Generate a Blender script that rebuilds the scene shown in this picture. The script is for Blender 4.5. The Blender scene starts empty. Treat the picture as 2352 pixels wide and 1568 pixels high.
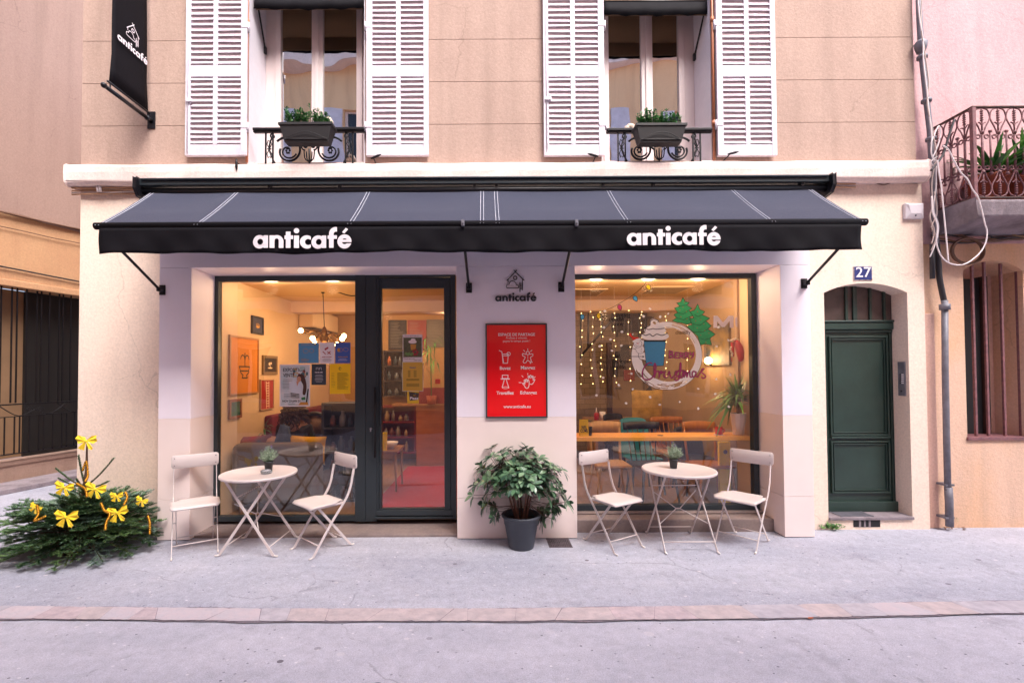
import bpy, bmesh, math, random
import numpy as np
from mathutils import Vector, Matrix, Euler
random.seed(7)
RAD = math.radians
C = bpy.context.scene.collection
SC = bpy.context.scene

# ------------------------------------------------------------------ camera, sky, sun, exposure
F_PX, CX, PITCH, ROLL, EYE = 1045.0, 1115.0, RAD(1.2), RAD(-0.3), 1.65
CY = 855.0 - F_PX * math.tan(PITCH)
cam_data = bpy.data.cameras.new("camera"); cam = bpy.data.objects.new("camera", cam_data); C.objects.link(cam)
cam_data.sensor_width = 36; cam_data.lens = F_PX / 2352 * 36
cam_data.shift_x = (1176 - CX) / 2352; cam_data.shift_y = (CY - 784) / 2352
cam_data.clip_start = 0.05; cam_data.clip_end = 300
CAM_R = Euler((RAD(90) + PITCH, 0, 0)).to_matrix() @ Matrix.Rotation(ROLL, 3, 'Z')
cam.matrix_world = Matrix.Translation((0, 0, EYE)) @ CAM_R.to_4x4()
SC.camera = cam

world = bpy.data.worlds.new("World"); SC.world = world; world.use_nodes = True
wn = world.node_tree.nodes; wl = world.node_tree.links; wn.clear()
sky = wn.new('ShaderNodeTexSky'); sky.sky_type = 'NISHITA'; sky.sun_disc = False
SUN_EL, SUN_AZ = 53, 152      # azimuth clockwise from +Y: behind the camera, to its right
sky.sun_elevation = RAD(SUN_EL); sky.sun_rotation = RAD(SUN_AZ)
sky.dust_density = 4; sky.air_density = 0.7; sky.ozone_density = 0.6
bg = wn.new('ShaderNodeBackground'); bg.inputs[1].default_value = 0.15
wo = wn.new('ShaderNodeOutputWorld'); wl.new(sky.outputs[0], bg.inputs[0]); wl.new(bg.outputs[0], wo.inputs[0])
sun_d = bpy.data.lights.new("sun", 'SUN'); sun_d.energy = 1.4; sun_d.angle = RAD(32); sun_d.color = (1, .97, .96)
sun = bpy.data.objects.new("sun", sun_d); C.objects.link(sun)
_az = RAD(SUN_AZ); _el = RAD(SUN_EL)
_sd = Vector((math.sin(_az) * math.cos(_el), math.cos(_az) * math.cos(_el), math.sin(_el)))
sun.rotation_euler = _sd.to_track_quat('Z', 'Y').to_euler()
SC.view_settings.view_transform = 'Standard'; SC.view_settings.look = 'None'
SC.view_settings.gamma = 1; SC.view_settings.use_curve_mapping = False
SC.view_settings.exposure = 1.70
SC.render.engine = 'CYCLES'
SC.cycles.use_denoising = True
SC.cycles.max_bounces = 8; SC.cycles.transparent_max_bounces = 16; SC.cycles.caustics_reflective = False
SC.cycles.sample_clamp_indirect = 6

# ------------------------------------------------------------------ photo pixel (2352 wide) -> point on a real plane
def ray(px, py):
    return CAM_R @ Vector(((px - CX) / F_PX, -(py - CY) / F_PX, -1))
def P(px, py, y):
    d = ray(px, py); t = y / d.y
    return Vector((d.x * t, y, EYE + d.z * t))
def PXW(px, py, x):
    d = ray(px, py); t = x / d.x
    return Vector((x, d.y * t, EYE + d.z * t))
def XZ(px, py, y):
    p = P(px, py, y); return p.x, p.z
def zc(ox, oy, k):                      # zoom window -> photo pixel
    return lambda x, y: ((ox + x / k) / 1.63265, (oy + y / k) / 1.63265)

# ------------------------------------------------------------------ materials
def hx(s):
    s = s.lstrip('#'); out = []
    for i in (0, 2, 4):
        c = int(s[i:i + 2], 16) / 255; out.append(c / 12.92 if c <= .04045 else ((c + .055) / 1.055) ** 2.4)
    return tuple(out)
def _c(c, k=1): 
    c = hx(c) if isinstance(c, str) else c
    return (c[0] * k, c[1] * k, c[2] * k, 1)
def mat(name, col, rough=.6, metal=0, var=0, vs=3, col2=None, bump=0, bs=60, spec=.5, emit=0, coat=0, stretch=None, trans=0, sheen=0, det=6):
    m = bpy.data.materials.new(name); m.use_nodes = True
    n = m.node_tree.nodes; l = m.node_tree.links; b = n['Principled BSDF']
    b.inputs['Base Color'].default_value = _c(col); b.inputs['Roughness'].default_value = rough
    b.inputs['Metallic'].default_value = metal; b.inputs['Specular IOR Level'].default_value = spec
    b.inputs['Coat Weight'].default_value = coat; b.inputs['Sheen Weight'].default_value = sheen
    tc = n.new('ShaderNodeTexCoord'); src = tc.outputs['Object']
    if stretch:
        mp = n.new('ShaderNodeMapping'); mp.inputs['Scale'].default_value = stretch; l.new(src, mp.inputs[0]); src = mp.outputs[0]
    if var or col2:
        nz = n.new('ShaderNodeTexNoise'); nz.inputs['Scale'].default_value = vs; nz.inputs['Detail'].default_value = det; nz.inputs['Roughness'].default_value = .65
        l.new(src, nz.inputs['Vector'])
        rp = n.new('ShaderNodeValToRGB'); rp.color_ramp.elements[0].position = .35; rp.color_ramp.elements[1].position = .68
        rp.color_ramp.elements[0].color = _c(col, 1 - var); rp.color_ramp.elements[1].color = _c(col2 if col2 else col, 1 if col2 else 1 + var * .5)
        l.new(nz.outputs['Fac'], rp.inputs[0]); l.new(rp.outputs[0], b.inputs['Base Color'])
    if bump:
        n2 = n.new('ShaderNodeTexNoise'); n2.inputs['Scale'].default_value = bs; n2.inputs['Detail'].default_value = 5
        l.new(src, n2.inputs['Vector'])
        bp = n.new('ShaderNodeBump'); bp.inputs['Strength'].default_value = bump; bp.inputs['Distance'].default_value = .01
        l.new(n2.outputs['Fac'], bp.inputs['Height']); l.new(bp.outputs[0], b.inputs['Normal'])
    if emit:
        b.inputs['Emission Color'].default_value = _c(col); b.inputs['Emission Strength'].default_value = emit
    if trans: b.inputs['Transmission Weight'].default_value = trans
    return m

def stucco(name, col, dirt=None, dscale=1.2, bump=.5, amt=.5, crack=False, patch=None, fine=0.06, streak=.3):
    """plaster: broad mottling, a second dirt tone, fine grain, rough relief"""
    m = mat(name, col, .9, spec=.2)
    n = m.node_tree.nodes; l = m.node_tree.links; b = n['Principled BSDF']; tc = n['Texture Coordinate'].outputs['Object']
    nz = n.new('ShaderNodeTexNoise'); nz.inputs['Scale'].default_value = dscale; nz.inputs['Detail'].default_value = 9; nz.inputs['Roughness'].default_value = .62
    mp = n.new('ShaderNodeMapping'); mp.inputs['Scale'].default_value = (1, 1, .6); l.new(tc, mp.inputs[0]); l.new(mp.outputs[0], nz.inputs['Vector'])
    rp = n.new('ShaderNodeValToRGB'); rp.color_ramp.elements[0].position = .42; rp.color_ramp.elements[1].position = .72
    rp.color_ramp.elements[0].color = _c(col, 1.0); rp.color_ramp.elements[1].color = _c(dirt or col, 1 if dirt else .85)
    l.new(nz.outputs['Fac'], rp.inputs[0])
    n3 = n.new('ShaderNodeTexNoise'); n3.inputs['Scale'].default_value = 45; n3.inputs['Detail'].default_value = 8; l.new(tc, n3.inputs['Vector'])
    hs = n.new('ShaderNodeMapRange'); hs.inputs[1].default_value = .3; hs.inputs[2].default_value = .7; hs.inputs[3].default_value = 1 - fine * 1.6; hs.inputs[4].default_value = 1 + fine
    l.new(n3.outputs['Fac'], hs.inputs[0])
    mx = n.new('ShaderNodeMix'); mx.data_type = 'RGBA'; mx.inputs[0].default_value = amt
    mx.inputs[6].default_value = _c(col); l.new(rp.outputs[0], mx.inputs[7])
    mm = n.new('ShaderNodeVectorMath'); mm.operation = 'SCALE'; l.new(mx.outputs[2], mm.inputs[0]); l.new(hs.outputs[0], mm.inputs['Scale'])
    out = mm.outputs[0]
    if patch:   # worn spots where old plaster shows
        n4 = n.new('ShaderNodeTexNoise'); n4.inputs['Scale'].default_value = patch[1]; n4.inputs['Detail'].default_value = 10; n4.inputs['Roughness'].default_value = .7; l.new(tc, n4.inputs['Vector'])
        r4 = n.new('ShaderNodeMapRange'); r4.inputs[1].default_value = patch[2]; r4.inputs[2].default_value = patch[2] + .02; l.new(n4.outputs['Fac'], r4.inputs[0])
        m4 = n.new('ShaderNodeMix'); m4.data_type = 'RGBA'; l.new(r4.outputs[0], m4.inputs[0]); l.new(out, m4.inputs[6]); m4.inputs[7].default_value = _c(patch[0]); out = m4.outputs[2]
    mp6 = n.new('ShaderNodeMapping'); mp6.inputs['Scale'].default_value = (5.5, 5.5, .35); l.new(tc, mp6.inputs[0]); n6 = n.new('ShaderNodeTexNoise'); n6.inputs['Scale'].default_value = 1; n6.inputs['Detail'].default_value = 7; l.new(mp6.outputs[0], n6.inputs['Vector'])
    r6 = n.new('ShaderNodeMapRange'); r6.inputs[1].default_value = .5; r6.inputs[2].default_value = .8; r6.inputs[3].default_value = 0; r6.inputs[4].default_value = streak; l.new(n6.outputs['Fac'], r6.inputs[0])
    m6 = n.new('ShaderNodeMix'); m6.data_type = 'RGBA'; l.new(r6.outputs[0], m6.inputs[0]); l.new(out, m6.inputs[6]); m6.inputs[7].default_value = _c(col, .45); out = m6.outputs[2]
    wp = n.new('ShaderNodeTexNoise'); wp.inputs['Scale'].default_value = 2.5; wp.inputs['Detail'].default_value = 6; l.new(tc, wp.inputs['Vector']); mw = n.new('ShaderNodeVectorMath'); mw.operation = 'MULTIPLY_ADD'; mw.inputs[1].default_value = (.5, .5, .5); l.new(wp.outputs['Color'], mw.inputs[0]); l.new(tc, mw.inputs[2])
    v7 = n.new('ShaderNodeTexVoronoi'); v7.feature = 'DISTANCE_TO_EDGE'; v7.inputs['Scale'].default_value = .55; l.new(mw.outputs[0], v7.inputs['Vector'])
    r7 = n.new('ShaderNodeMapRange'); r7.inputs[1].default_value = .0015; r7.inputs[2].default_value = .0035; r7.inputs[3].default_value = .28; r7.inputs[4].default_value = 0; l.new(v7.outputs['Distance'], r7.inputs[0])
    k7 = n.new('ShaderNodeMath'); k7.operation = 'MULTIPLY'; k8 = n.new('ShaderNodeMapRange'); k8.inputs[1].default_value = .5; k8.inputs[2].default_value = .56; l.new(nz.outputs['Fac'], k8.inputs[0]); l.new(r7.outputs[0], k7.inputs[0]); l.new(k8.outputs[0], k7.inputs[1])
    m7 = n.new('ShaderNodeMix'); m7.data_type = 'RGBA'; l.new(k7.outputs[0], m7.inputs[0]); l.new(out, m7.inputs[6]); m7.inputs[7].default_value = _c(col, .35); out = m7.outputs[2]
    l.new(out, b.inputs['Base Color'])
    n5 = n.new('ShaderNodeTexNoise'); n5.inputs['Scale'].default_value = 28; n5.inputs['Detail'].default_value = 9; n5.inputs['Roughness'].default_value = .7; l.new(tc, n5.inputs['Vector'])
    bp = n.new('ShaderNodeBump'); bp.inputs['Strength'].default_value = bump; bp.inputs['Distance'].default_value = .012
    l.new(n5.outputs['Fac'], bp.inputs['Height']); l.new(bp.outputs[0], b.inputs['Normal'])
    return m

def asphalt(name, a, b_, spots=True):
    m = mat(name, a, .85, spec=.25); n = m.node_tree.nodes; l = m.node_tree.links; b = n['Principled BSDF']; tc = n['Texture Coordinate'].outputs['Object']
    nz = n.new('ShaderNodeTexNoise'); nz.inputs['Scale'].default_value = .9; nz.inputs['Detail'].default_value = 8; nz.inputs['Roughness'].default_value = .6
    mp = n.new('ShaderNodeMapping'); mp.inputs['Scale'].default_value = (.55, 1.6, 1); l.new(tc, mp.inputs[0]); l.new(mp.outputs[0], nz.inputs['Vector'])
    rp = n.new('ShaderNodeValToRGB'); rp.color_ramp.elements[0].position = .33; rp.color_ramp.elements[1].position = .68
    rp.color_ramp.elements[0].color = _c(a); rp.color_ramp.elements[1].color = _c(b_); l.new(nz.outputs['Fac'], rp.inputs[0])
    g = n.new('ShaderNodeTexNoise'); g.inputs['Scale'].default_value = 130; g.inputs['Detail'].default_value = 4; g.inputs['Roughness'].default_value = .8; l.new(tc, g.inputs['Vector'])
    gr = n.new('ShaderNodeMapRange'); gr.inputs[1].default_value = .3; gr.inputs[2].default_value = .72; gr.inputs[3].default_value = .72; gr.inputs[4].default_value = 1.3; l.new(g.outputs['Fac'], gr.inputs[0])
    mm = n.new('ShaderNodeVectorMath'); mm.operation = 'SCALE'; l.new(rp.outputs[0], mm.inputs[0]); l.new(gr.outputs[0], mm.inputs['Scale'])
    g2 = n.new('ShaderNodeTexNoise'); g2.inputs['Scale'].default_value = 14; g2.inputs['Detail'].default_value = 10; g2.inputs['Roughness'].default_value = .75; l.new(tc, g2.inputs['Vector'])
    gr2 = n.new('ShaderNodeMapRange'); gr2.inputs[1].default_value = .3; gr2.inputs[2].default_value = .7; gr2.inputs[3].default_value = .84; gr2.inputs[4].default_value = 1.14; l.new(g2.outputs['Fac'], gr2.inputs[0])
    mm2 = n.new('ShaderNodeVectorMath'); mm2.operation = 'SCALE'; l.new(mm.outputs[0], mm2.inputs[0]); l.new(gr2.outputs[0], mm2.inputs['Scale'])
    out = mm2.outputs[0]
    # pale stone chips and trodden gum
    for sc_, thr, colr in ((11, .10, '#f4f0f6'), (14, .11, '#4b4656'), (4.1, .07, '#e6e0e6'), (2.1, .07, '#e2dce2'), (2.9, .06, '#564a54')):
        v = n.new('ShaderNodeTexVoronoi'); v.inputs['Scale'].default_value = sc_; v.inputs['Randomness'].default_value = 1
        mpv = n.new('ShaderNodeMapping'); mpv.inputs['Location'].default_value = (sc_, sc_ * 2, 0); mpv.inputs['Scale'].default_value = (1, 1.3, 1); l.new(tc, mpv.inputs[0]); l.new(mpv.outputs[0], v.inputs['Vector'])
        th = n.new('ShaderNodeMath'); th.operation = 'LESS_THAN'; th.inputs[1].default_value = thr; l.new(v.outputs['Distance'], th.inputs[0])
        m2 = n.new('ShaderNodeMath'); m2.operation = 'MULTIPLY'; l.new(th.outputs[0], m2.inputs[0])
        sp = n.new('ShaderNodeSeparateColor'); l.new(v.outputs['Color'], sp.inputs[0]); t2 = n.new('ShaderNodeMath'); t2.operation = 'MULTIPLY'; t2.inputs[1].default_value = .8; l.new(sp.outputs[0], t2.inputs[0]); l.new(t2.outputs[0], m2.inputs[1])
        mx = n.new('ShaderNodeMix'); mx.data_type = 'RGBA'; l.new(m2.outputs[0], mx.inputs[0]); l.new(out, mx.inputs[6]); mx.inputs[7].default_value = _c(colr, .8); out = mx.outputs[2]
    wn_ = n.new('ShaderNodeTexNoise'); wn_.inputs['Scale'].default_value = 3; wn_.inputs['Detail'].default_value = 8; l.new(tc, wn_.inputs['Vector']); wa = n.new('ShaderNodeVectorMath'); wa.operation = 'MULTIPLY_ADD'; wa.inputs[1].default_value = (.4, .4, 0); l.new(wn_.outputs['Color'], wa.inputs[0]); l.new(tc, wa.inputs[2])
    vc = n.new('ShaderNodeTexVoronoi'); vc.feature = 'DISTANCE_TO_EDGE'; vc.inputs['Scale'].default_value = .42; l.new(wa.outputs[0], vc.inputs['Vector'])
    rc = n.new('ShaderNodeMapRange'); rc.inputs[1].default_value = .001; rc.inputs[2].default_value = .0045; rc.inputs[3].default_value = .3; rc.inputs[4].default_value = 0; l.new(vc.outputs['Distance'], rc.inputs[0])
    kc = n.new('ShaderNodeMath'); kc.operation = 'MULTIPLY'; kd = n.new('ShaderNodeMapRange'); kd.inputs[1].default_value = .5; kd.inputs[2].default_value = .55; l.new(nz.outputs['Fac'], kd.inputs[0]); l.new(rc.outputs[0], kc.inputs[0]); l.new(kd.outputs[0], kc.inputs[1])
    mc = n.new('ShaderNodeMix'); mc.data_type = 'RGBA'; l.new(kc.outputs[0], mc.inputs[0]); l.new(out, mc.inputs[6]); mc.inputs[7].default_value = _c('#4a4450'); out = mc.outputs[2]
    st_ = n.new('ShaderNodeTexNoise'); st_.inputs['Scale'].default_value = 1.7; st_.inputs['Detail'].default_value = 9; st_.inputs['Roughness'].default_value = .7; l.new(tc, st_.inputs['Vector'])
    sr = n.new('ShaderNodeMapRange'); sr.inputs[1].default_value = .58; sr.inputs[2].default_value = .70; sr.inputs[3].default_value = 0; sr.inputs[4].default_value = .38; l.new(st_.outputs['Fac'], sr.inputs[0])
    ms = n.new('ShaderNodeMix'); ms.data_type = 'RGBA'; l.new(sr.outputs[0], ms.inputs[0]); l.new(out, ms.inputs[6]); ms.inputs[7].default_value = _c('#6c6672'); out = ms.outputs[2]
    l.new(out, b.inputs['Base Color'])
    bp = n.new('ShaderNodeBump'); bp.inputs['Strength'].default_value = .6; bp.inputs['Distance'].default_value = .006; l.new(g.outputs['Fac'], bp.inputs['Height']); l.new(bp.outputs[0], b.inputs['Normal'])
    return m

def glass(name, refl=.09, tint=(1, 1, 1), rough=0.0):
    m = bpy.data.materials.new(name); m.use_nodes = True; n = m.node_tree.nodes; l = m.node_tree.links; n.clear()
    t = n.new('ShaderNodeBsdfTransparent'); t.inputs[0].default_value = (*tint, 1); g = n.new('ShaderNodeBsdfGlossy'); g.inputs['Roughness'].default_value = rough
    fr = n.new('ShaderNodeLayerWeight'); fr.inputs[0].default_value = .35
    mr = n.new('ShaderNodeMapRange'); mr.inputs[3].default_value = refl; mr.inputs[4].default_value = .7; l.new(fr.outputs['Facing'], mr.inputs[0])
    pw = n.new('ShaderNodeMath'); pw.operation = 'POWER'; pw.inputs[1].default_value = 3; l.new(fr.outputs['Facing'], pw.inputs[0]); l.new(pw.outputs[0], mr.inputs[0])
    # slight waviness of the pane
    tc = n.new('ShaderNodeTexCoord'); nz = n.new('ShaderNodeTexNoise'); nz.inputs['Scale'].default_value = 1.6; nz.inputs['Detail'].default_value = 1; l.new(tc.outputs['Object'], nz.inputs['Vector'])
    bp = n.new('ShaderNodeBump'); bp.inputs['Strength'].default_value = .12; bp.inputs['Distance'].default_value = .05; l.new(nz.outputs['Fac'], bp.inputs['Height']); l.new(bp.outputs[0], g.inputs['Normal'])
    mx = n.new('ShaderNodeMixShader'); l.new(mr.outputs[0], mx.inputs[0]); l.new(t.outputs[0], mx.inputs[1]); l.new(g.outputs[0], mx.inputs[2])
    o = n.new('ShaderNodeOutputMaterial'); l.new(mx.outputs[0], o.inputs[0]); return m

# ------------------------------------------------------------------ mesh builder
class B:
    def __init__(s, M=None): s.v = []; s.f = []; s.sm = []; s.mi = []; s.M = M
    def add(s, vs, fs, sm=False, mi=0):
        k = len(s.v)
        for p in vs:
            p = Vector(p); s.v.append(tuple(s.M @ p if s.M else p))
        for f in fs: s.f.append(tuple(i + k for i in f)); s.sm.append(sm); s.mi.append(mi)
        return s
    def box(s, a, b, mi=0):
        x0, y0, z0 = (min(a[i], b[i]) for i in range(3)); x1, y1, z1 = (max(a[i], b[i]) for i in range(3))
        return s.add([(x0,y0,z0),(x1,y0,z0),(x1,y1,z0),(x0,y1,z0),(x0,y0,z1),(x1,y0,z1),(x1,y1,z1),(x0,y1,z1)],
                     [(0,3,2,1),(4,5,6,7),(0,1,5,4),(1,2,6,5),(2,3,7,6),(3,0,4,7)], mi=mi)
    def sweep(s, pts, w, t, side=(1, 0, 0), mi=0):
        """flat bar along pts, w across `side`, t across the other way"""
        pts = [Vector(p) for p in pts]; side = Vector(side).normalized(); vs = []; fs = []
        for i, p in enumerate(pts):
            d = (pts[min(i + 1, len(pts) - 1)] - pts[max(i - 1, 0)]).normalized()
            sd = (side - d * side.dot(d)).normalized(); up = d.cross(sd)
            for a, b_ in ((-1, -1), (1, -1), (1, 1), (-1, 1)): vs.append(p + sd * a * w / 2 + up * b_ * t / 2)
        for i in range(len(pts) - 1):
            for j in range(4): fs.append((i * 4 + j, i * 4 + (j + 1) % 4, i * 4 + 4 + (j + 1) % 4, i * 4 + 4 + j))
        fs += [(3, 2, 1, 0), tuple(len(vs) - 4 + j for j in range(4))]
        return s.add(vs, fs, mi=mi)
    def tube(s, pts, r, n=8, closed=False, mi=0):
        pts = [Vector(p) for p in pts]; N = len(pts); vs = []; fs = []
        rs = r if isinstance(r, (list, tuple)) else [r] * N
        prev = None
        for i, p in enumerate(pts):
            a = pts[(i - 1) % N] if closed else pts[max(i - 1, 0)]; b_ = pts[(i + 1) % N] if closed else pts[min(i + 1, N - 1)]
            d = (b_ - a)
            d = d.normalized() if d.length > 1e-9 else Vector((0, 0, 1))
            if prev is None:
                up = Vector((0, 0, 1)) if abs(d.z) < .9 else Vector((1, 0, 0)); u = d.cross(up).normalized()
            else:
                u = prev - d * prev.dot(d); u = u.normalized() if u.length > 1e-6 else d.orthogonal().normalized()
            prev = u; w = d.cross(u)
            for k in range(n):
                q = 2 * math.pi * k / n; vs.append(p + (u * math.cos(q) + w * math.sin(q)) * rs[i])
        for i in range(N if closed else N - 1):
            for k in range(n):
                j = (i + 1) % N; fs.append((i * n + k, i * n + (k + 1) % n, j * n + (k + 1) % n, j * n + k))
        if not closed: fs += [tuple(range(n))[::-1], tuple((N - 1) * n + k for k in range(n))]
        return s.add(vs, fs, sm=True, mi=mi)
    def lathe(s, prof, c, n=24, mi=0, axis='z'):
        vs = []; fs = []
        for r, z in prof:
            for k in range(n):
                q = 2 * math.pi * k / n
                v = (r * math.cos(q), r * math.sin(q), z)
                if axis == 'y': v = (v[0], z, v[1])
                if axis == 'x': v = (z, v[0], v[1])
                vs.append((c[0] + v[0], c[1] + v[1], c[2] + v[2]))
        for i in range(len(prof) - 1):
            for k in range(n): fs.append((i * n + k, i * n + (k + 1) % n, (i + 1) * n + (k + 1) % n, (i + 1) * n + k))
        fs += [tuple(range(n))[::-1], tuple((len(prof) - 1) * n + k for k in range(n))]
        return s.add(vs, fs, sm=True, mi=mi)
    def ball(s, c, r, n=12, mi=0, sc=(1, 1, 1)):
        pr = [(max(r * math.sin(math.pi * i / (n // 2 + 2)), 1e-4), -r * math.cos(math.pi * i / (n // 2 + 2))) for i in range(n // 2 + 3)]
        vs = []; fs = []
        for a, z in pr:
            for k in range(n): q = 2 * math.pi * k / n; vs.append((c[0] + a * math.cos(q) * sc[0], c[1] + a * math.sin(q) * sc[1], c[2] + z * sc[2]))
        for i in range(len(pr) - 1):
            for k in range(n): fs.append((i * n + k, i * n + (k + 1) % n, (i + 1) * n + (k + 1) % n, (i + 1) * n + k))
        return s.add(vs, fs, sm=True, mi=mi)
    def prism(s, poly, y0, y1, mi=0):
        """poly of (x,z) extruded in y"""
        n = len(poly); vs = [(x, y0, z) for x, z in poly] + [(x, y1, z) for x, z in poly]
        fs = [tuple(range(n)), tuple(range(n, 2 * n))[::-1]] + [(i, i + n, (i + 1) % n + n, (i + 1) % n) for i in range(n)]
        return s.add(vs, fs, mi=mi)
    def leaf(s, p, d, nrm, L, W, droop=.3, seg=3, fold=0, mi=0, tip=.1, wide=.6):
        p = Vector(p); d = Vector(d).normalized(); nrm = Vector(nrm); nrm = (nrm - d * nrm.dot(d)); nrm = nrm.normalized() if nrm.length > 1e-5 else d.orthogonal().normalized()
        sd = d.cross(nrm); vs = []; fs = []
        for i in range(seg + 1):
            t = i / seg; w = W / 2 * (math.sin(math.pi * min(1, (t ** wide) * .93 + .04)) + tip * (1 - t))
            c = p + d * L * t - Vector((0, 0, 1)) * droop * L * t * t
            vs += [c - sd * w + nrm * fold * w, c, c + sd * w + nrm * fold * w] if fold else [c - sd * w, c + sd * w]
        k = 3 if fold else 2
        for i in range(seg):
            for j in range(k - 1): fs.append((i * k + j, i * k + j + 1, (i + 1) * k + j + 1, (i + 1) * k + j))
        return s.add(vs, fs, sm=True, mi=mi)
    def mark(s): s.__dict__.setdefault('mk', [0]).append(len(s.f)); return s
    def build(s, name, m, parent=None, bevel=0, label=None, seg=2, auto=False, solid=0, each=False):
        if each or 'mk' in s.__dict__:      # every box (or every marked piece) becomes a mesh of its own
            cuts = list(range(0, len(s.f), 6)) if each else s.mk
            cuts = sorted(set(cuts + [len(s.f)])); last = None
            for a, c in zip(cuts[:-1], cuts[1:]):
                q = B(); ids = sorted({i for f in s.f[a:c] for i in f}); mp = {i: k for k, i in enumerate(ids)}
                q.v = [s.v[i] for i in ids]; q.f = [tuple(mp[i] for i in f) for f in s.f[a:c]]; q.sm = s.sm[a:c]; q.mi = s.mi[a:c]
                last = q.build(name, m, parent, bevel, label, seg, auto, solid)
            return last
        me = bpy.data.meshes.new(name); me.from_pydata(s.v, [], s.f)
        for q in (m if isinstance(m, (list, tuple)) else [m]): me.materials.append(q)
        me.polygons.foreach_set('use_smooth', s.sm); me.polygons.foreach_set('material_index', s.mi); me.update()
        o = bpy.data.objects.new(name, me); C.objects.link(o)
        if parent: link(o, parent)
        if bevel:
            b = o.modifiers.new('bevel', 'BEVEL'); b.width = bevel; b.segments = seg; b.limit_method = 'ANGLE'; b.angle_limit = RAD(40)
        if solid: q = o.modifiers.new('solid', 'SOLIDIFY'); q.thickness = solid; q.offset = 0
        if label: o['label'] = label
        return o
def link(o, parent):
    o.parent = parent
    if parent.type == 'EMPTY': o.matrix_parent_inverse = Matrix.Translation(-parent.location)
def thing(name, label, cat, loc=(0, 0, 0), group=None):
    o = bpy.data.objects.new(name, None); C.objects.link(o); o.location = loc; o.empty_display_size = .1
    o['label'] = label; o['category'] = cat
    if group: o['group'] = group
    return o
def tag(o, label, cat, group=None):
    o['label'] = label; o['category'] = cat
    if group: o['group'] = group
    return o
def struct(o): o['kind'] = 'structure'; return o
def dup(root, loc, rz, label=None, group=None):
    r = root.copy(); C.objects.link(r); r.location = loc; r.rotation_euler = (0, 0, rz)
    if label: r['label'] = label
    if group: r['group'] = group
    for ch in list(root.children):
        c = ch.copy(); C.objects.link(c); c.parent = r
        for g in ch.children:
            d = g.copy(); C.objects.link(d); d.parent = c
            for e in g.children: pass
    return r

# ------------------------------------------------------------------ outlines: signed distance shapes cut into flat meshes
def sCirc(x, y, r): return lambda X, Y: np.hypot(X - x, Y - y) - r
def sEll(x, y, a, b): return lambda X, Y: (np.hypot((X - x) / a, (Y - y) / b) - 1) * min(a, b)
def sBox(x0, x1, y0, y1): return lambda X, Y: np.maximum(np.abs(X - (x0 + x1) / 2) - abs(x1 - x0) / 2, np.abs(Y - (y0 + y1) / 2) - abs(y1 - y0) / 2)
def sLine(pts, w):
    def f(X, Y):
        d = np.full(X.shape, 1e9)
        for (ax, ay), (bx, by) in zip(pts[:-1], pts[1:]):
            vx, vy = bx - ax, by - ay; L = vx * vx + vy * vy + 1e-9
            t = np.clip(((X - ax) * vx + (Y - ay) * vy) / L, 0, 1); d = np.minimum(d, np.hypot(X - ax - t * vx, Y - ay - t * vy))
        return d - w
    return f
def sPoly(pts):
    def f(X, Y):
        ins = np.zeros(X.shape, bool); d = np.full(X.shape, 1e9); n = len(pts)
        for i in range(n):
            ax, ay = pts[i]; bx, by = pts[(i + 1) % n]
            c = ((ay > Y) != (by > Y)); xi = (bx - ax) * (Y - ay) / ((by - ay) if by != ay else 1e-9) + ax
            ins ^= c & (X < xi)
            vx, vy = bx - ax, by - ay; L = vx * vx + vy * vy + 1e-9
            t = np.clip(((X - ax) * vx + (Y - ay) * vy) / L, 0, 1); d = np.minimum(d, np.hypot(X - ax - t * vx, Y - ay - t * vy))
        return np.where(ins, -d, d)
    return f
def U(*fs): 
    def f(X, Y):
        r = fs[0](X, Y)
        for g in fs[1:]: r = np.minimum(r, g(X, Y))
        return r
    return f
def I(*fs):
    def f(X, Y):
        r = fs[0](X, Y)
        for g in fs[1:]: r = np.maximum(r, g(X, Y))
        return r
    return f
def N(g): return lambda X, Y: -g(X, Y)
def arc(x, y, r, a0, a1, n=14, ry=None): 
    ry = ry or r
    return [(x + r * math.cos(RAD(a0 + (a1 - a0) * i / n)), y - ry * math.sin(RAD(a0 + (a1 - a0) * i / n))) for i in range(n + 1)]
def cr(pts, n=6):
    """smooth curve through points (Catmull-Rom), any dimension"""
    q = [pts[0]] + list(pts) + [pts[-1]]; out = []
    for i in range(1, len(q) - 2):
        p0, p1, p2, p3 = q[i - 1], q[i], q[i + 1], q[i + 2]
        for k in range(n):
            t = k / n
            out.append(tuple(.5 * (2 * b + (c - a) * t + (2 * a - 5 * b + 4 * c - d) * t * t + (3 * b - a - 3 * c + d) * t ** 3) for a, b, c, d in zip(p0, p1, p2, p3)))
    out.append(tuple(pts[-1])); return out
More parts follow.
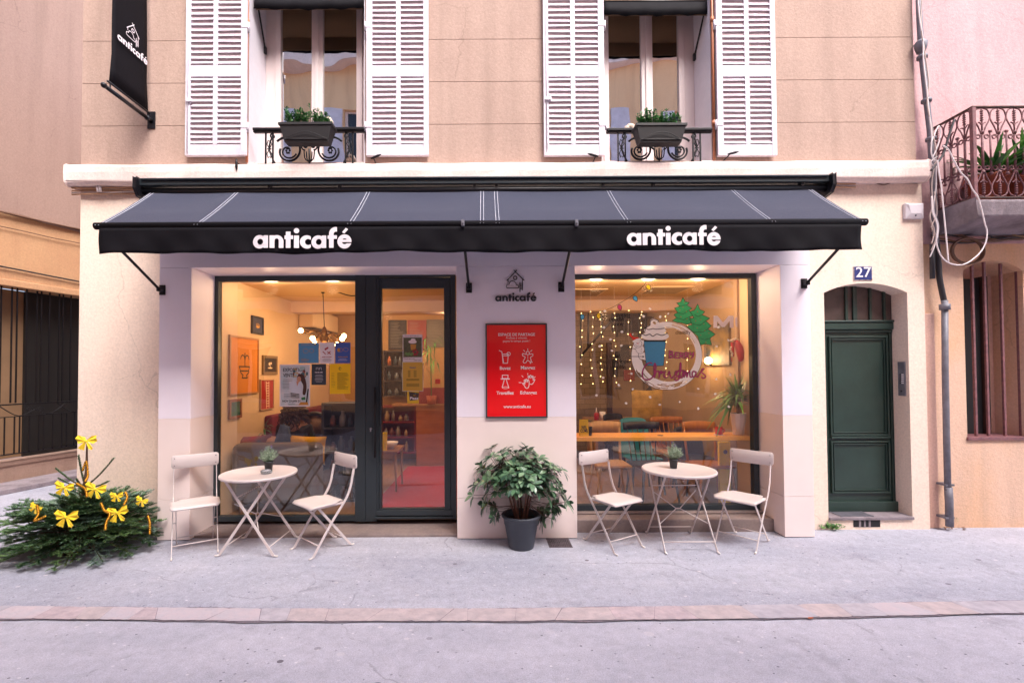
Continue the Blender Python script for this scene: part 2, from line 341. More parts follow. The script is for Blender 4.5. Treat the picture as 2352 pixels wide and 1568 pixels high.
def cut(b, f, bounds, res, mp, mi=0, merge=True):
    x0, x1, y0, y1 = bounds; nx = max(2, int((x1 - x0) / res)); ny = max(2, int((y1 - y0) / res))
    xs = np.linspace(x0, x1, nx + 1); ys = np.linspace(y0, y1, ny + 1); X, Y = np.meshgrid(xs, ys); Fv = f(X, Y)
    cache = {}
    def vid(key, x, y):
        if key not in cache: cache[key] = len(b.v); p = Vector(mp(x, y)); b.v.append(tuple(b.M @ p if b.M else p))
        return cache[key]
    def emit(ids): b.f.append(tuple(ids)); b.sm.append(False); b.mi.append(mi)
    IN = Fv < 0
    for j in range(ny):
        i = 0
        while i < nx:
            c = (IN[j, i], IN[j, i + 1], IN[j + 1, i + 1], IN[j + 1, i])
            if all(c):
                k = i + 1
                if merge:
                    while k < nx and IN[j, k + 1] and IN[j + 1, k + 1]: k += 1
                emit([vid((i, j), xs[i], ys[j]), vid((k, j), xs[k], ys[j]), vid((k, j + 1), xs[k], ys[j + 1]), vid((i, j + 1), xs[i], ys[j + 1])]); i = k; continue
            if any(c):
                cs = [(i, j), (i + 1, j), (i + 1, j + 1), (i, j + 1)]; ids = []
                for q in range(4):
                    a, e = cs[q], cs[(q + 1) % 4]; fa, fe = Fv[a[1], a[0]], Fv[e[1], e[0]]
                    if fa < 0: ids.append(vid(a, xs[a[0]], ys[a[1]]))
                    if (fa < 0) != (fe < 0):
                        t = fa / (fa - fe); key = ('e',) + tuple(sorted((a, e)))
                        ids.append(vid(key, xs[a[0]] + (xs[e[0]] - xs[a[0]]) * t, ys[a[1]] + (ys[e[1]] - ys[a[1]]) * t))
                if len(ids) > 2: emit(ids)
            i += 1
    return b
def text(s_, size, m, parent, o, xd=(1, 0, 0), up=(0, 0, 1), bold=0, align='CENTER', name='lettering', spacing=1, sx=1):
    cu = bpy.data.curves.new('t', 'FONT'); cu.body = s_; cu.size = size; cu.align_x = align; cu.offset = bold; cu.extrude = .0004; cu.resolution_u = 3; cu.space_character = spacing
    ob = bpy.data.objects.new('t', cu); C.objects.link(ob); bpy.context.view_layer.update()
    me = bpy.data.meshes.new_from_object(ob.evaluated_get(bpy.context.evaluated_depsgraph_get())); bpy.data.objects.remove(ob)
    xd = Vector(xd).normalized(); up = Vector(up).normalized(); nz = xd.cross(up)
    Mx = Matrix(((xd.x * sx, up.x, nz.x, o[0]), (xd.y * sx, up.y, nz.y, o[1]), (xd.z * sx, up.z, nz.z, o[2]), (0, 0, 0, 1)))
    me.transform(Mx); me.materials.clear(); me.materials.append(m); me.name = name
    ob = bpy.data.objects.new(name, me); C.objects.link(ob)
    if parent: link(ob, parent)
    return ob

def papery(name, col, tr=.14, **k):        # thin paper or paint film: some light passes through from behind
    m = mat(name, col, .6, **k); n = m.node_tree.nodes; l = m.node_tree.links; tr_ = n.new('ShaderNodeBsdfTranslucent'); tr_.inputs[0].default_value = _c(col)
    mx = n.new('ShaderNodeMixShader'); mx.inputs[0].default_value = tr; l.new(n['Principled BSDF'].outputs[0], mx.inputs[1]); l.new(tr_.outputs[0], mx.inputs[2]); l.new(mx.outputs[0], n['Material Output'].inputs[0]); return m

# the café wordmark, in its own units: x 395..2000, baseline 563, y down
def _a(cx, x0, x1): return U(I(sCirc(cx, 462, 110), N(sCirc(cx + 12, 461, 48))), sBox(x0, x1, 357, 563))
WORD = U(_a(505, 571, 645),
    sBox(668, 748, 357, 563), I(U(I(sCirc(785, 460, 108), sBox(700, 900, 340, 461)), sBox(815, 893, 455, 563)), N(sCirc(782, 440, 33)), N(sBox(749, 815, 440, 600))),
    sBox(930, 1008, 295, 563), sBox(908, 1050, 357, 418),
    sBox(1062, 1142, 357, 563), sCirc(1102, 280, 43),
    I(sCirc(1265, 460, 109), N(sCirc(1285, 460, 50)), N(sBox(1290, 1400, 422, 498)), sBox(1100, 1328, 300, 600)),
    _a(1447, 1510, 1585),
    I(U(sBox(1632, 1708, 310, 563), I(sCirc(1740, 330, 108), sBox(1632, 1762, 200, 331), N(sCirc(1745, 335, 38)))), N(sBox(1762, 1900, 0, 600))), sBox(1608, 1762, 357, 416),
    I(sCirc(1885, 460, 116), N(I(sCirc(1887, 458, 47), U(sBox(1800, 1950, 400, 430), sBox(1800, 1950, 473, 600)))), N(sBox(1890, 2010, 474, 492))),
    sPoly([(1843, 308), (1882, 330), (1946, 262), (1905, 238)]))
def _ic(x, y): return (395 + (x - 378) * 4.29, 563 - (437 - y) * 4.29)
ICON = U(sLine([_ic(487, 248), _ic(574, 158)], 17), sLine([_ic(551, 158), _ic(640, 248)], 17),
    I(sCirc(*_ic(561, 226), 84), N(sCirc(*_ic(561, 226), 50))),
    sLine([_ic(497, 240), _ic(497, 264)], 14), sLine([_ic(627, 238), _ic(627, 336)], 14), sLine([_ic(603, 268), _ic(603, 352)], 14),
    *[sLine([_ic(603, y), _ic(627, y)], 11) for y in (287, 301, 315, 329)],
    sLine([_ic(*p) for p in cr([(500, 318), (582, 318), (591, 306), (584, 292), (572, 290), (566, 272), (548, 256), (524, 256), (508, 272), (506, 284), (488, 288), (480, 302), (486, 316), (500, 318)], 4)], 14))
# ------------------------------------------------------------------ palette
M = {}
M['road'] = asphalt('road_asphalt', '#acabb8', '#c1bfcb')
M['walk'] = asphalt('pavement_asphalt', '#9fa0af', '#b8b8c4')
M['cream'] = stucco('cream_plaster', '#f1dccd', '#ead0bc', .9, .3, streak=.12)
M['upper'] = stucco('rosy_beige_plaster', '#b39a8e', '#a58c81', 1.3, .5, .7)
M['ledge'] = stucco('pale_pink_band', '#ecd9d3', '#dbbfb6', 1.6, .3, .6)
M['clad'] = mat('lilac_white_cladding', '#f4eaf5', .45, var=.03, vs=2, spec=.4, bump=.04, bs=120)
M['clad2'] = mat('peach_white_cladding', '#f4e2de', .45, var=.03, vs=2, spec=.4, bump=.04, bs=120)
M['white'] = mat('white_gloss_paint', '#dfd9e0', .4, var=.05, vs=9, bump=.15, bs=40)
M['shut'] = mat('aged_white_shutter_paint', '#ddd6e0', .5, col2='#c9c0ca', vs=6, bump=.25, bs=35)
M['shutback'] = mat('mauve_shutter_backing', '#d6c2c6', .7)  # mauve of the shaded gaps put into the colour
M['winframe'] = mat('pinkish_white_window_frame', '#dccbc9', .4, var=.04, vs=4)
M['black'] = mat('black_metal', '#1c1c22', .35, metal=.3, var=.1, vs=20)
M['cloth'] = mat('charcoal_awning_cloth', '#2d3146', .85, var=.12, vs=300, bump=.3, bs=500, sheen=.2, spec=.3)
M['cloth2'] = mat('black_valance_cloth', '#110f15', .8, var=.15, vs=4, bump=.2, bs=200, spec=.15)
M['anthr'] = mat('anthracite_aluminium', '#323a40', .4, metal=.2, var=.06, vs=60, spec=.5)
M['thread'] = mat('white_thread', '#cfd0dc', .8)
M['ink'] = mat('white_print', '#efe6ec', .6)
M['dark'] = mat('dark_grey_lettering', '#33313a', .5)
M['iron'] = mat('wrought_iron_black', '#1d1b20', .45, metal=.5, var=.2, vs=30)
M['rust'] = mat('dull_red_iron', '#8a5a5e', .6, metal=.0, col2='#65444a', vs=22, bump=.3, bs=60)
M['rustrail'] = mat('rusty_rail', '#6b4a40', .7, col2='#2e2a2b', vs=25, bump=.4, bs=60)
M['green'] = mat('dark_green_door_paint', '#2a3f39', .42, col2='#22332e', vs=3, bump=.1, bs=25, coat=.15)
M['zinc'] = mat('grey_zinc_pipe', '#7d7c86', .55, metal=.2, col2='#66656e', vs=12)
M['stone'] = stucco('worn_threshold_stone', '#8d7d79', '#75686a', 3, .4, .8)
M['conc'] = stucco('weathered_concrete', '#958a90', '#655b60', 4, .6, .9)
M['ochre'] = stucco('ochre_plaster', '#c79d78', '#bd8c6c', 1.1, .45, .8)
M['pink'] = stucco('pink_plaster', '#cfa9ac', '#c0969a', 1.5, .5, .7)
M['peach'] = stucco('peach_ochre_plaster', '#dfbca6', '#dba776', .9, .5, .9, patch=('#8d7a78', 1.9, .715))
M['dusk'] = stucco('shaded_pink_plaster', '#a58a7f', '#997e75', .9, .45, .7)  # brownish pink of the alley wall
M['glass'] = glass('shop_glass', .09)
M['glassup'] = glass('upper_glass', .85)
M['terra'] = mat('terracotta', '#b0563a', .7, col2='#8f4a37', vs=10, bump=.2, bs=40)
M['grey_plastic'] = mat('grey_plastic_planter', '#41454f', .5, var=.05, vs=10)
M['brown_plastic'] = mat('brown_grey_plastic_planter', '#1c181b', .6, var=.06, vs=20, bump=.1, bs=200)
M['soil'] = mat('potting_soil', '#3b241c', .95, col2='#5a3a2b', vs=60, bump=.8, bs=90)
M['yellow'] = mat('yellow_paper', '#ffd820', .7, var=.05, vs=20)
M['cable'] = mat('pale_grey_cable', '#b9a6a0', .6); M['cable2'] = mat('brown_cable', '#6b4d3c', .6); M['cable3'] = mat('white_cable', '#e3d8da', .5)
M['cableblack'] = mat('black_cable', '#27242a', .5)
M['woodsun'] = mat('honey_wood', '#ffb43a', .45, col2='#f0a534', vs=3, stretch=(1, 8, 8), coat=.1)
M['wood'] = mat('pale_oak', '#a9784c', .5, col2='#94663d', vs=3, stretch=(8, 8, 1))
M['blackint'] = mat('matt_black', '#17151a', .6)
def emis(name, c, s): return mat(name, c, .5, emit=s)

YW, YP, YF = 4.75, 4.53, 4.92      # plaster wall, white cladding, shop window frames
XL, XR = -4.25, 4.60               # ends of the café front

# ------------------------------------------------------------------ ground
struct(B().add([(-40, -30, 0), (40, -30, 0), (40, 50, 0), (-40, 50, 0)], [(0, 1, 2, 3)]).build('road', M['road']))
ktop = [P(x, y, 1) for x, y in ((-200, 1390), (0, 1393), (600, 1399), (1163, 1399), (1750, 1391), (2352, 1381), (2500, 1378))]
def gnd(px, py, z=0):
    d = ray(px, py); t = (z - EYE) / d.z; return Vector((d.x * t, d.y * t, z))
KT = [gnd(x, y) for x, y in ((-900, 1384), (0, 1393), (600, 1399), (1163, 1399), (1750, 1391), (2352, 1381), (3300, 1368))]
KB = [gnd(x, y) for x, y in ((-900, 1414), (0, 1424), (600, 1430), (1163, 1430), (1750, 1424), (2352, 1411), (3300, 1398))]
def kt(x, L):
    for a, b_ in zip(L[:-1], L[1:]):
        if a.x <= x <= b_.x: return a.y + (b_.y - a.y) * (x - a.x) / (b_.x - a.x)
    return L[0].y if x < L[0].x else L[-1].y
b = B(); xs = [-30] + [i * .25 for i in range(-24, 25)] + [30]
vs = [(x, kt(x, KT) - .012 + .006 * math.sin(x * 13), .004) for x in xs] + [(x, 4.6, .004) for x in xs]
b.add(vs, [(i, i + 1, i + 1 + len(xs), i + len(xs)) for i in range(len(xs) - 1)])
vs = [(x, 4.6, .004) for x in (-30, 30)] + [(x, 12, .004) for x in (30, -4.2)] + [(-30, 12, .004)]
b.add([(-30, 4.6, .004), (-4.2, 4.6, .004), (-4.2, 14, .004), (-30, 14, .004)], [(0, 1, 2, 3)])
b.add([(-4.2, 4.6, .004), (30, 4.6, .004), (30, 4.78, .004), (-4.2, 4.78, .004)], [(0, 1, 2, 3)])
struct(b.build('pavement', M['walk']))
# kerb: worn flush stones, pink and grey, broken arrises, dirt joints
M['kj'] = mat('kerb_joint_dirt', '#857b85', .95, var=.35, vs=30)
b = B(); n = len(xs)
xs = [-6.5 + i * .05 for i in range(261)]; n = len(xs)
b.add([(x, kt(x, KB) - max(-.004, .006 * math.sin(x * 3.1) + .005 * math.sin(x * 11) + .006 * (random.random() - .4)), .0075) for x in xs] + [(x, kt(x, KT) + max(0, .005 * math.sin(x * 2.3) + .004 * math.sin(x * 9) + .005 * random.random()), .0075) for x in xs], [(i, i + 1, i + 1 + n, i + n) for i in range(n - 1)])
kerbjoint = struct(b.build('kerb_bed', M['kj']))
KM = [mat('kerb_stone_%s' % c, c, .85, col2=d, vs=11, bump=.7, bs=30) for c, d in (('#c4b2b7', '#a5989f'), ('#bab4bd', '#a39ea8'), ('#c2b3b5', '#a99ea2'), ('#b6b0b9', '#c2b3b9'))]
rk = random.Random(3); x = -6.5; b = B(); shp_ = 0
while x < 6.5:
    w = rk.uniform(.16, .42); mi = rk.choice([0, 1, 2, 3, 0, 2]); sh = rk.uniform(-.09, .09)
    m_ = 9; top = []; bot = []; s0_, s1_ = shp_, sh; shp_ = sh
    for i in range(m_ + 1):
        xx = x + (w - .0015) * i / m_
        e = .012 if i in (0, m_) else 0
        top.append((xx + s0_ + (s1_ - s0_) * i / m_, kt(xx, KT) - .001 - rk.random() * .007 - e * rk.random(), .012)); bot.append((xx, kt(xx, KB) + .001 + rk.random() * .008 + e * rk.random(), .012))
    pts = bot + top[::-1]; b.add(pts, [tuple(range(len(pts)))], mi=mi); x += w
struct(b.build('kerb', KM))

# ------------------------------------------------------------------ café building
cafe = thing('cafe_building', 'beige plaster corner building with white clad shop front and two shuttered windows above', 'building', (0, YW, 0))
Z_LB, Z_LT = 3.60, 3.81
OP = [(-2.49, -1.26), (1.235, 2.40)]; OZ0, OZ1 = 3.86, 6.1
b = B(); zs = [Z_LT] + [1.65 + (855 - y) / F_PX * YW for y in (279, 179, 79, -20, -120, -220, -330)]
segs = [(XL, OP[0][0]), (OP[0][1], OP[1][0]), (OP[1][1], XR - .05)]
for i in range(len(zs) - 1):
    z0, z1 = zs[i] + (.0028 if i else 0), zs[i + 1] - .0028
    for x0, x1 in segs:
        if z0 >= OZ1 and False: pass
        b.box((x0, YW, z0), (x1, YW + .05, z1))
    if z0 > OZ1 - .35:
        for x0, x1 in OP: b.box((x0, YW + .001, max(z0, OZ1)), (x1, YW + .05, z1)) if z1 > OZ1 else None
b.box((XL + .001, YW + .012, Z_LT), (OP[0][0] - .001, YW + .34, zs[-1])); b.box((OP[0][1] + .001, YW + .012, Z_LT), (OP[1][0] - .001, YW + .34, zs[-1])); b.box((OP[1][1] + .001, YW + .012, Z_LT), (XR - .052, YW + .34, zs[-1]))
for x0, x1 in OP: b.box((x0, YW + .051, OZ1 + .002), (x1, YW + .34, zs[-1]))
b.box((XL + .002, YW + .34, Z_LT), (XL + .3, 13, zs[-1])); 
b.build('upper_wall', M['upper'], cafe)
# white painted reveals of the two openings, sill slabs
b = B()
for x0, x1 in OP:
    b.box((x0 - .003, YW - .004, OZ0), (x0 + .006, YW + .37, OZ1)); b.box((x1 - .006, YW - .004, OZ0), (x1 + .003, YW + .37, OZ1)); b.box((x0 + .006, YW, OZ1 - .006), (x1 - .006, YW + .37, OZ1 + .001))
b.build('reveal', M['white'], cafe, each=True)
b = B()
for x0, x1 in OP: b.box((x0, YW - .02, Z_LT + .001), (x1, YW + .4, OZ0))
b.build('sill', M['ledge'], cafe, each=True)
# moulded band
b = B(); prof = [(0, Z_LB + .01), (-.09, Z_LB), (-.125, Z_LB + .03), (-.13, Z_LB + .12), (-.125, Z_LT - .02), (-.1, Z_LT), (.3, Z_LT - .001), (.3, Z_LB + .01)]
n = len(prof); x0, x1 = XL - .06, 4.57
N_ = 40; vs = []; fs = []
for i in range(N_ + 1):
    x = x0 + (x1 - x0) * i / N_
    for dy, z in prof: vs.append((x, YW + dy + .004 * math.sin(i * 2.1 + z * 9), z + .004 * math.sin(i * 1.3)))
for i in range(N_):
    for j in range(n): fs.append((i * n + j, i * n + (j + 1) % n, (i + 1) * n + (j + 1) % n, (i + 1) * n + j))
fs += [tuple(range(n)), tuple(N_ * n + j for j in range(n))[::-1]]
b.add(vs, fs); b.build('cornice', M['ledge'], cafe, bevel=.012)

# ground-floor plaster with arched doorway of no 27
DX0, DX1 = P(1897, 900, YW).x, P(2089, 900, YW).x; DSP, DCR = P(1990, 672, YW).z, P(1990, 650, YW).z; DZ0 = .135
def arch_pts(x0, x1, sp, cr_, n=12):
    h = cr_ - sp; w = (x1 - x0) / 2; r = (w * w + h * h) / (2 * h); cx = (x0 + x1) / 2; cz = cr_ - r; a = math.asin(w / r)
    return [(cx + r * math.sin(-a + 2 * a * i / n), cz + r * math.cos(-a + 2 * a * i / n)) for i in range(n + 1)]
def arch_wall(b, x0, x1, z0, z1, ox0, ox1, oz, sp, cr_, y0, y1):
    b.box((x0, y0, z0), (ox0, y1, z1)); b.box((ox1, y0, z0), (x1, y1, z1))
    if oz > z0: b.box((ox0, y0 + .0005, z0), (ox1, y1, oz))
    ap = arch_pts(ox0, ox1, sp, cr_)
    for (a, az), (c, cz_) in zip(ap[:-1], ap[1:]): b.prism([(a, az), (c, cz_), (c, z1), (a, z1)], y0, y1)
b = B()
b.box((XL, YW, 0), (-3.2, YW + .3, Z_LB + .009)); b.box((XL + .001, YW + .3, 0), (XL + .3, 13, Z_LT))
arch_wall(b, 3.22, XR, 0, Z_LB + .009, DX0, DX1, .1, DSP, DCR, YW, YW + .19)
b.box((-3.2, YW, 3.0), (3.22, YW + .3, Z_LB + .009))
b.build('ground_wall', M['cream'], cafe)
# cladding
XO1 = (-2.935, P(1049, 900, YP).x); XO2 = (P(1323, 900, YP).x, P(1797, 900, YP).x); ZO = P(1100, 612, YP).z; ZS = P(1200, 957, YP).z; ZJ = P(1200, 1143, YP).z
XC0, XC1 = P(364, 900, YP).x, P(1865, 900, YP).x
cl1 = B(); cl2 = B(); g = .0015
for x0, x1 in ((XC0, XO1[0]), (XO1[1], XO2[0]), (XO2[1], XC1)):
    cl1.box((x0, YP, ZS), (x1, YF + .06, ZO)); cl2.box((x0, YP, ZJ + g), (x1, YF + .06, ZS - g)); cl2.box((x0, YP, .012), (x1, YF + .06, ZJ - g))
cl1.box((XC0, YP, ZO + g * 2), (XC1, YF + .06, 3.28))
cl1.build('upper_cladding', M['clad'], cafe, bevel=.002, each=True); cl2.build('lower_cladding', M['clad2'], cafe, bevel=.002, each=True)
# steps
b = B(); b.box((XO1[0] - .01, 4.60, -.02), (XO1[1] + .002, YF + .3, .03)); 
b.build('threshold', M['stone'], cafe, bevel=.012)
b = B(); zst = .135; b.box((XO2[0] - .002, 4.70, -.02), (XO2[1] + .002, YF + .05, zst)); b.box((XO2[0] - .001, 4.86, zst), (XO2[1] + .001, YF + .05, .158))
b.build('step', M['stone'], cafe, bevel=.01)

# ------------------------------------------------------------------ shop windows
def frame_rect(b, x0, x1, z0, z1, w, y0=YF, y1=YF + .07, wb=None, wt=None, wr=None):
    wb = wb or w; wt = wt or w; wr = wr or w
    b.box((x0, y0, z0), (x0 + w, y1, z1)); b.box((x1 - wr, y0, z0), (x1, y1, z1))
    b.box((x0 + w, y0 + .002, z1 - wt), (x1 - wr, y1, z1)); b.box((x0 + w, y0 + .002, z0), (x1 - wr, y1, z0 + wb))
fx0, ftop = P(489, 634, YF).x, P(800, 632, YF).z; fbot = P(800, 1196, YF).z; pst0 = P(816, 900, YF).x; pst1 = P(866, 900, YF).x; dr1 = P(1047, 900, YF).x
sw1 = B(); frame_rect(sw1, fx0, pst0 + .002, fbot, ftop, P(500, 900, YF).x - fx0, wb=P(700, 1185, YF).z - fbot, wt=.06, wr=.002)
sw1.box((pst0, YF - .012, fbot - .004), (pst0 + .11, YF + .08, ftop)); sw1.box((pst0 + .112, YF - .006, fbot - .004), (pst1 - .002, YF + .08, ftop))
w1 = sw1.build('window', M['anthr'], cafe, bevel=.003, label='wide shop window with dark frame beside the glass door')
B().box((fx0 + .04, YF + .035, fbot + .04), (pst0 + .001, YF + .041, ftop - .04)).build('pane', M['glass'], w1)
# door leaf with glazing
dz0, dz1 = P(950, 1192, YF).z, P(950, 630, YF).z
gx0, gz1 = XZ(876, 662, YF); gx1, gz0 = XZ(1021, 1167, YF)
d = B(); d.box((pst1, YF - .004, dz0), (pst1 + .02, YF + .08, dz1 - .03)); d.box((pst1 - .002, YF - .005, dz1 - .03), (dr1, YF + .08, dz1)); d.box((dr1 - .055, YF - .006, dz0), (dr1, YF + .08, dz1 - .031))
frame_rect(d, pst1 + .022, dr1 - .057, dz0 + .012, dz1 - .035, .02, YF + .008, YF + .07)
door = d.build('door', M['anthr'], cafe, bevel=.003, label='glass café door with wide dark grey frame')
l_ = B(); x0, x1, z0, z1 = pst1 + .024, dr1 - .059, dz0 + .034, dz1 - .057
l_.box((x0, YF + .001, z0), (gx0, YF + .06, z1)); l_.box((gx1, YF + .001, z0), (x1, YF + .06, z1)); l_.box((gx0, YF + .003, gz1), (gx1, YF + .06, z1)); l_.box((gx0, YF + .003, z0), (gx1, YF + .06, gz0))
l_.box((pst1 - .03, YF - .03, dz0 + .01), (dr1 - .03, YF + .001, dz0 + .035)); l_.box((pst1 + .0, YF - .022, dz0 + .045), (dr1 - .045, YF + .0, dz0 + .10))
l_.build('leaf_frame', M['anthr'], door, bevel=.004)
B().box((gx0 - .01, YF + .03, gz0 - .01), (gx1 + .01, YF + .036, gz1 + .01)).build('pane', M['glass'], door)
hp = P(852, 984, YF - .015); hb = B(); hb.lathe([(.012, -.01), (.012, .008)], hp, 12, axis='y'); hb.box((hp.x - .006, hp.y - .02, hp.z - .03), (hp.x + .006, hp.y - .008, hp.z + .01))
hb.build('lock', mat('steel', '#c9c4c8', .3, metal=1), door, bevel=.002)
B().tube([(pst1 - .012, YF - .05, .75), (pst1 - .012, YF - .05, 1.5)], .011, 10).build('handle', M['black'], door)
# right window
rx1 = P(1741, 900, YF).x; rtop = P(1500, 636, YF).z; rbot = P(1500, 1172, YF).z; rx0 = XO2[0] - .06
sw2 = B(); frame_rect(sw2, rx0, rx1, rbot, ftop - .003, .05, wb=.06, wt=.05, wr=.055)
w2 = sw2.build('window', M['anthr'], cafe, bevel=.003, label='large shop window with painted Christmas scene')
B().box((rx0 + .04, YF + .035, rbot + .04), (rx1 - .04, YF + .041, ftop - .04)).build('pane', M['glass'], w2)

# ------------------------------------------------------------------ upstairs windows
YU = YW + .36
def upstairs(x0, x1, mull, label):
    b = B(); b.box((x0 + .006, YU, OZ0), (x0 + .12, YU + .07, OZ1 - .006)); b.box((x1 - .12, YU, OZ0), (x1 - .006, YU + .07, OZ1 - .006)); b.box((x0 + .12, YU + .002, OZ1 - .09), (x1 - .12, YU + .07, OZ1 - .006)); b.box((x0 + .12, YU + .002, OZ0), (x1 - .12, YU + .07, OZ0 + .06))
    w = b.build('window', M['winframe'], cafe, bevel=.005, label=label)
    for a, c in ((x0 + .123, mull - .002), (mull + .002, x1 - .123)):
        s = B(); s.box((a, YU - .018, OZ0 + .063), (a + .06, YU + .04, OZ1 - .093)); s.box((c - .065, YU - .018, OZ0 + .063), (c, YU + .04, OZ1 - .093))
        s.box((a + .06, YU - .016, OZ1 - .16), (c - .065, YU + .04, OZ1 - .093)); s.box((a + .06, YU - .016, OZ0 + .063), (c - .065, YU + .04, OZ0 + .14))
        s.build('sash', M['winframe'], w, bevel=.006)
        B().box((a + .05, YU + .01, OZ0 + .12), (c - .055, YU + .014, OZ1 - .14)).build('pane', M['glassup'], w)
    s = B(); s.box((mull - .022, YU - .034, OZ0 + .07), (mull + .022, YU - .019, OZ1 - .1)); s.build('astragal', M['winframe'], w, bevel=.004)
upstairs(*OP[0], P(730, 200, YU).x, 'two leaf upstairs window above the glass door')
upstairs(*OP[1], P(1486, 200, YU).x, 'two leaf upstairs window above the painted shop window')
# dim rooms behind the upstairs glass
b = B()
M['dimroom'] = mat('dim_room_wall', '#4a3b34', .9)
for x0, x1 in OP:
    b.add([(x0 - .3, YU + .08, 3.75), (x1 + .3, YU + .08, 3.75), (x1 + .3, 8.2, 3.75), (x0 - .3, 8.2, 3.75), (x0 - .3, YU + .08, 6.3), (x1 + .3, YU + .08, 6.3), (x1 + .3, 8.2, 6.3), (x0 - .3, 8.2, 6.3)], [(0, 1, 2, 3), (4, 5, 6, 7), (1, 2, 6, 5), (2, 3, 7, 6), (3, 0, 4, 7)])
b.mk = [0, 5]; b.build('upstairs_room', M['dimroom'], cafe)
# shutters
def shutter(px0, px1, hinge, seed, label):
    r = random.Random(seed); y0, y1 = YW - .062, YW - .022
    x0, x1 = P(px0, 250, y0).x, P(px1, 250, y0).x; z0 = P(px0, 357, y0).z; z1 = 6.08
    st = .062 if hinge == 'l' else .052; st2 = .052 if hinge == 'l' else .062; cw = .048
    b = B(); xm = (x0 + x1) / 2 + (.01 if hinge == 'l' else -.01)
    b.box((x0, y0, z0), (x0 + st, y1, z1)); b.box((x1 - st2, y0, z0), (x1, y1, z1))
    rails = [(z0, z0 + .115), (P(px0, 176, y0).z, P(px0, 150, y0).z), (z1 - .1, z1)]
    for a, c in rails: b.box((x0 + st, y0 + .003, a), (x1 - st2, y1, c))
    for (a, c) in ((rails[0][1], rails[1][0]), (rails[1][1], rails[2][0])):
        b.box((xm - cw / 2, y0 + .002, a), (xm + cw / 2, y1 - .002, c))
        k = round((c - a) / .0572); h = (c - a) / k
        for i in range(k):
            zc_ = a + h * (i + .5)
            for (u0, u1) in ((x0 + st, xm - cw / 2), (xm + cw / 2, x1 - st2)):
                t = r.uniform(-.003, .003); q = r.uniform(-.004, .004)
                # each louvre slopes down and out
                yo, yi = y0 + .001, y0 + .016; zo, zi = zc_ - h * .30 + t, zc_ + h * .12 + t
                b.add([(u0, yo, zo), (u1, yo, zo + q), (u1, yi, zi + q), (u0, yi, zi), (u0, yo, zo + .010), (u1, yo, zo + .010 + q), (u1, yi, zi + .010 + q), (u0, yi, zi + .010)],
                      [(0, 3, 2, 1), (4, 5, 6, 7), (0, 1, 5, 4), (1, 2, 6, 5), (2, 3, 7, 6), (3, 0, 4, 7)])
    o = b.build('shutter', M['shut'], cafe, bevel=.0025, seg=1, label=label)
    B().box((x0 + st - .01, y0 + .018, z0 + .05), (x1 - st2 + .01, y0 + .024, z1 - .05)).build('backing', M['shutback'], o)  # sheet added behind the louvres, its mauve standing for shade in the gaps
    hb = B(); xh = x0 - .012 if hinge == 'l' else x1 + .012
    for z in (4.22, 5.28): hb.mark(); hb.lathe([(.011, -.05), (.011, .05)], (xh, y0 + .012, z), 8); hb.box((min(xh, xh + (.07 if hinge == 'l' else -.07)), y0 - .004, z - .012), (max(xh, xh + (.07 if hinge == 'l' else -.07)), y0 - .0005, z + .012))
    hb.build('hinge', M['shut'], o)
    if seed % 2:
        kb = B(); kx = x1 - .03 if hinge == 'l' else x0 + .03; kb.tube([(kx, y0 - .008, 3.95), (kx, y0 - .008, 5.9)], .005, 6); kb.box((kx - .015, y0 - .02, 4.48), (kx + .05, y0 - .005, 4.51)); kb.build('bolt', M['shut'], o)
    return o
shutter(425, 566, 'r', 1, 'white louvred shutter next to the hanging banner')
shutter(841, 984, 'l', 2, 'white louvred shutter above the glass door')
shutter(1249, 1389, 'r', 3, 'white louvred shutter above the red board')
shutter(1648, 1784, 'l', 4, 'white louvred shutter with a thin pipe beside it')
M['copper'] = mat('ochre_painted_pipe', '#b5724f', .5, var=.15, vs=12)
for px_, n_ in ((568, 'thin ochre pipe running down beside the upstairs window reveal above the left café table'), (1638, 'thin ochre pipe running down the white reveal near the drainpipe side')):
    b = B(); x = P(px_, 200, YW - .03).x; b.tube([(x, YW - .03, OZ0 + .005), (x, YW - .03, 6.5)], .013, 8)
    for z in (4.25, 5.35): b.lathe([(.02, -.025), (.02, .025)], (x, YW - .03, z), 8)
    tag(b.build('service_pipe', M['copper']), n_.replace('left café', 'twin'), 'pipe')
# shutter dogs
for i, (px_, py_, a, lb) in enumerate(((543, 372, 90, 'hanging straight below the banner-side shutter'), (858, 362, 40, 'turned up below the shutter above the door'), (1368, 358, 150, 'turned sideways below the shutter above the red board'), (1678, 353, 25, 'turned up below the pipe-side shutter'))):
    p = P(px_, py_, YW - .14); d = Vector((math.cos(RAD(a)), 0, -math.sin(RAD(a)) if a == 90 else math.sin(RAD(a)) * .5)).normalized()
    b = B(); b.tube([p - d * .005 + Vector((0, .13, -.01)), p], .006, 6); b.tube([p - d * .03, p, p + d * .05, p + d * .085], [.007, .012, .013, .004], 8)
    tag(b.build('shutter_dog', M['iron']), 'small black iron shutter stay ' + lb, 'shutter stay', 'iron shutter stays on the pale ledge')
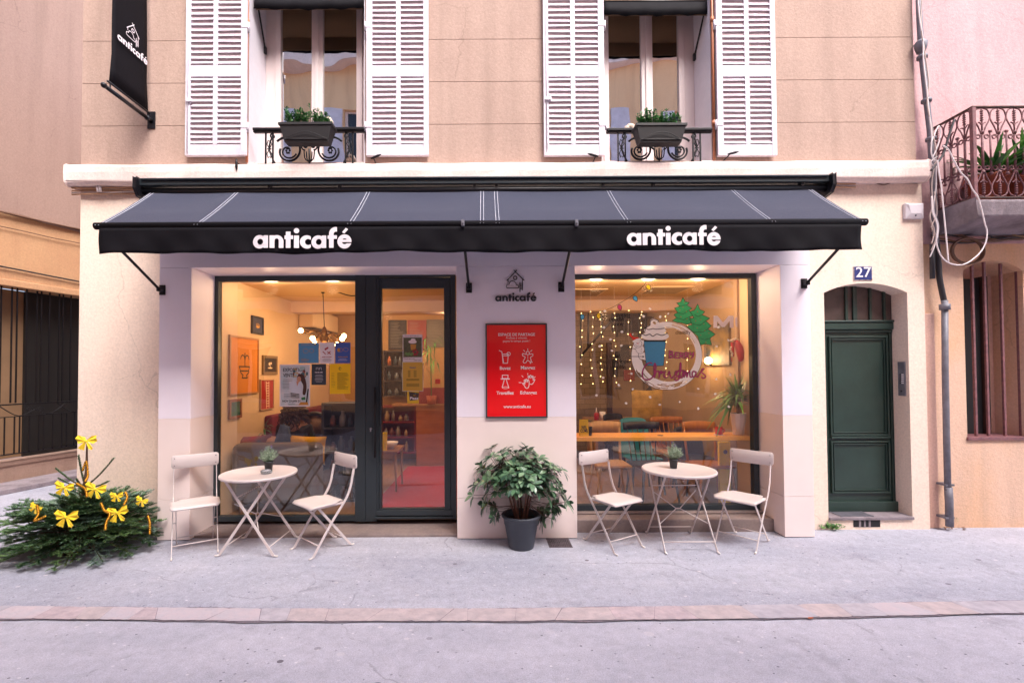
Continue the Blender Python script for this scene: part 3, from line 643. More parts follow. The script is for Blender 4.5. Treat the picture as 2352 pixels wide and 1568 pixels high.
# ------------------------------------------------------------------ ironwork helpers
def spiral(c, r0, r1, a0, turns, n=18, y=None, flip=1):
    return [(c[0] + flip * (r0 + (r1 - r0) * i / n) * math.cos(RAD(a0) + turns * 2 * math.pi * i / n), c[1], c[2] + (r0 + (r1 - r0) * i / n) * math.sin(RAD(a0) + turns * 2 * math.pi * i / n)) for i in range(n + 1)]
def balconette(px0, px1, pyt, label):
    Y = YW - .045; x0, x1 = P(px0, 300, Y).x, P(px1, 300, Y).x; zt = P(px0, pyt, Y).z; zb = Z_LT + .012; cx = (x0 + x1) / 2
    t = thing('window_railing', label, 'railing', (cx, Y, zb), 'iron window railings upstairs')
    r = B(); r.box((x0, Y - .03, zt - .03), (x1, Y + .03, zt)); r.box((x0, Y - .02, zt - .045), (x1, Y + .02, zt - .031)); r.build('handrail', M['iron'], t, bevel=.006)
    b = B(); zr = zt - .045; b.box((x0 + .04, Y - .006, zb), (x1 - .04, Y + .006, zb + .012))
    w = x1 - x0; ox = .13 * w / 1.2
    for x in (x0 + ox, x0 + ox + .075, x1 - ox, x1 - ox - .075): b.box((x - .007, Y - .007, zb), (x + .007, Y + .007, zr))
    H = zr - zb; zm = zb + H / 2
    for s, xc in ((-1, cx - w * .19), (1, cx + w * .19)):
        R = H * .45
        b.tube(spiral((xc, Y, zm - .02), R, R * .55, 40, .93, 24, flip=s), .011, 6)
        b.tube(spiral((xc, Y, zm - .02), R * .6, R * .12, 200, .9, 16, flip=s), .009, 6)
        for k in range(6):
            a = k * math.pi / 3; b.ball((xc + .018 * math.cos(a), Y - .003, zm - .02 + .026 * math.sin(a)), .012, 6)
        b.tube(cr([(xc + s * R * .9, Y, zb + .02), (xc + s * R * 1.3, Y, zm), (xc + s * R * 1.05, Y, zr - .02)], 5), .008, 6)
        b.tube(spiral((xc + s * R * 1.05, Y, zr - .035), .03, .008, 90, 1.1, 12, flip=-s), .008, 6)
        b.tube(spiral((xc - s * R * 1.15, Y, zm + .03), .045, .01, 270, 1.2, 14, flip=s), .008, 6)
        xe = (x0 + ox + .0375) if s < 0 else (x1 - ox - .0375)
        for zz, fl in ((zm + .05, 1), (zm - .05, -1)):
            for q in (-1, 1): b.tube([(xe, Y, zm), (xe + q * .024, Y, zz), (xe + q * .012, Y, zz + fl * .045), (xe, Y, zz + fl * .03)], .005, 6)
        b.box((xe - .02, Y - .004, zm - .006), (xe + .02, Y + .004, zm + .006))
    b.tube([(cx, Y, zb), (cx, Y, zm)], .007, 6)
    for s in (-1, 1):
        for q in (.03, .055): b.tube(cr([(cx, Y, zb + .03), (cx + s * q * .8, Y, zb + .07), (cx + s * q, Y, zb + .11 + q)], 4), .006, 6)
    b.build('scrollwork', M['iron'], t)
    return t
balconette(583, 838, 296, 'black scrolled iron window railing above the glass door')
balconette(1393, 1634, 297, 'black scrolled iron window railing above the painted window')
M['boxleaf'] = [mat('box_leaf_%d' % i, c, .5) for i, c in enumerate(('#3f7a44', '#5f9a58', '#94b884', '#2c5836'))]
def planter(px0, px1, py0, py1, label, seed, tilt):
    Y = YW - .2; x0, z1 = XZ(px0, py0, Y - .09); x1, z0 = XZ(px1, py1, Y - .09); cx = (x0 + x1) / 2; w = (x1 - x0) / 2
    t = thing('flower_box', label, 'planter', (cx, Y, z0), 'plastic flower boxes on the window railings')
    b = B(); d0, d1 = .05, .08; zr = z1 - .025
    def ring(hw, hd, z): return [(cx - hw, Y - hd, z), (cx + hw, Y - hd, z), (cx + hw, Y + hd, z), (cx - hw, Y + hd, z)]
    v = ring(w * .80, d0, z0) + ring(w * .955, d1 - .008, zr) + ring(w, d1, zr) + ring(w, d1, z1) + ring(w - .018, d1 - .018, z1) + ring(w - .02, d1 - .02, z1 - .03)
    f = [(0, 3, 2, 1)] + [(4 * k + j, 4 * k + (j + 1) % 4, 4 * k + 4 + (j + 1) % 4, 4 * k + 4 + j) for k in range(5) for j in range(4)] + [(20, 21, 22, 23)]
    b.add(v, f)
    q = [(cx - w * .7 + 1.4 * w * i / 14, Y - .068 - .012 * math.sin(math.pi * i / 14), z0 + .03 + .06 * math.sin(math.pi * i / 14)) for i in range(15)]; b.tube(q, .004, 6)
    b.box((cx - w * .78, Y - d0 - .012, z0 + .022), (cx + w * .78, Y - d0 + .01, z0 + .034))
    b.build('trough', M['brown_plastic'], t, bevel=.004)
    r = random.Random(seed); lf = B()
    for k in range(80):
        x = cx + r.uniform(-.85, .85) * w; yy = Y + r.uniform(-.06, .06); h = r.uniform(.07, .17) * (1 - .4 * abs(x - cx - w * .1) / w if r.random() < .6 else 1)
        top = Vector((x + r.uniform(-.03, .03), yy - r.uniform(-.02, .03), z1 + h)); base = Vector((x, yy, z1 - .03)); lf.tube([base, top], .0015, 4, mi=3)
        for j in range(22):
            p = base.lerp(top, r.uniform(.3, 1)); dd = Vector((r.uniform(-1, 1), r.uniform(-1, 1), r.uniform(-.2, .9)))
            lf.leaf(p, dd, (r.uniform(-.3, .3), r.uniform(-.5, 0), 1), r.uniform(.022, .036), r.uniform(.014, .022), .1, 2, mi=r.choice([0, 0, 1, 1, 2, 3]))
    lf.build('foliage', M['boxleaf'], t)
planter(637, 762, 279, 321, 'brown plastic flower box on the railing above the glass door', 2, 0)
planter(1462, 1581, 281, 322, 'brown plastic flower box on the railing above the painted window', 5, 0)
# a pale ornament beside each planter
sp = mat('cream_stone_ornament', '#d9c3b3', .8, var=.15, vs=20, bump=.4, bs=30)
for px_, py_, lb in ((752, 276, 'lumpy cream stone ornament behind the flower box above the door'), (1448, 292, 'lumpy cream stone ornament beside the flower box above the painted window')):
    p = P(px_, py_, YW - .04); b = B(); b.ball(p, .045, 10, sc=(1.1, .8, .8)); b.ball(p + Vector((-.035, 0, -.02)), .035, 10); b.ball(p + Vector((.03, 0, -.03)), .035, 10)
    tag(b.build('ornament', sp), lb, 'ornament')

# ------------------------------------------------------------------ small awnings over the upstairs windows
M['minic'] = mat('brown_black_canopy', '#8f7258', .9)  # black cloth; light shining through it put into the brown colour
def mini(px0, px1, py, armpx, side, label):
    Y = YW + .045; x0, x1 = P(px0, 10, Y).x, P(px1, 10, Y).x; z0 = P(px0, py, Y).z; z1 = z0 + .14
    t = thing('window_awning', label, 'awning', ((x0 + x1) / 2, YW, z1), 'small black awnings over the upstairs windows')
    n = 24; vs = [(x0 + (x1 - x0) * i / n, Y - .01 + .006 * math.sin(i * 1.7), z0 - .012 * math.sin(math.pi * i / n) + .006 * math.sin(i * .9)) for i in range(n + 1)] + [(x0 + (x1 - x0) * i / n, Y - .004, z1) for i in range(n + 1)]
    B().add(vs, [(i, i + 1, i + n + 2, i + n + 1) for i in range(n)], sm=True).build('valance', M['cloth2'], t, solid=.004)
    B().box((x0 + .01, Y + .012, z0 + .004), (x1 - .01, Y + .016, z1 + .02)).build('lining', M['minic'], t)  # board added so the valance mirrors brown in the window glass
    vs = [(x0 + (x1 - x0) * i / n, Y, z1 + .01) for i in range(n + 1)] + [(x0 + (x1 - x0) * i / n, YW + .34, z1 + .45 + .02 * math.sin(i)) for i in range(n + 1)]
    B().add(vs, [(i, i + 1, i + n + 2, i + n + 1) for i in range(n)], sm=True).build('canopy', M['minic'], t, solid=.003)
    B().tube([(x0 - .01, Y + .004, z1 + .014), (x1 + .01, Y + .004, z1 + .014)], .010, 10).build('front_bar', M['black'], t)
    for s in (-1, 1):
        xe = x0 + .02 if s < 0 else x1 - .02; w_ = OP[0] if x0 < 0 else OP[1]; xw = w_[0] + .02 if s < 0 else w_[1] - .02
        zb = P(armpx[0], armpx[1], YW + .32).z
        b = B(); b.tube([(xe, Y + .01, z1 - .01), (xw, YW + .32, zb)], .010, 8); b.box((xw - .012, YW + .305, zb - .045), (xw + .012, YW + .335, zb + .03)); b.build('arm', M['black'], t)
mini(584, 834, 22, (603, 115), -1, 'small black awning over the window above the glass door')
mini(1388, 1628, 36, (1607, 130), 1, 'small black awning over the window above the painted window')

# ------------------------------------------------------------------ hanging banner
X = P(349, 277, YW).x; pb = P(349, 277, YW)
t = thing('hanging_banner', 'tall black fabric banner on a wall pole with white bird house logo', 'banner', pb)
zo = pb.z; yo = 4.17
b = B(); b.box((X - .04, YW - .012, zo - .09), (X + .04, YW - .001, zo + .09)); b.build('wall_plate', M['black'], t, bevel=.002)
b = B(); b.tube([(X, YW, zo - .01), (X, yo - .02, zo - .01)], .019, 12); b.ball((X, yo - .025, zo - .01), .026, 10); b.lathe([(.024, -.03), (.024, .03)], (X, YW - .05, zo - .01), 12, axis='y'); b.build('pole', M['black'], t)
b = B(); b.tube([(X - .005, YW - .03, zo + .06), (X - .005, yo + .02, zo + .06)], .010, 8); b.box((X - .008, yo + .045, zo), (X, yo + .055, zo + .06)); b.box((X - .008, YW - .06, zo), (X, YW - .05, zo + .06)); b.build('hem_rod', M['black'], t)
b = B(); n = 16; vs = []; fs = []
for j in range(n + 1):
    z = zo + .065 + 2.3 * j / n
    for i in range(9):
        s = i / 8; ins = .03 * min(1, j / 2) if True else 0
        vs.append((X - .008 + .012 * math.sin(j * .5 + s * 3) * (.4 if j else 0), YW - .045 - ins + (yo + .04 + ins * 1.0 - (YW - .045 - ins)) * s, z))
for j in range(n):
    for i in range(8): fs.append((j * 9 + i, j * 9 + i + 1, (j + 1) * 9 + i + 1, (j + 1) * 9 + i))
b.add(vs, fs, sm=True); b.build('cloth', M['cloth2'], t, solid=.003)
lz = PXW(303, 118, X).z; ly = PXW(303, 118, X).y
b = B(); cut(b, U(WORD, ICON), (380, 2030, -680, 600), 14, lambda u, v: (X + .012, ly + (u - 1197) / 1605 * .385, lz - (v - 500) / 1605 * .385)); b.build('logo', M['ink'], t)

# ------------------------------------------------------------------ main awning
YA = 3.84
t = thing('cafe_awning', 'long black awning across the whole shop front with white lettering on its valance', 'awning', (0, YW, 3.4))
ax0, ax1 = P(334, 440, 4.45).x, P(1892, 440, 4.45).x; fx_0, fx_1 = P(222, 508, YA).x, P(1986, 505, YA).x
zf = P(1100, 510, YA).z; zb_ = P(1100, 436, 4.47).z
b = B(); z0, z1 = P(1100, 423, 4.42).z, P(1100, 408, 4.42).z
b.box((ax0 - .04, 4.40, z0), (ax1 + .04, 4.50, z1)); b.tube([(ax0, 4.39, z1 - .012), (ax1, 4.39, z1 - .012)], .012, 8); b.build('cassette', M['anthr'], t, bevel=.004)
b = B(); zt_ = P(1100, 428, 4.44).z; b.tube([(ax0 - .02, 4.46, zt_ - .03), (ax1 + .02, 4.46, zt_ - .03)], .036, 14)
for px_ in (620, 780, 1090, 1140, 1385, 1500, 1840): 
    x = P(px_, 420, 4.44).x; b.box((x - .012, 4.42, zt_ - .02), (x + .012, 4.47, z0 - .001))
b.build('roller', M['black'], t)
b = B()
for x in (ax0 - .055, ax1 + .02):
    b.mark(); pr = [(4.36, z1), (4.36, z0 - .04), (4.40, zt_ - .09), (4.50, zt_ - .11), (4.60, zt_ - .08), (4.72, z0 - .02), (4.72, z1)]
    vs = [(x, y, z) for y, z in pr] + [(x + .035, y, z) for y, z in pr]; k = len(pr)
    b.add(vs, [tuple(range(k)), tuple(range(k, 2 * k))[::-1]] + [(i, (i + 1) % k, (i + 1) % k + k, i + k) for i in range(k)])
b.build('end_cap', M['black'], t, bevel=.006)
b = B(); nx, ny = 120, 14
seams = [P(px_, 512, YA).x for px_ in (455, 805, 1107, 1143, 1442, 1772)]
def cz(x, s):
    e = sorted([fx_0] + seams + [fx_1]); q = 0
    for a, c in zip(e[:-1], e[1:]):
        if a <= x <= c and c - a > .3: q = math.sin(math.pi * (x - a) / (c - a))
    return zb_ + (zf - zb_) * s - .012 * math.sin(math.pi * s) - .035 * q * math.sin(math.pi * min(1, s * 1.5)) * (1 - s * .5)
def cy_(s): return 4.47 + (YA + .01 - 4.47) * s
vs = [(fx_0 + (fx_1 - fx_0) * i / nx * 1.0, cy_(j / ny), cz(fx_0 + (fx_1 - fx_0) * i / nx, j / ny)) for j in range(ny + 1) for i in range(nx + 1)]
b.add(vs, [(j * (nx + 1) + i, j * (nx + 1) + i + 1, (j + 1) * (nx + 1) + i + 1, (j + 1) * (nx + 1) + i) for j in range(ny) for i in range(nx)], sm=True)
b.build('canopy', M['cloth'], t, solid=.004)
b = B()
for x in seams + [fx_0 + .03, fx_1 - .03]:
    b.mark()
    for dx in (-.014, .014): b.tube([(x + dx, cy_(j / ny) - .001, cz(x, j / ny) + .0035) for j in range(ny + 1)] + [(x + dx, YA - .036, zf - .02)], .0022, 4)
b.build('stitching', M['thread'], t)
b = B(); b.tube([(fx_0 - .01, YA, zf - .018), (fx_1 + .01, YA, zf - .018)], .030, 14); b.build('front_bar', M['cloth2'], t)
vz1 = zf - .043; vz0 = P(1100, 579, YA - .02).z; vx0, vx1 = P(229, 540, YA - .02).x, P(1978, 540, YA - .02).x
nv, nh = 180, 8; rv = random.Random(11); ph = [rv.uniform(0, 6) for _ in range(4)]
def vy(x, s): return YA - .025 + s * (.010 * math.sin(x * 5.3 + ph[0]) + .009 * math.sin(x * 11 + ph[1] + s * 3) + .006 * math.sin(x * 23 + ph[2] - s * 4))
b = B(); vs = [(vx0 + (vx1 - vx0) * i / nv, vy(vx0 + (vx1 - vx0) * i / nv, j / nh), vz1 + (vz0 + .006 * math.sin(i * .11) + .003 * math.sin(i * .37) - vz1) * j / nh) for j in range(nh + 1) for i in range(nv + 1)]
b.add(vs, [(j * (nv + 1) + i, j * (nv + 1) + i + 1, (j + 1) * (nv + 1) + i + 1, (j + 1) * (nv + 1) + i) for j in range(nh) for i in range(nv)], sm=True)
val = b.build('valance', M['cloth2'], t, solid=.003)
for cx_, cy_p, wpx in ((695, 570, 227), (1547, 563, 217)):
    p = P(cx_, cy_p, YA - .04); w_ = wpx / F_PX * (YA - .04); k = w_ / 1605
    b = B(); cut(b, WORD, (380, 2030, 200, 600), 7, lambda u, v: (p.x + (u - 1197) * k, vy(p.x + (u - 1197) * k, .5) - .022, p.z - (v - 563) * k)); b.build('lettering', M['ink'], val)
b = B()
for px_ in (1063, 1324):
    b.mark(); q = P(px_, 512, YA - .03); b.box((q.x - .014, YA - .045, q.z - .03), (q.x + .014, YA + .02, q.z + .025)); b.lathe([(.008, -.06), (.008, -.04)], (q.x, YA, q.z - .005), 8, axis='y')
b.build('clip', M['zinc'], t, bevel=.005)
for bx, by, tx in ((369, 665, 224), (1077, 660, 1062), (1290, 658, 1322), (1851, 650, 1982)):
    q = P(bx, by, YP - .03); x2 = P(tx, 510, YA).x
    a = B(); a.tube([(q.x, YP - .05, q.z), (x2, YA + .04, zf - .04)], .013, 8); am = a.build('arm', M['black'], t)
    a = B(); a.box((q.x - .03, YP - .012, q.z - .05), (q.x + .03, YP - .0005, q.z + .05)); a.box((q.x - .02, YP - .065, q.z - .022), (q.x + .02, YP - .012, q.z + .022)); a.build('bracket', M['black'], am, bevel=.004)

# ------------------------------------------------------------------ wall logo and red board
b = B(); k = (1232 - 1137) / F_PX * YP / 1605; p = P(1184.5, 692, YP)
cut(b, U(WORD, ICON), (380, 2030, -680, 600), 10, lambda u, v: (p.x + (u - 1197) * k, YP - .010, p.z - (v - 563) * k), merge=False)
o = b.build('wall_logo', M['dark']); o.modifiers.new('solid', 'SOLIDIFY').thickness = .008
tag(o, 'dark grey bird house logo and word on the cladding above the red board', 'logo')
t = thing('red_board', 'framed red poster board on the pillar between window and door', 'sign', P(1186, 960, YP))
x0, z1 = XZ(1115, 743, YP - .02); x1, z0 = XZ(1258, 959, YP - .02)
b = B(); w = .014
b.box((x0, YP - .024, z0), (x0 + w, YP - .001, z1)); b.box((x1 - w, YP - .024, z0), (x1, YP - .001, z1)); b.box((x0 + w, YP - .0235, z0), (x1 - w, YP - .001, z0 + w)); b.box((x0 + w, YP - .0235, z1 - w), (x1 - w, YP - .001, z1)); b.build('frame', M['anthr'], t, bevel=.002)
M['red'] = mat('glossy_red_poster', '#f0141e', .15, coat=.4)
pp = B().box((x0 + w, YP - .016, z0 + w), (x1 - w, YP - .004, z1 - w)).build('panel', M['red'], t)
M['offw'] = mat('off_white_print', '#f0dcdc', .5)
Q = zc(1700, 950, 2.412); YT = YP - .0175
def RB(zx, zy): q = Q(zx, zy); p = P(*q, YT); return (p.x, YT, p.z)
for s_, zx, zy, sz, bo in (('ESPACE DE PARTAGE', 572, 745, .058, .0011), ('Profitez à volonté,', 572, 772, .042, 0), ('payez le temps passé !', 572, 800, .042, 0), ('Buvez', 468, 1050, .055, .0012), ('Mangez', 674, 1047, .055, .0012), ('Travaillez', 468, 1274, .055, .0012), ('Echangez', 680, 1271, .055, .0012), ('www.anticafe.eu', 578, 1396, .05, .0008)):
    o_ = RB(zx, zy); wd = {'ESPACE DE PARTAGE': 332, 'Profitez à volonté,': 190, 'payez le temps passé !': 245, 'Buvez': 98, 'Mangez': 130, 'Travaillez': 156, 'Echangez': 150, 'www.anticafe.eu': 245}[s_] / 2.412 / 1.63265 / F_PX * YT
    o = text(s_, sz, M['offw'], pp, o_, bold=bo)
    xs_ = [v.co.x for v in o.data.vertices]; sc = wd / (max(xs_) - min(xs_))
    for v in o.data.vertices: v.co.x = o_[0] + (v.co.x - o_[0]) * sc; v.co.z = o_[2] + (v.co.z - o_[2]) * sc
W_ = 3.2
ic = U(sLine([(415, 878), (438, 888), (455, 985)], W_), sLine([(442, 910), (498, 910), (490, 992), (450, 992), (442, 910)], W_), sLine([(443, 925), (496, 925)], W_), I(sCirc(500, 908, 18), N(sCirc(500, 908, 12))),
  I(sCirc(673, 900, 18), N(sCirc(673, 900, 12))), sLine(cr([(655, 912), (628, 905), (628, 925), (650, 938), (632, 975), (640, 990), (658, 985), (672, 965), (690, 978), (705, 975), (698, 940), (718, 925), (716, 908), (690, 912)], 4), W_), sLine([(673, 862), (673, 875)], W_), sLine([(636, 875), (646, 886)], W_), sLine([(710, 875), (700, 886)], W_), sCirc(673, 930, 4), sCirc(673, 947, 4), sCirc(698, 990, 6), sCirc(712, 982, 5),
  sLine([(443, 1100), (494, 1100), (494, 1130), (443, 1130), (443, 1100)], W_), sLine([(432, 1134), (506, 1134)], 5), sLine([(460, 1145), (442, 1210)], W_), sLine([(480, 1145), (502, 1215)], W_), I(sEll(472, 1213, 30, 10), N(sEll(472, 1213, 25, 6))),
  *[sLine(cr(q_, 4), W_) for q_ in ([(640, 1190), (626, 1175), (636, 1172), (648, 1180), (640, 1150), (648, 1142), (655, 1165), (655, 1140), (664, 1136), (668, 1162), (675, 1142), (683, 1150), (686, 1185), (675, 1215), (655, 1215), (640, 1190)], [(680, 1130), (676, 1112), (684, 1108), (695, 1128), (692, 1106), (702, 1102), (712, 1126), (714, 1108), (722, 1112), (722, 1145), (734, 1138), (736, 1146), (715, 1180), (695, 1180)])],
  sLine([(673, 1085), (673, 1096)], W_), sLine([(620, 1105), (630, 1116)], W_), sLine([(740, 1115), (730, 1124)], W_), sLine([(594, 1166), (615, 1168)], W_))
for bd_ in ((405, 530, 855, 1010), (585, 750, 855, 1010), (420, 520, 1080, 1235), (585, 750, 1075, 1235)): b = B(); cut(b, ic, bd_, 2.2, lambda u, v: RB(u, v)); b.build('icon', M['offw'], pp)

# ------------------------------------------------------------------ house number, alarm box, intercom
t = thing('house_number_plate', 'blue enamel plate reading 27 above the green door', 'plate', P(1981, 643, YW))
x0, z1 = XZ(1960, 611, YW - .005); x1, z0 = XZ(2004, 644, YW - .005)
B().box((x0, YW - .006, z0), (x1, YW - .0005, z1)).build('plate', mat('white_enamel', '#d9d3dc', .3, col2='#8a6a58', vs=30), t, bevel=.004)
B().box((x0 + .008, YW - .009, z0 + .008), (x1 - .008, YW - .0055, z1 - .008)).build('blue_field', mat('blue_enamel', '#2c3a78', .25, var=.2, vs=20, coat=.5), t, bevel=.003)
o = text('27', (z1 - z0) * .98, M['ink'], t, ((x0 + x1) / 2, YW - .0105, z0 + .036), bold=.001, sx=1.1, name='digits')
t = thing('alarm_box', 'white plastic box on the cream wall under the ledge near the pipe', 'alarm box', P(2103, 500, YW))
x0, z1 = XZ(2081, 466, YW - .04); x1, z0 = XZ(2124, 501, YW - .04)
b = B(); v = [(x0, YW - .001, z0), (x1, YW - .001, z0), (x1, YW - .001, z1), (x0, YW - .001, z1), (x0, YW - .03, z0), (x1, YW - .03, z0), (x1, YW - .03, z1), (x0, YW - .03, z1), (x0 + .04, YW - .05, z0 + .05), (x1 - .04, YW - .05, z0 + .05), (x1 - .02, YW - .05, z1 - .02), (x0 + .02, YW - .05, z1 - .02)]
b.add(v, [(0, 1, 5, 4), (1, 2, 6, 5), (2, 3, 7, 6), (3, 0, 4, 7), (4, 5, 9, 8), (5, 6, 10, 9), (6, 7, 11, 10), (7, 4, 8, 11), (8, 9, 10, 11)]); b.build('case', M['white'], t, bevel=.004)
cxx = (x0 + x1) / 2; B().lathe([(.008, -.046), (.008, -.03)], (cxx, YW, z0 + .028), 8, axis='y').build('keyhole', M['dark'], t)

# ------------------------------------------------------------------ green door no 27 (part of the building)
YD = YW + .19; gx0, gx1 = DX0, P(2052, 900, YD).x
g = B(); g.box((DX0 - .05, YD + .01, DZ0 + .01), (DX1 + .02, YD + .05, DCR + .02)); gd = g.build('door', M['green'], cafe, label='dark green panelled wooden door with barred fanlight')
g = B(); zc1 = P(1970, 736, YD).z; zc2 = P(1970, 757, YD).z
g.box((DX0, YD - .04, zc1 - .022), (DX1, YD + .01, zc1)); g.box((DX0, YD - .028, zc2), (DX1, YD + .01, zc1 - .022)); g.box((DX0, YD - .012, zc2 - .03), (DX1, YD + .01, zc2)); g.build('cornice', M['green'], gd, bevel=.008)
g = B(); zk = P(1970, 1150, YD).z; g.box((DX0, YD - .03, DZ0 + .003), (gx1, YD + .01, zk)); 
px_a, px_b = P(1905, 900, YD).x, P(2040, 900, YD).x; za, zb2, zc3, zd = P(0, 772, YD).z, P(0, 996, YD).z, P(0, 1012, YD).z, P(0, 1135, YD).z
za, zb2, zc3, zd = [P(1970, q, YD).z for q in (772, 1000, 1012, 1132)]
for (a_, c_) in ((zb2, za), (zd, zc3)):
    for k_, w_ in ((0, .018), (.03, .010)):
        g.box((px_a + k_, YD - .014 + k_ * .2, a_ + k_), (px_a + k_ + w_, YD + .01, c_ - k_)); g.box((px_b - k_ - w_ , YD - .014 + k_ * .2, a_ + k_), (px_b - k_, YD + .01, c_ - k_))
        g.box((px_a + k_ + w_, YD - .0135 + k_ * .2, c_ - k_ - w_), (px_b - k_ - w_, YD + .01, c_ - k_)); g.box((px_a + k_ + w_, YD - .0135 + k_ * .2, a_ + k_), (px_b - k_ - w_, YD + .01, a_ + k_ + w_))
g.box((px_a, YD - .022, zb2 - .028), (px_b, YD + .01, zb2 - .006)); g.build('moulding', M['green'], gd, bevel=.004)
g = B(); g.box((px_b + .02, YD - .006, zk), (px_b + .035, YD + .009, zc2 - .03)); g.build('closing_strip', M['green'], gd)
M['fan'] = mat('dusty_fanlight_glass', '#5b4b47', .35, col2='#3d3331', vs=6)
g = B(); g.box((DX0, YD - .002, zc1), (DX1, YD + .008, DCR + .01)); g.build('fanlight', M['fan'], gd)
g = B()
for q in (1946, 1966, 2001, 2033): 
    x = P(q, 700, YD - .02).x; w_ = .018 if q != 1966 else .03; g.box((x - w_, YD - .02, zc1), (x + w_ * .4, YD + .0, DCR))
g.build('fanlight_bars', M['green'], gd)
g = B(); g.lathe([(.02, -.04), (.024, -.025), (.008, -.015), (.008, .0)], (P(1912, 900, YD).x - .0, YD - .015, 1.12), 12, axis='y')
# threshold slab with grating
b = B(); b.box((DX0, YW - .02, .105), (DX1 + .004, YD + .02, DZ0)); b.build('door_sill', M['conc'], cafe, bevel=.005)
b = B(); s0, s1 = P(1935, 1175, YW).x, P(2005, 1175, YW).x
for i in range(12): y = YW + .01 + i * .013; b.box((s0, y, DZ0), (s1, y + .006, DZ0 + .006))
b.box((s0 - .012, YW, DZ0), (s0, YW + .165, DZ0 + .008)); b.box((s1, YW, DZ0), (s1 + .012, YW + .165, DZ0 + .008)); b.build('grating', M['zinc'], cafe)
b = B(); v0, v1 = P(1960, 1200, YW).x, P(2008, 1200, YW).x; b.box((v0, YW - .003, .03), (v1 + .06, YW - .0005, .1)); b.build('vent', M['blackint'], cafe)
b = B(); [b.box((v0 + .055 + k_ * .05, YW - .006, .03), (v0 + .075 + k_ * .05, YW - .0035, .1)) for k_ in range(3)]; b.build('vent_bars', M['conc'], cafe)
t = thing('intercom', 'grey metal intercom panel in the reveal beside the green door', 'intercom', P(2068, 910, 4.85))
Xr = DX1; pa = PXW(2060, 831, Xr - .006); pb2 = PXW(2079, 909, Xr - .006)
ya, yb = YW + .035, YW + .115; za, zb3 = pa.z, pb2.z
B().box((Xr - .014, ya, zb3), (Xr - .0005, yb, za)).build('panel', M['zinc'], t, bevel=.002)
b = B(); [b.box((Xr - .019, ya + .012, zb3 + .13 + k_ * .022), (Xr - .0142, ya + .034, zb3 + .142 + k_ * .022)) for k_ in range(5)]; b.build('name_tag', M['ink'], t, each=True)
b = B(); [b.box((Xr - .019, ya + .042, zb3 + .13 + k_ * .022), (Xr - .0142, ya + .056, zb3 + .142 + k_ * .022)) for k_ in range(5)]; b.lathe([(.011, -.022), (.011, -.0142)], (Xr, ya + .04, zb3 + .05), 10, axis='x'); b.build('button', M['dark'], t)
# ------------------------------------------------------------------ neighbour on the right: pink upper wall, peach ground floor, balcony
NY = 4.80; NX0 = 4.602
nb = thing('neighbour_building', 'pink and peach old building with a balcony and barred arched window', 'building', (NX0, NY, 0))
ZP = P(2250, 560, NY).z
wx0, wz0 = XZ(2222, 1004, NY); wx1 = P(2357, 900, NY).x; wsp, wcr = P(2285, 622, NY).z, P(2285, 598, NY).z
b = B(); arch_wall(b, NX0, 9, 0, ZP, wx0, wx1, wz0, wsp, wcr, NY, NY + .3); b.build('lower_wall', M['peach'], nb)
b = B(); b.box((NX0 - .04, NY - .012, ZP + .001), (9, NY + .3, 7.6)); b.build('upper_wall', M['pink'], nb)
M['dusk2'] = stucco('pinkish_plaster', '#d8b0a2', '#c99c88', 1.2, .4, .7)
b = B(); b.box((NX0 - .0, NY - .02, 0), (NX0 + .13, NY - .001, P(2150, 720, NY).z)); b.build('corner_strip', M['dusk2'], nb, bevel=.01)
b = B(); b.box((wx0 - .05, NY + .3, wz0 - .05), (wx1 + .05, NY + .34, wcr + .1)); b.build('window_back', M['dusk2'], nb)
b = B(); b.box((wx0 - .01, NY - .02, wz0 - .03), (wx1 + .02, NY + .31, wz0 + .004)); b.build('window_sill', M['rust'], nb, bevel=.004)
w = B(); w.box((5.29, NY + .22, wz0 + .01), (5.47, NY + .295, wsp - .04)).build('window', M['blackint'], nb, label='dark narrow casement set in the arched recess')
w2_ = B(); w2_.box((5.472, NY + .18, wz0 + .01), (5.52, NY + .297, wsp - .02)); w2_.build('casement_edge', mat('dark_brown_wood', '#3a2623', .6, col2='#241817', vs=8, stretch=(6, 6, 1)), nb)
b = B()
for q in (2237, 2265, 2303, 2340):
    x = P(q, 800, NY + .06).x; b.box((x - .011, NY + .05, wz0 + .004), (x + .011, NY + .072, wcr)); 
b.build('window_bar', M['rust'], nb, bevel=.002, each=True)
# balcony
BX0 = P(2148, 300, NY).x; BYF = 4.39 / 4.75 * 4.75; bl = P(2233, 245, 4.39)
BX0 = bl.x; BYF = 4.39; zr = bl.z; zs1 = P(2233, 459, BYF).z; zs0 = P(2240, 497, BYF).z
b = B(); pr = [(BYF - .02, zs1), (BYF - .025, zs1 - .03), (BYF, zs0), (NY - .013, zs0 - .08), (NY - .013, zs1)]
x0 = BX0 - .02; k = len(pr); vs = [(x0 + (.03 if i == 2 else 0), y, z) for i, (y, z) in enumerate(pr)] + [(9, y, z) for y, z in pr]
b.add(vs, [tuple(range(k)), tuple(range(k, 2 * k))[::-1]] + [(i, (i + 1) % k, (i + 1) % k + k, i + k) for i in range(k)]); slab = b.build('balcony_slab', M['conc'], nb, bevel=.015)
rail = B(); rail.box((BX0 - .015, BYF - .015, zr - .012), (7.2, BYF + .02, zr)); rail.box((BX0 - .015, BYF + .021, zr - .012), (BX0 + .02, NY, zr)); rail.box((BX0 - .01, BYF - .01, zs1 + .015), (7.2, BYF + .012, zs1 + .028)); rail.box((BX0 - .01, BYF + .013, zs1 + .015), (BX0 + .012, NY, zs1 + .028))
rl = rail.build('balcony_rail', M['rustrail'], nb, bevel=.002)
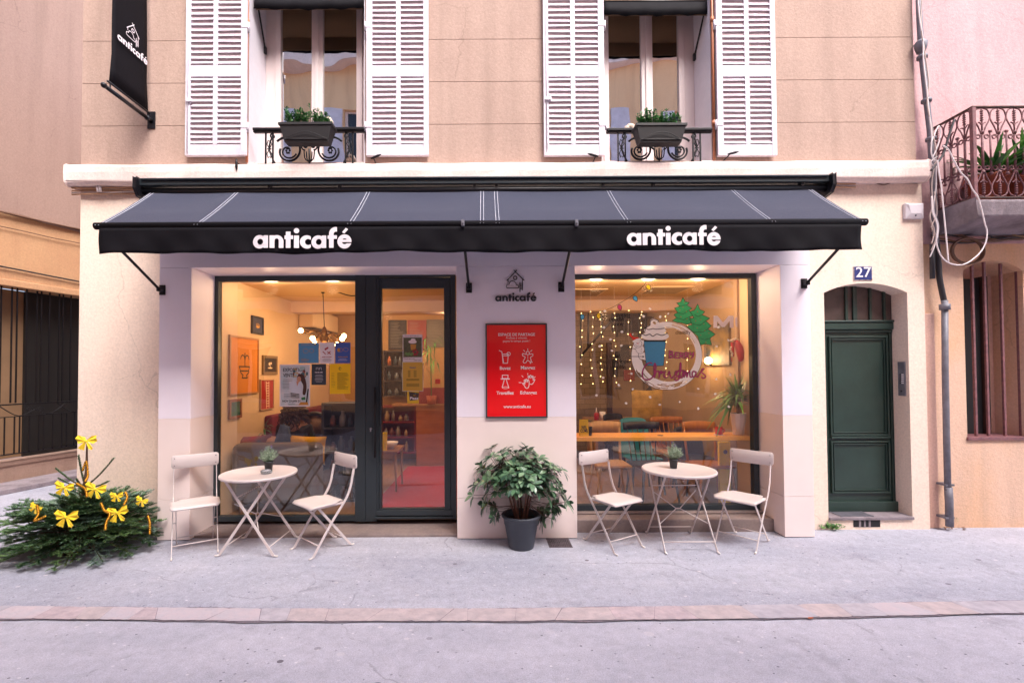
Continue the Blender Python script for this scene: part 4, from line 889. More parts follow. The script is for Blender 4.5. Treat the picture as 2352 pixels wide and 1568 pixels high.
b = B(); b.box((BX0 - .017, BYF - .017, zs1), (BX0 + .017, BYF + .017, zr - .013)); b.build('corner_post', M['rust'], nb, bevel=.002)
iron = B(); H = zr - .012 - zs1 - .028; zb0 = zs1 + .028; zA = zb0 + H * .31; zB = zb0 + H * .69
def panel(org, ux, n0, n1, pitch):
    ux = Vector(ux)
    def at(s, z): return Vector(org) + ux * s + Vector((0, 0, z))
    for i in range(n0, n1):
        s = pitch * (i + .5)
        for zz, up in ((zB, 1), (zA, -1)):      # lyre loops above and below
            R = pitch * .5; Ht = H * .31
            for q in (-1, 1):
                pts = cr([tuple(at(s + q * .008, zz + up * .01)), tuple(at(s + q * R * .45, zz + up * Ht * .3)), tuple(at(s + q * R * .97, zz + up * Ht * .62)), tuple(at(s + q * R * .75, zz + up * Ht * .9)), tuple(at(s + q * R * .1, zz + up * (Ht - .004)))], 5)
                iron.tube(pts, .0065, 6)
                iron.tube(cr([tuple(at(s, zz + up * Ht * .36)), tuple(at(s + q * .02, zz + up * Ht * .45)), tuple(at(s + q * .036, zz + up * Ht * .47))], 4), .006, 6)
            iron.tube([at(s, zz), at(s, zz + up * Ht)], .007, 6)
            for k in range(5): z_ = zz + up * Ht * (.55 + .08 * k); iron.lathe([(.013, -.005), (.013, .005)], at(s, z_), 8)
            iron.lathe([(.016, -.01), (.016, .01)], at(s, zz + up * .03), 8)
            iron.tube([at(s - pitch * .30, zz), at(s + pitch * .30, zz)], .006, 6)
            for q in (-1, 1):
                c = at(s + q * pitch * .26, zz - up * .012)
                pts = [c + ux * (q * .021 * math.cos(a)) + Vector((0, 0, .021 * math.sin(a) * -up)) for a in [RAD(90 - 40 * j) for j in range(-1, 9)]]; iron.tube(pts, .006, 6)
        iron.tube([at(s, zA), at(s, zB)], .010, 8)
        s2 = s + pitch / 2; iron.tube([at(s2, zA - .035), at(s2, zB + .035)], .008, 8); iron.ball(at(s2, zB + .04), .016, 8); iron.ball(at(s2, zA - .04), .016, 8)
panel((BX0 + .01, BYF, 0), (1, 0, 0), 0, 13, .158)
panel((BX0, BYF + .01, 0), (0, 1, 0), 0, 3, .135)
iron.build('balcony_ironwork', M['rust'], nb)
# pots with strap-leaved plants on the balcony
M['strap'] = [mat('strap_leaf_%d' % i, c, .45) for i, c in enumerate(('#4c8340', '#6fa64c', '#386337'))]
def strap_plant(b, c, n, L, r, W=.035, spread=1.0):
    for i in range(n):
        a = r.uniform(0, 2 * math.pi); e = r.uniform(.5, 1.6) / spread
        d = Vector((math.cos(a), math.sin(a), e)); b.leaf((c[0] + .02 * math.cos(a), c[1] + .02 * math.sin(a), c[2] + r.uniform(-.02, .06)), d, (0, 0, 1), L * r.uniform(.6, 1.1), W, r.uniform(.2, .6), 6, fold=.35, mi=r.randrange(3), wide=.5)
for i, (px_, py_, rr, lab) in enumerate(((2268, 452, .17, 'terracotta pot with strap leaved plant behind the balcony corner'), (2338, 452, .12, 'second terracotta pot further along the balcony'))):
    p = P(px_, py_, 4.6); z = zs1 + .002
    t = thing('potted_plant', lab, 'potted plant', (p.x, 4.6, z), 'terracotta pots on the balcony')
    b = B(); h = .30; b.lathe([(rr * .66, 0), (rr * .95, h * .82), (rr * 1.05, h * .82), (rr * 1.08, h), (rr * .96, h), (rr * .93, h - .04)], (p.x, 4.6, z), 28); b.build('pot', M['terra'], t)
    B().lathe([(rr * .92, 0), (.01, .012)], (p.x, 4.6, z + h - .04), 20).build('soil', M['soil'], t)
    b = B(); r = random.Random(i + 4); strap_plant(b, (p.x, 4.55, z + h - .02), 44, .62, r, W=.05); b.build('leaves', M['strap'], t)

# drainpipe and ducts between the two buildings
t = thing('drainpipe', 'grey zinc drainpipe running down between the café front and the pink wall', 'drainpipe', (4.65, NY - .08, 0))
YG = NY - .10
pts = [P(x, y, YG) for x, y in ((2108, -60), (2113, 60), (2116, 115), (2122, 170), (2128, 230), (2136, 300), (2142, 400), (2146, 470), (2149, 560))]
b = B(); b.tube(pts, .027, 12); b.build('upper_pipe', M['zinc'], t)
b = B()
for q in ((2116, 108), (2118, 132), (2128, 232), (2138, 320)): b.mark(); p = P(*q, YG); b.lathe([(.044, -.016), (.046, 0), (.044, .016)], p, 14)
b.mark(); b.lathe([(.036, -.10), (.05, -.05), (.058, 0), (.034, .03)], P(2115, 100, YG), 14); b.build('collar', M['zinc'], t)
b = B(); b.tube([P(x, y, YG) for x, y in ((2170, 690), (2171, 850), (2174, 1000), (2177, 1125))], .028, 12); b.tube([P(x, y, YG) for x, y in ((2178, 1118), (2180, 1150), (2181, 1208))], .034, 12); b.lathe([(.046, -.03), (.046, .03)], P(2170, 705, YG), 12); b.build('lower_pipe', M['zinc'], t)
b = B(); b.tube(cr([tuple(P(x, y, YG + .01)) for x, y in ((2150, 545), (2156, 610), (2158, 640), (2168, 690), (2171, 705))], 5), .025, 10); b.tube([P(2141, 560, YG), P(2142, 640, YG)], .022, 8); b.build('black_duct', M['cableblack'], t)
b = B(); [b.box((P(2178, q, YG).x - .045, YG - .02, P(2178, q, YG).z), (P(2178, q, YG).x + .045, NY - .021, P(2178, q, YG).z + .02)) for q in (1115, 1190)]; b.build('strap', M['zinc'], t, each=True)
# loose cables
def cable(name, label, pts, r, m, Y, group=None, cat='cable'):
    b = B(); b.tube(cr([tuple(P(x, y, Y + (dy[0] if dy else 0))) for x, y, *dy in pts], 6), r, 6); return tag(b.build(name, m), label, cat, group)
KZ = zc(3450, 380, 2.528)
cable('loose_cable', 'white cable hanging in a big loop below the balcony', [KZ(*q) for q in ((215, 420), (270, 460), (330, 580), (390, 680), (450, 740), (500, 840), (550, 910), (590, 1050), (615, 1160), (635, 1230), (625, 1330), (580, 1420), (510, 1490), (430, 1540), (350, 1552), (270, 1530), (210, 1480), (170, 1400), (155, 1320), (165, 1210), (155, 1140), (120, 1050), (110, 900))], .006, M['cable3'], 4.33)
cable('loose_cable', 'white cable hanging straight in front of the balcony corner', [KZ(*q) for q in ((165, 560), (175, 650), (200, 800), (220, 1000), (245, 1250), (270, 1530))], .006, M['cable3'], 4.36)
for i, (pts, lab) in enumerate((([(2106, -30), (2112, 40), (2120, 95), (2121, 140), (2128, 200), (2134, 260), (2140, 310), (2139, 350), (2146, 372)], 'pale cable following the upper drainpipe on its café side'),
    ([(2118, -30), (2116, 60), (2124, 120), (2133, 190), (2130, 240), (2142, 300), (2150, 350), (2148, 380)], 'pale cable wound round the upper drainpipe'),
    ([(2138, 330), (2150, 300), (2157, 290), (2160, 310), (2150, 345), (2142, 365), (2156, 372), (2146, 382), (2138, 372), (2152, 360)], 'white knotted cable ends beside the balcony rail'),
    ([(2148, 375), (2140, 420), (2142, 470), (2136, 500), (2146, 530), (2140, 560)], 'thin pale cable between alarm box and balcony slab'),
    ([(2150, 380), (2150, 430), (2144, 480), (2156, 520), (2148, 560), (2136, 590)], 'thin white cable drooping next to the slab end'),
    ([(2146, 440), (2152, 490), (2140, 520), (2150, 545), (2139, 575)], 'short pale cable crossing the cable tangle'))):
    cable('loose_cable', lab, pts, .006, M['cable'] if i % 2 else M['cable3'], NY - .16)
cable('black_cable', 'black cable slanting from the balcony rail to the ledge end', [(2192, 275), (2180, 310), (2168, 350), (2155, 372), (2138, 392)], .010, M['cableblack'], 4.42)
# cables under the balcony slab and a coil
t = thing('cable_bundle', 'brown bundle of cables running under the balcony slab', 'cable bundle', P(2200, 540, NY - .04))
b = B(); r = random.Random(2)
for i in range(9):
    y0 = 527 + i * 3; b.tube(cr([tuple(P(x, y0 + r.uniform(-4, 4) + 6 * math.sin(x * .02 + i) + (x - 2140) * .0, NY - .03 - r.random() * .04)) for x in range(2140, 2440, 30)], 3), .008 if i % 3 else .013, 6, mi=i % 3)
b.build('strands', [M['cable2'], mat('tan_cable', '#8d6e50', .6), M['cableblack']], t)
b = B()
for i in range(6): c = P(2222 + r.uniform(-2, 2), 577, NY - .05 - .008 * i); b.tube([c + Vector((.15 * math.cos(a) * (1 + .03 * i), 0, .125 * math.sin(a) * (1 + .02 * i))) for a in [2 * math.pi * k / 24 for k in range(24)]], .008, 6, closed=True)
b.build('coil', M['cable2'], t)
# cables below the ledge, left of the awning
t = thing('cable_bundle', 'pale bundle of cables along the cream wall under the ledge', 'cable bundle', P(240, 430, YW - .03))
b = B()
for i in range(8):
    y0 = 420 + (i % 4) * 4 + (14 if i > 4 else 0); b.tube(cr([tuple(P(x, y0 + r.uniform(-1.5, 1.5) + (x > 420) * 2 - (x - 165) * .01, YW - .02 - r.random() * .03)) for x in list(range(165, 2000, 45))], 2), .010 if i < 5 else .007, 6, mi=i % 2)
b.build('strands', [M['cable'], mat('ochre_cable', '#c49a78', .6)], t)
b = B(); [b.tube([P(q, 421, YW - .07), P(q + 3, 440, YW - .07)], .012, 6) for q in (222, 228, 700, 1050, 1600)]; b.build('cable_tie', M['cable3'], t)
cable('thin_cable', 'thin brown cable sagging under the ledge between awning and pipe', [(1900, 413), (1960, 416), (2000, 418), (2030, 424), (2060, 416), (2110, 411), (2140, 410)], .006, M['cable2'], YW - .02)

# ------------------------------------------------------------------ building across the alley on the left (its own plane)
u = Vector((.2543, .9671, 0)); nrm = Vector((.9671, -.2543, 0)); O = Vector((-7.15, 6.7, 0))
ML = Matrix(((u.x, -nrm.x, 0, O.x), (u.y, -nrm.y, 0, O.y), (0, 0, 1, 0), (0, 0, 0, 1)))
def tt(px): r = (px - 1115) / F_PX; return (6.7 * r + 7.15) / (.2543 - .9671 * r)
def lz(px, py): t = tt(px); q = O + u * t; d = ray(px, py); k = q.y / d.y; return EYE + d.z * k
al = thing('alley_building', 'pink and ochre plaster building across the alley with barred openings', 'building', (O.x, O.y, 0))
zo0, zo1, zb1 = .36, lz(0, 655), lz(0, 487)
b = B(ML); b.box((-9, 0, 0), (6, .3, zo0 - .06)); b.box((-9, -.02, zo0 - .06), (6, .32, zo0)); b.build('plinth', stucco('plinth_plaster', '#a98d80', '#8d7468', 2, .5, .8), al)
b = B(ML); b.box((-9, 0, zo1), (6, .3, zb1)); b.box((-9, 0, zo0 + .001), (-3.2, .3, zo1 - .001)); b.build('lower_wall', M['ochre'], al)
b = B(ML); b.box((-9, -.03, zo1), (6, -.001, zo1 + .10)); b.build('lintel', M['ochre'], al, bevel=.01)
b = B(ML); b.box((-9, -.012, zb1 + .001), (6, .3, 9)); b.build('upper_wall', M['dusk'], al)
b = B(ML); b.box((-3.2, .34, zo0), (tt(87), .38, zo1)); b.build('blind', mat('beige_blind', '#8a6c50', .8, var=.1, vs=3), al)
b = B(ML); b.box((tt(87), .30, zo0), (6, .5, zo1)); b.build('doorway', mat('dark_doorway', '#15100f', .7, var=.2, vs=4), al)
b = B(ML)
for q in (5, 30, 42, 64, 88, 98, 117, 139, 148, 166): b.box((tt(q) - .008, .04, lz(q, 925)), (tt(q) + .008, .056, zo1))
for k in range(12): b.box((-.3 - k * .22, .04, 1.2), (-.284 - k * .22, .056, zo1))
b.build('window_bar', M['iron'], al, each=True)
z1, z2, z3 = lz(0, 928), lz(0, 957), lz(0, 1046)
t = thing('alley_railing', 'low black scrolled railing along the alley wall', 'railing', (O.x, O.y, z3))
b = B(ML); b.box((-4, -.10, z1 - .02), (3, -.07, z1)); b.box((-4, -.095, z2 - .012), (3, -.075, z2)); b.box((-4, -.095, z3), (3, -.075, z3 + .015)); b.box((-4, -.07, z3), (3, -.001, z3 + .008)); b.build('rails', M['iron'], t)
b = B(ML); 
for q in (-30, 3, 26, 38, 60, 82, 93, 114, 135, 146, 164): b.box((tt(q) - .007, -.092, z3 + .015), (tt(q) + .007, -.078, z2 - .012))
b.build('baluster', M['iron'], t, each=True)
b = B(ML); zm = (z1 + z2) / 2 - .01
for c in (-.45, .38, 1.1):
    b.tube(cr([(c - .42, -.085, z1 - .03), (c - .2, -.085, z2 + .0), (c, -.085, zm)], 5), .007, 6); b.tube(cr([(c + .42, -.085, z1 - .03), (c + .2, -.085, z2), (c, -.085, zm)], 5), .007, 6)
    for s in (-1, 1): b.tube([(c + s * .07 + .045 * math.cos(a) * (1 - i * .045), -.085, zm + .04 * math.sin(a) * (1 - i * .045)) for i, a in enumerate([j * .5 for j in range(18)])], .006, 6)
b.build('scroll', M['iron'], t)
def acable(label, ya, yb, r, m, n=1, wob=.01):
    b = B(ML); rr = random.Random(int(ya)); 
    for j in range(n):
        za, zb_ = lz(0, ya), lz(165, yb); T = tt(165)
        b.tube([(-5 + i * .4, -.03 - .01 * j, za + (zb_ - za) * (-5 + i * .4) / T + rr.uniform(-wob, wob)) for i in range(20)], r, 6)
    tag(b.build('wall_cable', m), label, 'cable', 'cables along the alley wall')
acable('thick twisted brown cables along the top of the ochre band in the alley', 488, 526, .012, M['cable2'], 3, .012)
acable('thin brown cable across the ochre band in the alley', 521, 557, .007, M['cable2'], 1, .012)
acable('dark cable above the barred alley opening', 613, 645, .012, M['cableblack'], 1, .002)
b = B(ML); b.box((-9, -.62, .004), (6, -.021, .07)); struct(b.build('alley_pavement', M['conc'], None, bevel=.01))
# guard stone at the café corner
p = gnd(163, 1118); b = B(); cx_, cy_g = XL - .03, 5.35
b.lathe([(.15, 0), (.15, .3), (.14, .42), (.11, .50), (.05, .545), (.005, .55)], (cx_ + .02, cy_g, 0), 20); tag(b.build('guard_stone', M['ledge']), 'rounded pale guard stone at the café corner behind the small fir', 'guard stone')

# ------------------------------------------------------------------ building on the other side of the street (seen in the glass)
ob = thing('opposite_building', 'ochre plaster building across the street mirrored in the windows', 'building', (0, -2.8, 0))
OY = -2.8
M['opp'] = stucco('opposite_ochre', '#f2c79c', '#e6b58a', .8, .3, .6)
b = B(); ops = [(-7.2, -6.1), (-4.1, -3.0), (-.6, .5), (2.6, 3.7), (5.6, 6.7)]
xs_ = [-16] + [v for o_ in ops for v in o_] + [16]
for i in range(0, len(xs_), 2): b.box((xs_[i], OY - .3, .6), (xs_[i + 1], OY, 10.8))
for x0, x1 in ops:
    b.box((x0, OY - .3, 2.5), (x1, OY, 3.9)); b.box((x0, OY - .3, 5.9), (x1, OY, 7.3)); b.box((x0, OY - .3, 9.3), (x1, OY, 10.8)); b.box((x0, OY - .3, .6), (x1, OY, .9))
b.build('wall', M['opp'], ob)
b = B(); b.box((-16, OY - .3, 0), (16, OY + .02, .6)); b.build('plinth', M['conc'], ob)
b = B(); b.box((-16, OY, 3.35), (16, OY + .07, 3.62)); b.box((-16, OY, 6.75), (16, OY + .07, 7.0)); b.box((-16, OY, 10.5), (16, OY + .3, 10.8)); b.build('string_course', M['ledge'], ob, each=True)
for x0, x1 in ops:
    for z0, z1 in ((.9, 2.5), (3.9, 5.9), (7.3, 9.3)):
        f = B(); f.box((x0, OY - .22, z0), (x0 + .07, OY - .16, z1)); f.box((x1 - .07, OY - .22, z0), (x1, OY - .16, z1)); f.box(((x0 + x1) / 2 - .05, OY - .22, z0), ((x0 + x1) / 2 + .05, OY - .16, z1)); f.box((x0 + .07, OY - .219, z1 - .08), (x1 - .07, OY - .16, z1)); f.box((x0 + .07, OY - .219, z0), (x1 - .07, OY - .16, z0 + .1))
        f = f.build('window', M['winframe'], ob); B().box((x0, OY - .2, z0), (x1, OY - .19, z1)).build('pane', mat('dark_pane', '#2a2a30', .1) if 'dp' not in M else M['dp'], f); M['dp'] = bpy.data.materials['dark_pane']
    for s in (-1, 1):
        xa = x0 - .52 if s < 0 else x1 + .02; B().box((xa, OY + .001, 3.9), (xa + .5, OY + .04, 5.9)).build('shutter', M['shut'], ob); B().box((xa, OY + .001, 7.3), (xa + .5, OY + .04, 9.3)).build('shutter', M['shut'], ob)
# ------------------------------------------------------------------ terrace furniture
M['pc'] = mat('warm_white_powder_coat', '#d3c6c4', .38, var=.02, vs=8, coat=.1)
M['pad'] = mat('white_foot_pad', '#e2d8d4', .6)
def folding_chair():
    t = thing('folding_chair', '', 'folding chair', (0, 0, 0), 'white folding metal chairs on the terrace')
    m = M['pc']
    for s in (-1, 1):
        x = .178 * s
        pts = cr([(x, -.195, .012), (x, -.02, .27), (x, .125, .455), (x, .178, .56), (x, .20, .66), (x, .215, .735)], 5)
        B().sweep(pts, .024, .007, side=(0, 1, .3)).build('back_leg', m, t, bevel=.0015, seg=1)
        x2 = .150 * s
        B().sweep([(x2, .20, .012), (x2, -.13, .425)], .022, .007, side=(0, 1, .6)).build('front_leg', m, t, bevel=.0015, seg=1)
        f = B(); f.tube([(x, -.195, .014), (x, -.215, .008), (x, -.235, .008)], .008, 8); f.build('foot', M['pad'], t)
        f = B(); f.tube([(x2, .20, .014), (x2, .22, .008), (x2, .238, .008)], .008, 8); f.build('foot', M['pad'], t)
    b = B(); b.tube([(-.178, -.14, .098), (.178, -.14, .098)], .005, 8); b.build('stretcher', m, t)
    b = B(); b.tube([(-.15, .145, .086), (.15, .145, .086)], .005, 8); b.build('stretcher', m, t)
    b = B(); b.tube([(-.18, .113, .432), (.18, .113, .432)], .006, 8)
    b.tube([(-.178, -.015, .270), (-.145, -.015, .270)], .006, 6); b.tube([(.178, -.015, .270), (.145, -.015, .270)], .006, 6); b.build('hinge_rod', m, t)
    # seat: pressed sheet with clipped rear corners and rolled front
    b = B(); N1, N2 = 12, 10; vs = []; fs = []
    for j in range(N2 + 1):
        v = j / N2; y = -.215 + .335 * v
        hw = .195 if v < .72 else .195 - .055 * min(1, (v - .72) / .12)
        if v < .08: hw -= .018 * (1 - v / .08)
        for i in range(N1 + 1):
            u = -1 + 2 * i / N1; z = .447 - .008 * (1 - u * u) * math.sin(math.pi * v) - (.016 * ((.12 - v) / .12) ** 2 if v < .12 else 0)
            vs.append((hw * u, y, z))
    for j in range(N2):
        for i in range(N1): fs.append((j * (N1 + 1) + i, j * (N1 + 1) + i + 1, (j + 1) * (N1 + 1) + i + 1, (j + 1) * (N1 + 1) + i))
    b.add(vs, fs, sm=True); b.build('seat', m, t, solid=.012)
    b = B(); b.box((-.17, -.19, .425), (.17, -.18, .436)); b.box((-.165, -.17, .42), (-.155, .12, .438)); b.box((.155, -.17, .42), (.165, .12, .438)); b.build('seat_frame', m, t)
    # backrest: rounded curved plate with four rivets
    b = B(); hw, hh, rc = .198, .064, .026
    def by(x): return .222 + .012 - .016 * (x / .2) ** 2 * -1 - .014
    ol = []
    for cx_, cz_, a0 in ((hw - rc, hh - rc, 0), (-hw + rc, hh - rc, 90), (-hw + rc, -hh + rc, 180), (hw - rc, -hh + rc, 270)):
        for k in range(6): a = RAD(a0 + 18 * k); ol.append((cx_ + rc * math.cos(a), cz_ + rc * math.sin(a)))
    cols = sorted({round(p[0], 4) for p in ol} | {-.12, -.06, 0, .06, .12}); vs = []; fs = []
    def hz(x):
        ax = abs(x); return hh if ax <= hw - rc else hh - rc + math.sqrt(max(0, rc * rc - (ax - hw + rc) ** 2))
    for x in cols: h = hz(x); vs += [(x, by(x) + .14 * -h * -1 * .12, .793 - h), (x, by(x), .793), (x, by(x) + .02 * h, .793 + h)]
    for i in range(len(cols) - 1):
        for k in range(2): fs.append((i * 3 + k, (i + 1) * 3 + k, (i + 1) * 3 + k + 1, i * 3 + k + 1))
    b.add(vs, fs, sm=True); o = b.build('backrest', m, t, solid=.011); o.modifiers.new('bevel', 'BEVEL').width = .002
    b = B()
    for x in (-.172, .172):
        for z in (.758, .828): b.mark(); b.ball((x, by(x) - .009, z), .0055, 8); b.ball((x, by(x) + .009, z), .0055, 8)
    b.build('rivet', mat('rivet_steel', '#8f878a', .35, metal=.8), t)
    return t
ch = folding_chair()
def face(o, x, y, dx, dy): o.location = (x, y, .004); o.rotation_euler = (0, 0, math.atan2(dy, dx) + math.pi / 2)
chairs = [(-2.75, 4.33, .54, -.84, 'white folding chair nearest the small fir, facing the street'),
          (-1.543, 4.335, -.66, -.75, 'white folding chair between the ashtray table and the glass door'),
          (1.205, 4.39, .51, -.86, 'white folding chair beside the manhole cover, backrest against the painted window'),
          (2.47, 4.41, -.75, -.65, 'white folding chair next to the end pillar by the green door')]
cs = [ch] + [dup(ch, (0, 0, 0), 0) for _ in chairs[1:]]
for o, (x, y, dx, dy, lb) in zip(cs, chairs): face(o, x, y, dx, dy); o['label'] = lb

def bistro_table():
    t = thing('bistro_table', '', 'bistro table', (0, 0, 0), 'round white bistro tables on the terrace'); m = M['pc']
    R = .338; B().lathe([(.02, .688), (R - .02, .688), (R - .004, .684), (R, .690), (R + .001, .702), (R - .004, .709), (R - .012, .709), (R - .018, .7055), (.01, .7055)], (0, 0, 0), 64).build('table_top', m, t)
    for s in (-1, 1):
        B().sweep([(.238 * s, -.25, .012), (.222 * s, .20, .682)], .024, .008, side=(0, 1, .6)).build('outer_leg', m, t, bevel=.0015, seg=1)
        B().sweep([(.222 * s, .25, .012), (.205 * s, -.20, .682)], .024, .008, side=(0, 1, .6)).build('inner_leg', m, t, bevel=.0015, seg=1)
        for x, y, q in ((.238 * s, -.25, -1), (.222 * s, .25, 1)):
            f = B(); f.tube([(x, y, .016), (x, y + q * .018, .009), (x, y + q * .038, .009)], .009, 8); f.build('foot', M['pad'], t)
    for y, x, z in ((-.205, .236, .085), (.205, .22, .085), (.10, .226, .525)):
        b = B(); b.tube([(-x, y, z), (x, y, z)], .0052, 8); b.build('stretcher', m, t)
    b = B(); c1, c2 = (-.022, .02, .32), (.022, .02, .32)
    b.tube([(-.225, -.11, .22), c1, c2, (.225, -.11, .22)], .0045, 6); b.tube([(-.215, .115, .47), (-.022, .026, .325), (.022, .026, .325), (.215, .115, .47)], .0045, 6); b.build('cross_brace', m, t)
    b = B(); b.tube([(-.2, -.19, .675), (.2, -.19, .675)], .006, 6); b.tube([(-.22, .19, .675), (.22, .19, .675)], .006, 6); b.build('top_rails', m, t)
    return t
tb = bistro_table(); tb.location = (1.857, 4.41, .004); tb['label'] = 'round white folding table in front of the painted window'
tb2 = dup(tb, (-2.16, 4.355, .004), RAD(90), 'round white folding table in front of the sofa window, holding the ashtray')

M['lav'] = [mat('lavender_leaf_%d' % i, c, .7) for i, c in enumerate(('#8b9c86', '#a7b39c', '#6e8268'))]; M['lavf'] = mat('lavender_bloom', '#6b5485', .8)
def lavender(loc, seed, label, rs=1):
    x, y, z = loc; r = random.Random(seed); t = thing('lavender_pot', label, 'potted plant', loc, 'small lavender pots on the terrace tables')
    b = B(); b.lathe([(.031, 0), (.040, .075), (.044, .076), (.044, .088), (.038, .088), (.036, .078)], loc, 20); b.build('pot', mat('black_plastic_pot', '#2b2d33', .55) if seed == 1 else bpy.data.materials['black_plastic_pot'], t)
    B().lathe([(.036, 0), (.005, .006)], (x, y, z + .074), 12).build('soil', M['soil'], t)
    b = B()
    for i in range(70):
        a = r.uniform(0, 6.28); sp_ = r.uniform(0, 1); top = Vector((x + math.cos(a) * .095 * sp_, y + math.sin(a) * .095 * sp_, z + .08 + r.uniform(.07, .155) * (1.05 - .45 * sp_))); base = Vector((x + math.cos(a) * .02, y + math.sin(a) * .02, z + .078))
        b.tube([base, base.lerp(top, .5) + Vector((0, 0, .01)), top], .0012, 4, mi=2)
        for j in range(16):
            p = base.lerp(top, .25 + .75 * j / 15); d = Vector((r.uniform(-1, 1), r.uniform(-1, 1), r.uniform(.3, 1.3))); b.leaf(p, d, (r.uniform(-1, 1), -1, .4), r.uniform(.018, .03), .0042, .0, 2, mi=r.randrange(3))
    b.build('foliage', M['lav'], t)
    b = B()
    for i in range(3):
        a = r.uniform(0, 6.28); h = r.uniform(.19, .235); p = Vector((x + .035 * math.cos(a), y + .02 * math.sin(a), z + h)); b.tube([(x, y, z + .1), p], .0013, 4)
        for j in range(5): b.ball(p + Vector((r.uniform(-.004, .004), 0, -.008 + j * .007)), .0065, 6)
    b.build('flower_spikes', M['lavf'], t); return t
q = P(617, 1072, 4.42); lavender((q.x, 4.42, .714), 1, 'lavender in a black pot beside the glass ashtray')
q = P(1547, 1065, 4.44); lavender((q.x, 4.44, .714), 2, 'lavender with purple tips in a black pot on the table by the painted window')
t = thing('ashtray', 'clear glass ashtray with butts in front of the lavender pot', 'ashtray', (P(612, 1078, 4.30).x, 4.30, .714))
x, y, z = t.location
M['cg'] = mat('clear_glass', '#dfe4ea', .05, spec=.8, trans=.9)
b = B(); b.lathe([(.045, 0), (.05, .004), (.052, .026), (.047, .028), (.042, .026), (.038, .008), (.002, .006)], (x, y, z), 28); b.build('dish', M['cg'], t)
b = B(); r = random.Random(3)
for i in range(5): a = r.uniform(0, 6); c = Vector((x + .015 * math.cos(a), y + .015 * math.sin(a), z + .012)); d = Vector((math.cos(a * 3), math.sin(a * 3), .1)) * .013; b.tube([c - d, c + d], .0038, 6)
b.build('cigarette_butts', mat('cigarette_filter', '#c9714a', .8), t)

# ------------------------------------------------------------------ potted shrub by the pillar
sx, sy = P(1197, 1200, 4.33).x, 4.33
t = thing('potted_shrub', 'glossy green shrub in a grey plastic pot under the red board', 'potted plant', (sx, sy, .004))
b = B(); b.lathe([(.112, 0), (.118, .01), (.155, .215), (.160, .22), (.166, .27), (.178, .285), (.184, .29), (.186, .305), (.180, .312), (.168, .312), (.162, .30), (.158, .25)], (sx, sy, .004), 40); b.build('pot', M['grey_plastic'], t)
B().lathe([(.160, 0), (.08, .012), (.004, .018)], (sx, sy, .254), 24).build('soil', M['soil'], t)
M['shl'] = [mat('pittosporum_leaf_%d' % i, c, .28, spec=.7) for i, c in enumerate(('#42614a', '#587a5a', '#334e3c', '#7c9a78', '#98963f'))]
M['bark'] = mat('reddish_bark', '#6b4638', .8, col2='#4b2f28', vs=20, bump=.5, bs=80)
r = random.Random(12); st = B(); lv = B(); ext = [(P(px_, py_, 4.33)) for px_, py_ in ((1095, 1122), (1110, 1100), (1115, 1075), (1135, 1045), (1150, 1035), (1175, 1042), (1215, 1035), (1232, 1048), (1260, 1062), (1282, 1085), (1288, 1118), (1292, 1145), (1276, 1165), (1258, 1178), (1120, 1165), (1135, 1180), (1240, 1190))]
tips = []
for e in ext:
    for q in range(3): tips.append(Vector((e.x + r.uniform(-.04, .04), sy + r.uniform(-.2, .2), e.z + r.uniform(-.03, .03))))
cz_s = P(1197, 1110, sy).z
for i in range(125):
    a = r.uniform(0, 6.28); e = math.acos(r.uniform(-.42, 1)); rr = r.uniform(.45, 1.0)
    tips.append(Vector((sx + .36 * rr * math.sin(e) * math.cos(a), sy + .27 * rr * math.sin(e) * math.sin(a), cz_s + .02 + .27 * rr * math.cos(e))))
stems = []
for i in range(9):
    a = i * .7; base = Vector((sx + .05 * math.cos(a), sy + .05 * math.sin(a), .262)); top = Vector((sx + .17 * math.cos(a), sy + .13 * math.sin(a), r.uniform(.55, .8)))
    pts = cr([tuple(base), tuple(base.lerp(top, .5) + Vector((r.uniform(-.03, .03), r.uniform(-.03, .03), .02))), tuple(top)], 5); st.tube(pts, [.011 - .006 * k / (len(pts) - 1) for k in range(len(pts))], 6); stems += [Vector(p) for p in pts[3:]]
for p in tips:
    n = min(stems, key=lambda q: (q - p).length + (0.3 if q.z > p.z + .02 else 0))
    st.tube(cr([tuple(n), tuple(n.lerp(p, .55) + Vector((0, 0, -.02))), tuple(p)], 3), .0022, 5)
    ax = (p - Vector((sx, sy, cz_s - .25))).normalized(); k = r.randint(7, 9)
    o1 = ax.orthogonal().normalized(); o2 = ax.cross(o1); yel = r.random() < .04
    for j in range(k):
        a = 2 * math.pi * j / k + r.uniform(-.25, .25); d = (o1 * math.cos(a) + o2 * math.sin(a)) * 1 + ax * r.uniform(-.1, .75)
        lv.leaf(p + d.normalized() * .006, d, ax, r.uniform(.065, .1), r.uniform(.034, .046), r.uniform(.0, .45), 4, fold=.18, mi=4 if yel and j % 2 else r.choice([0, 1, 2, 0, 1, 3]), wide=1.35, tip=0)
st.build('stems', M['bark'], t); lv.build('foliage', M['shl'], t)

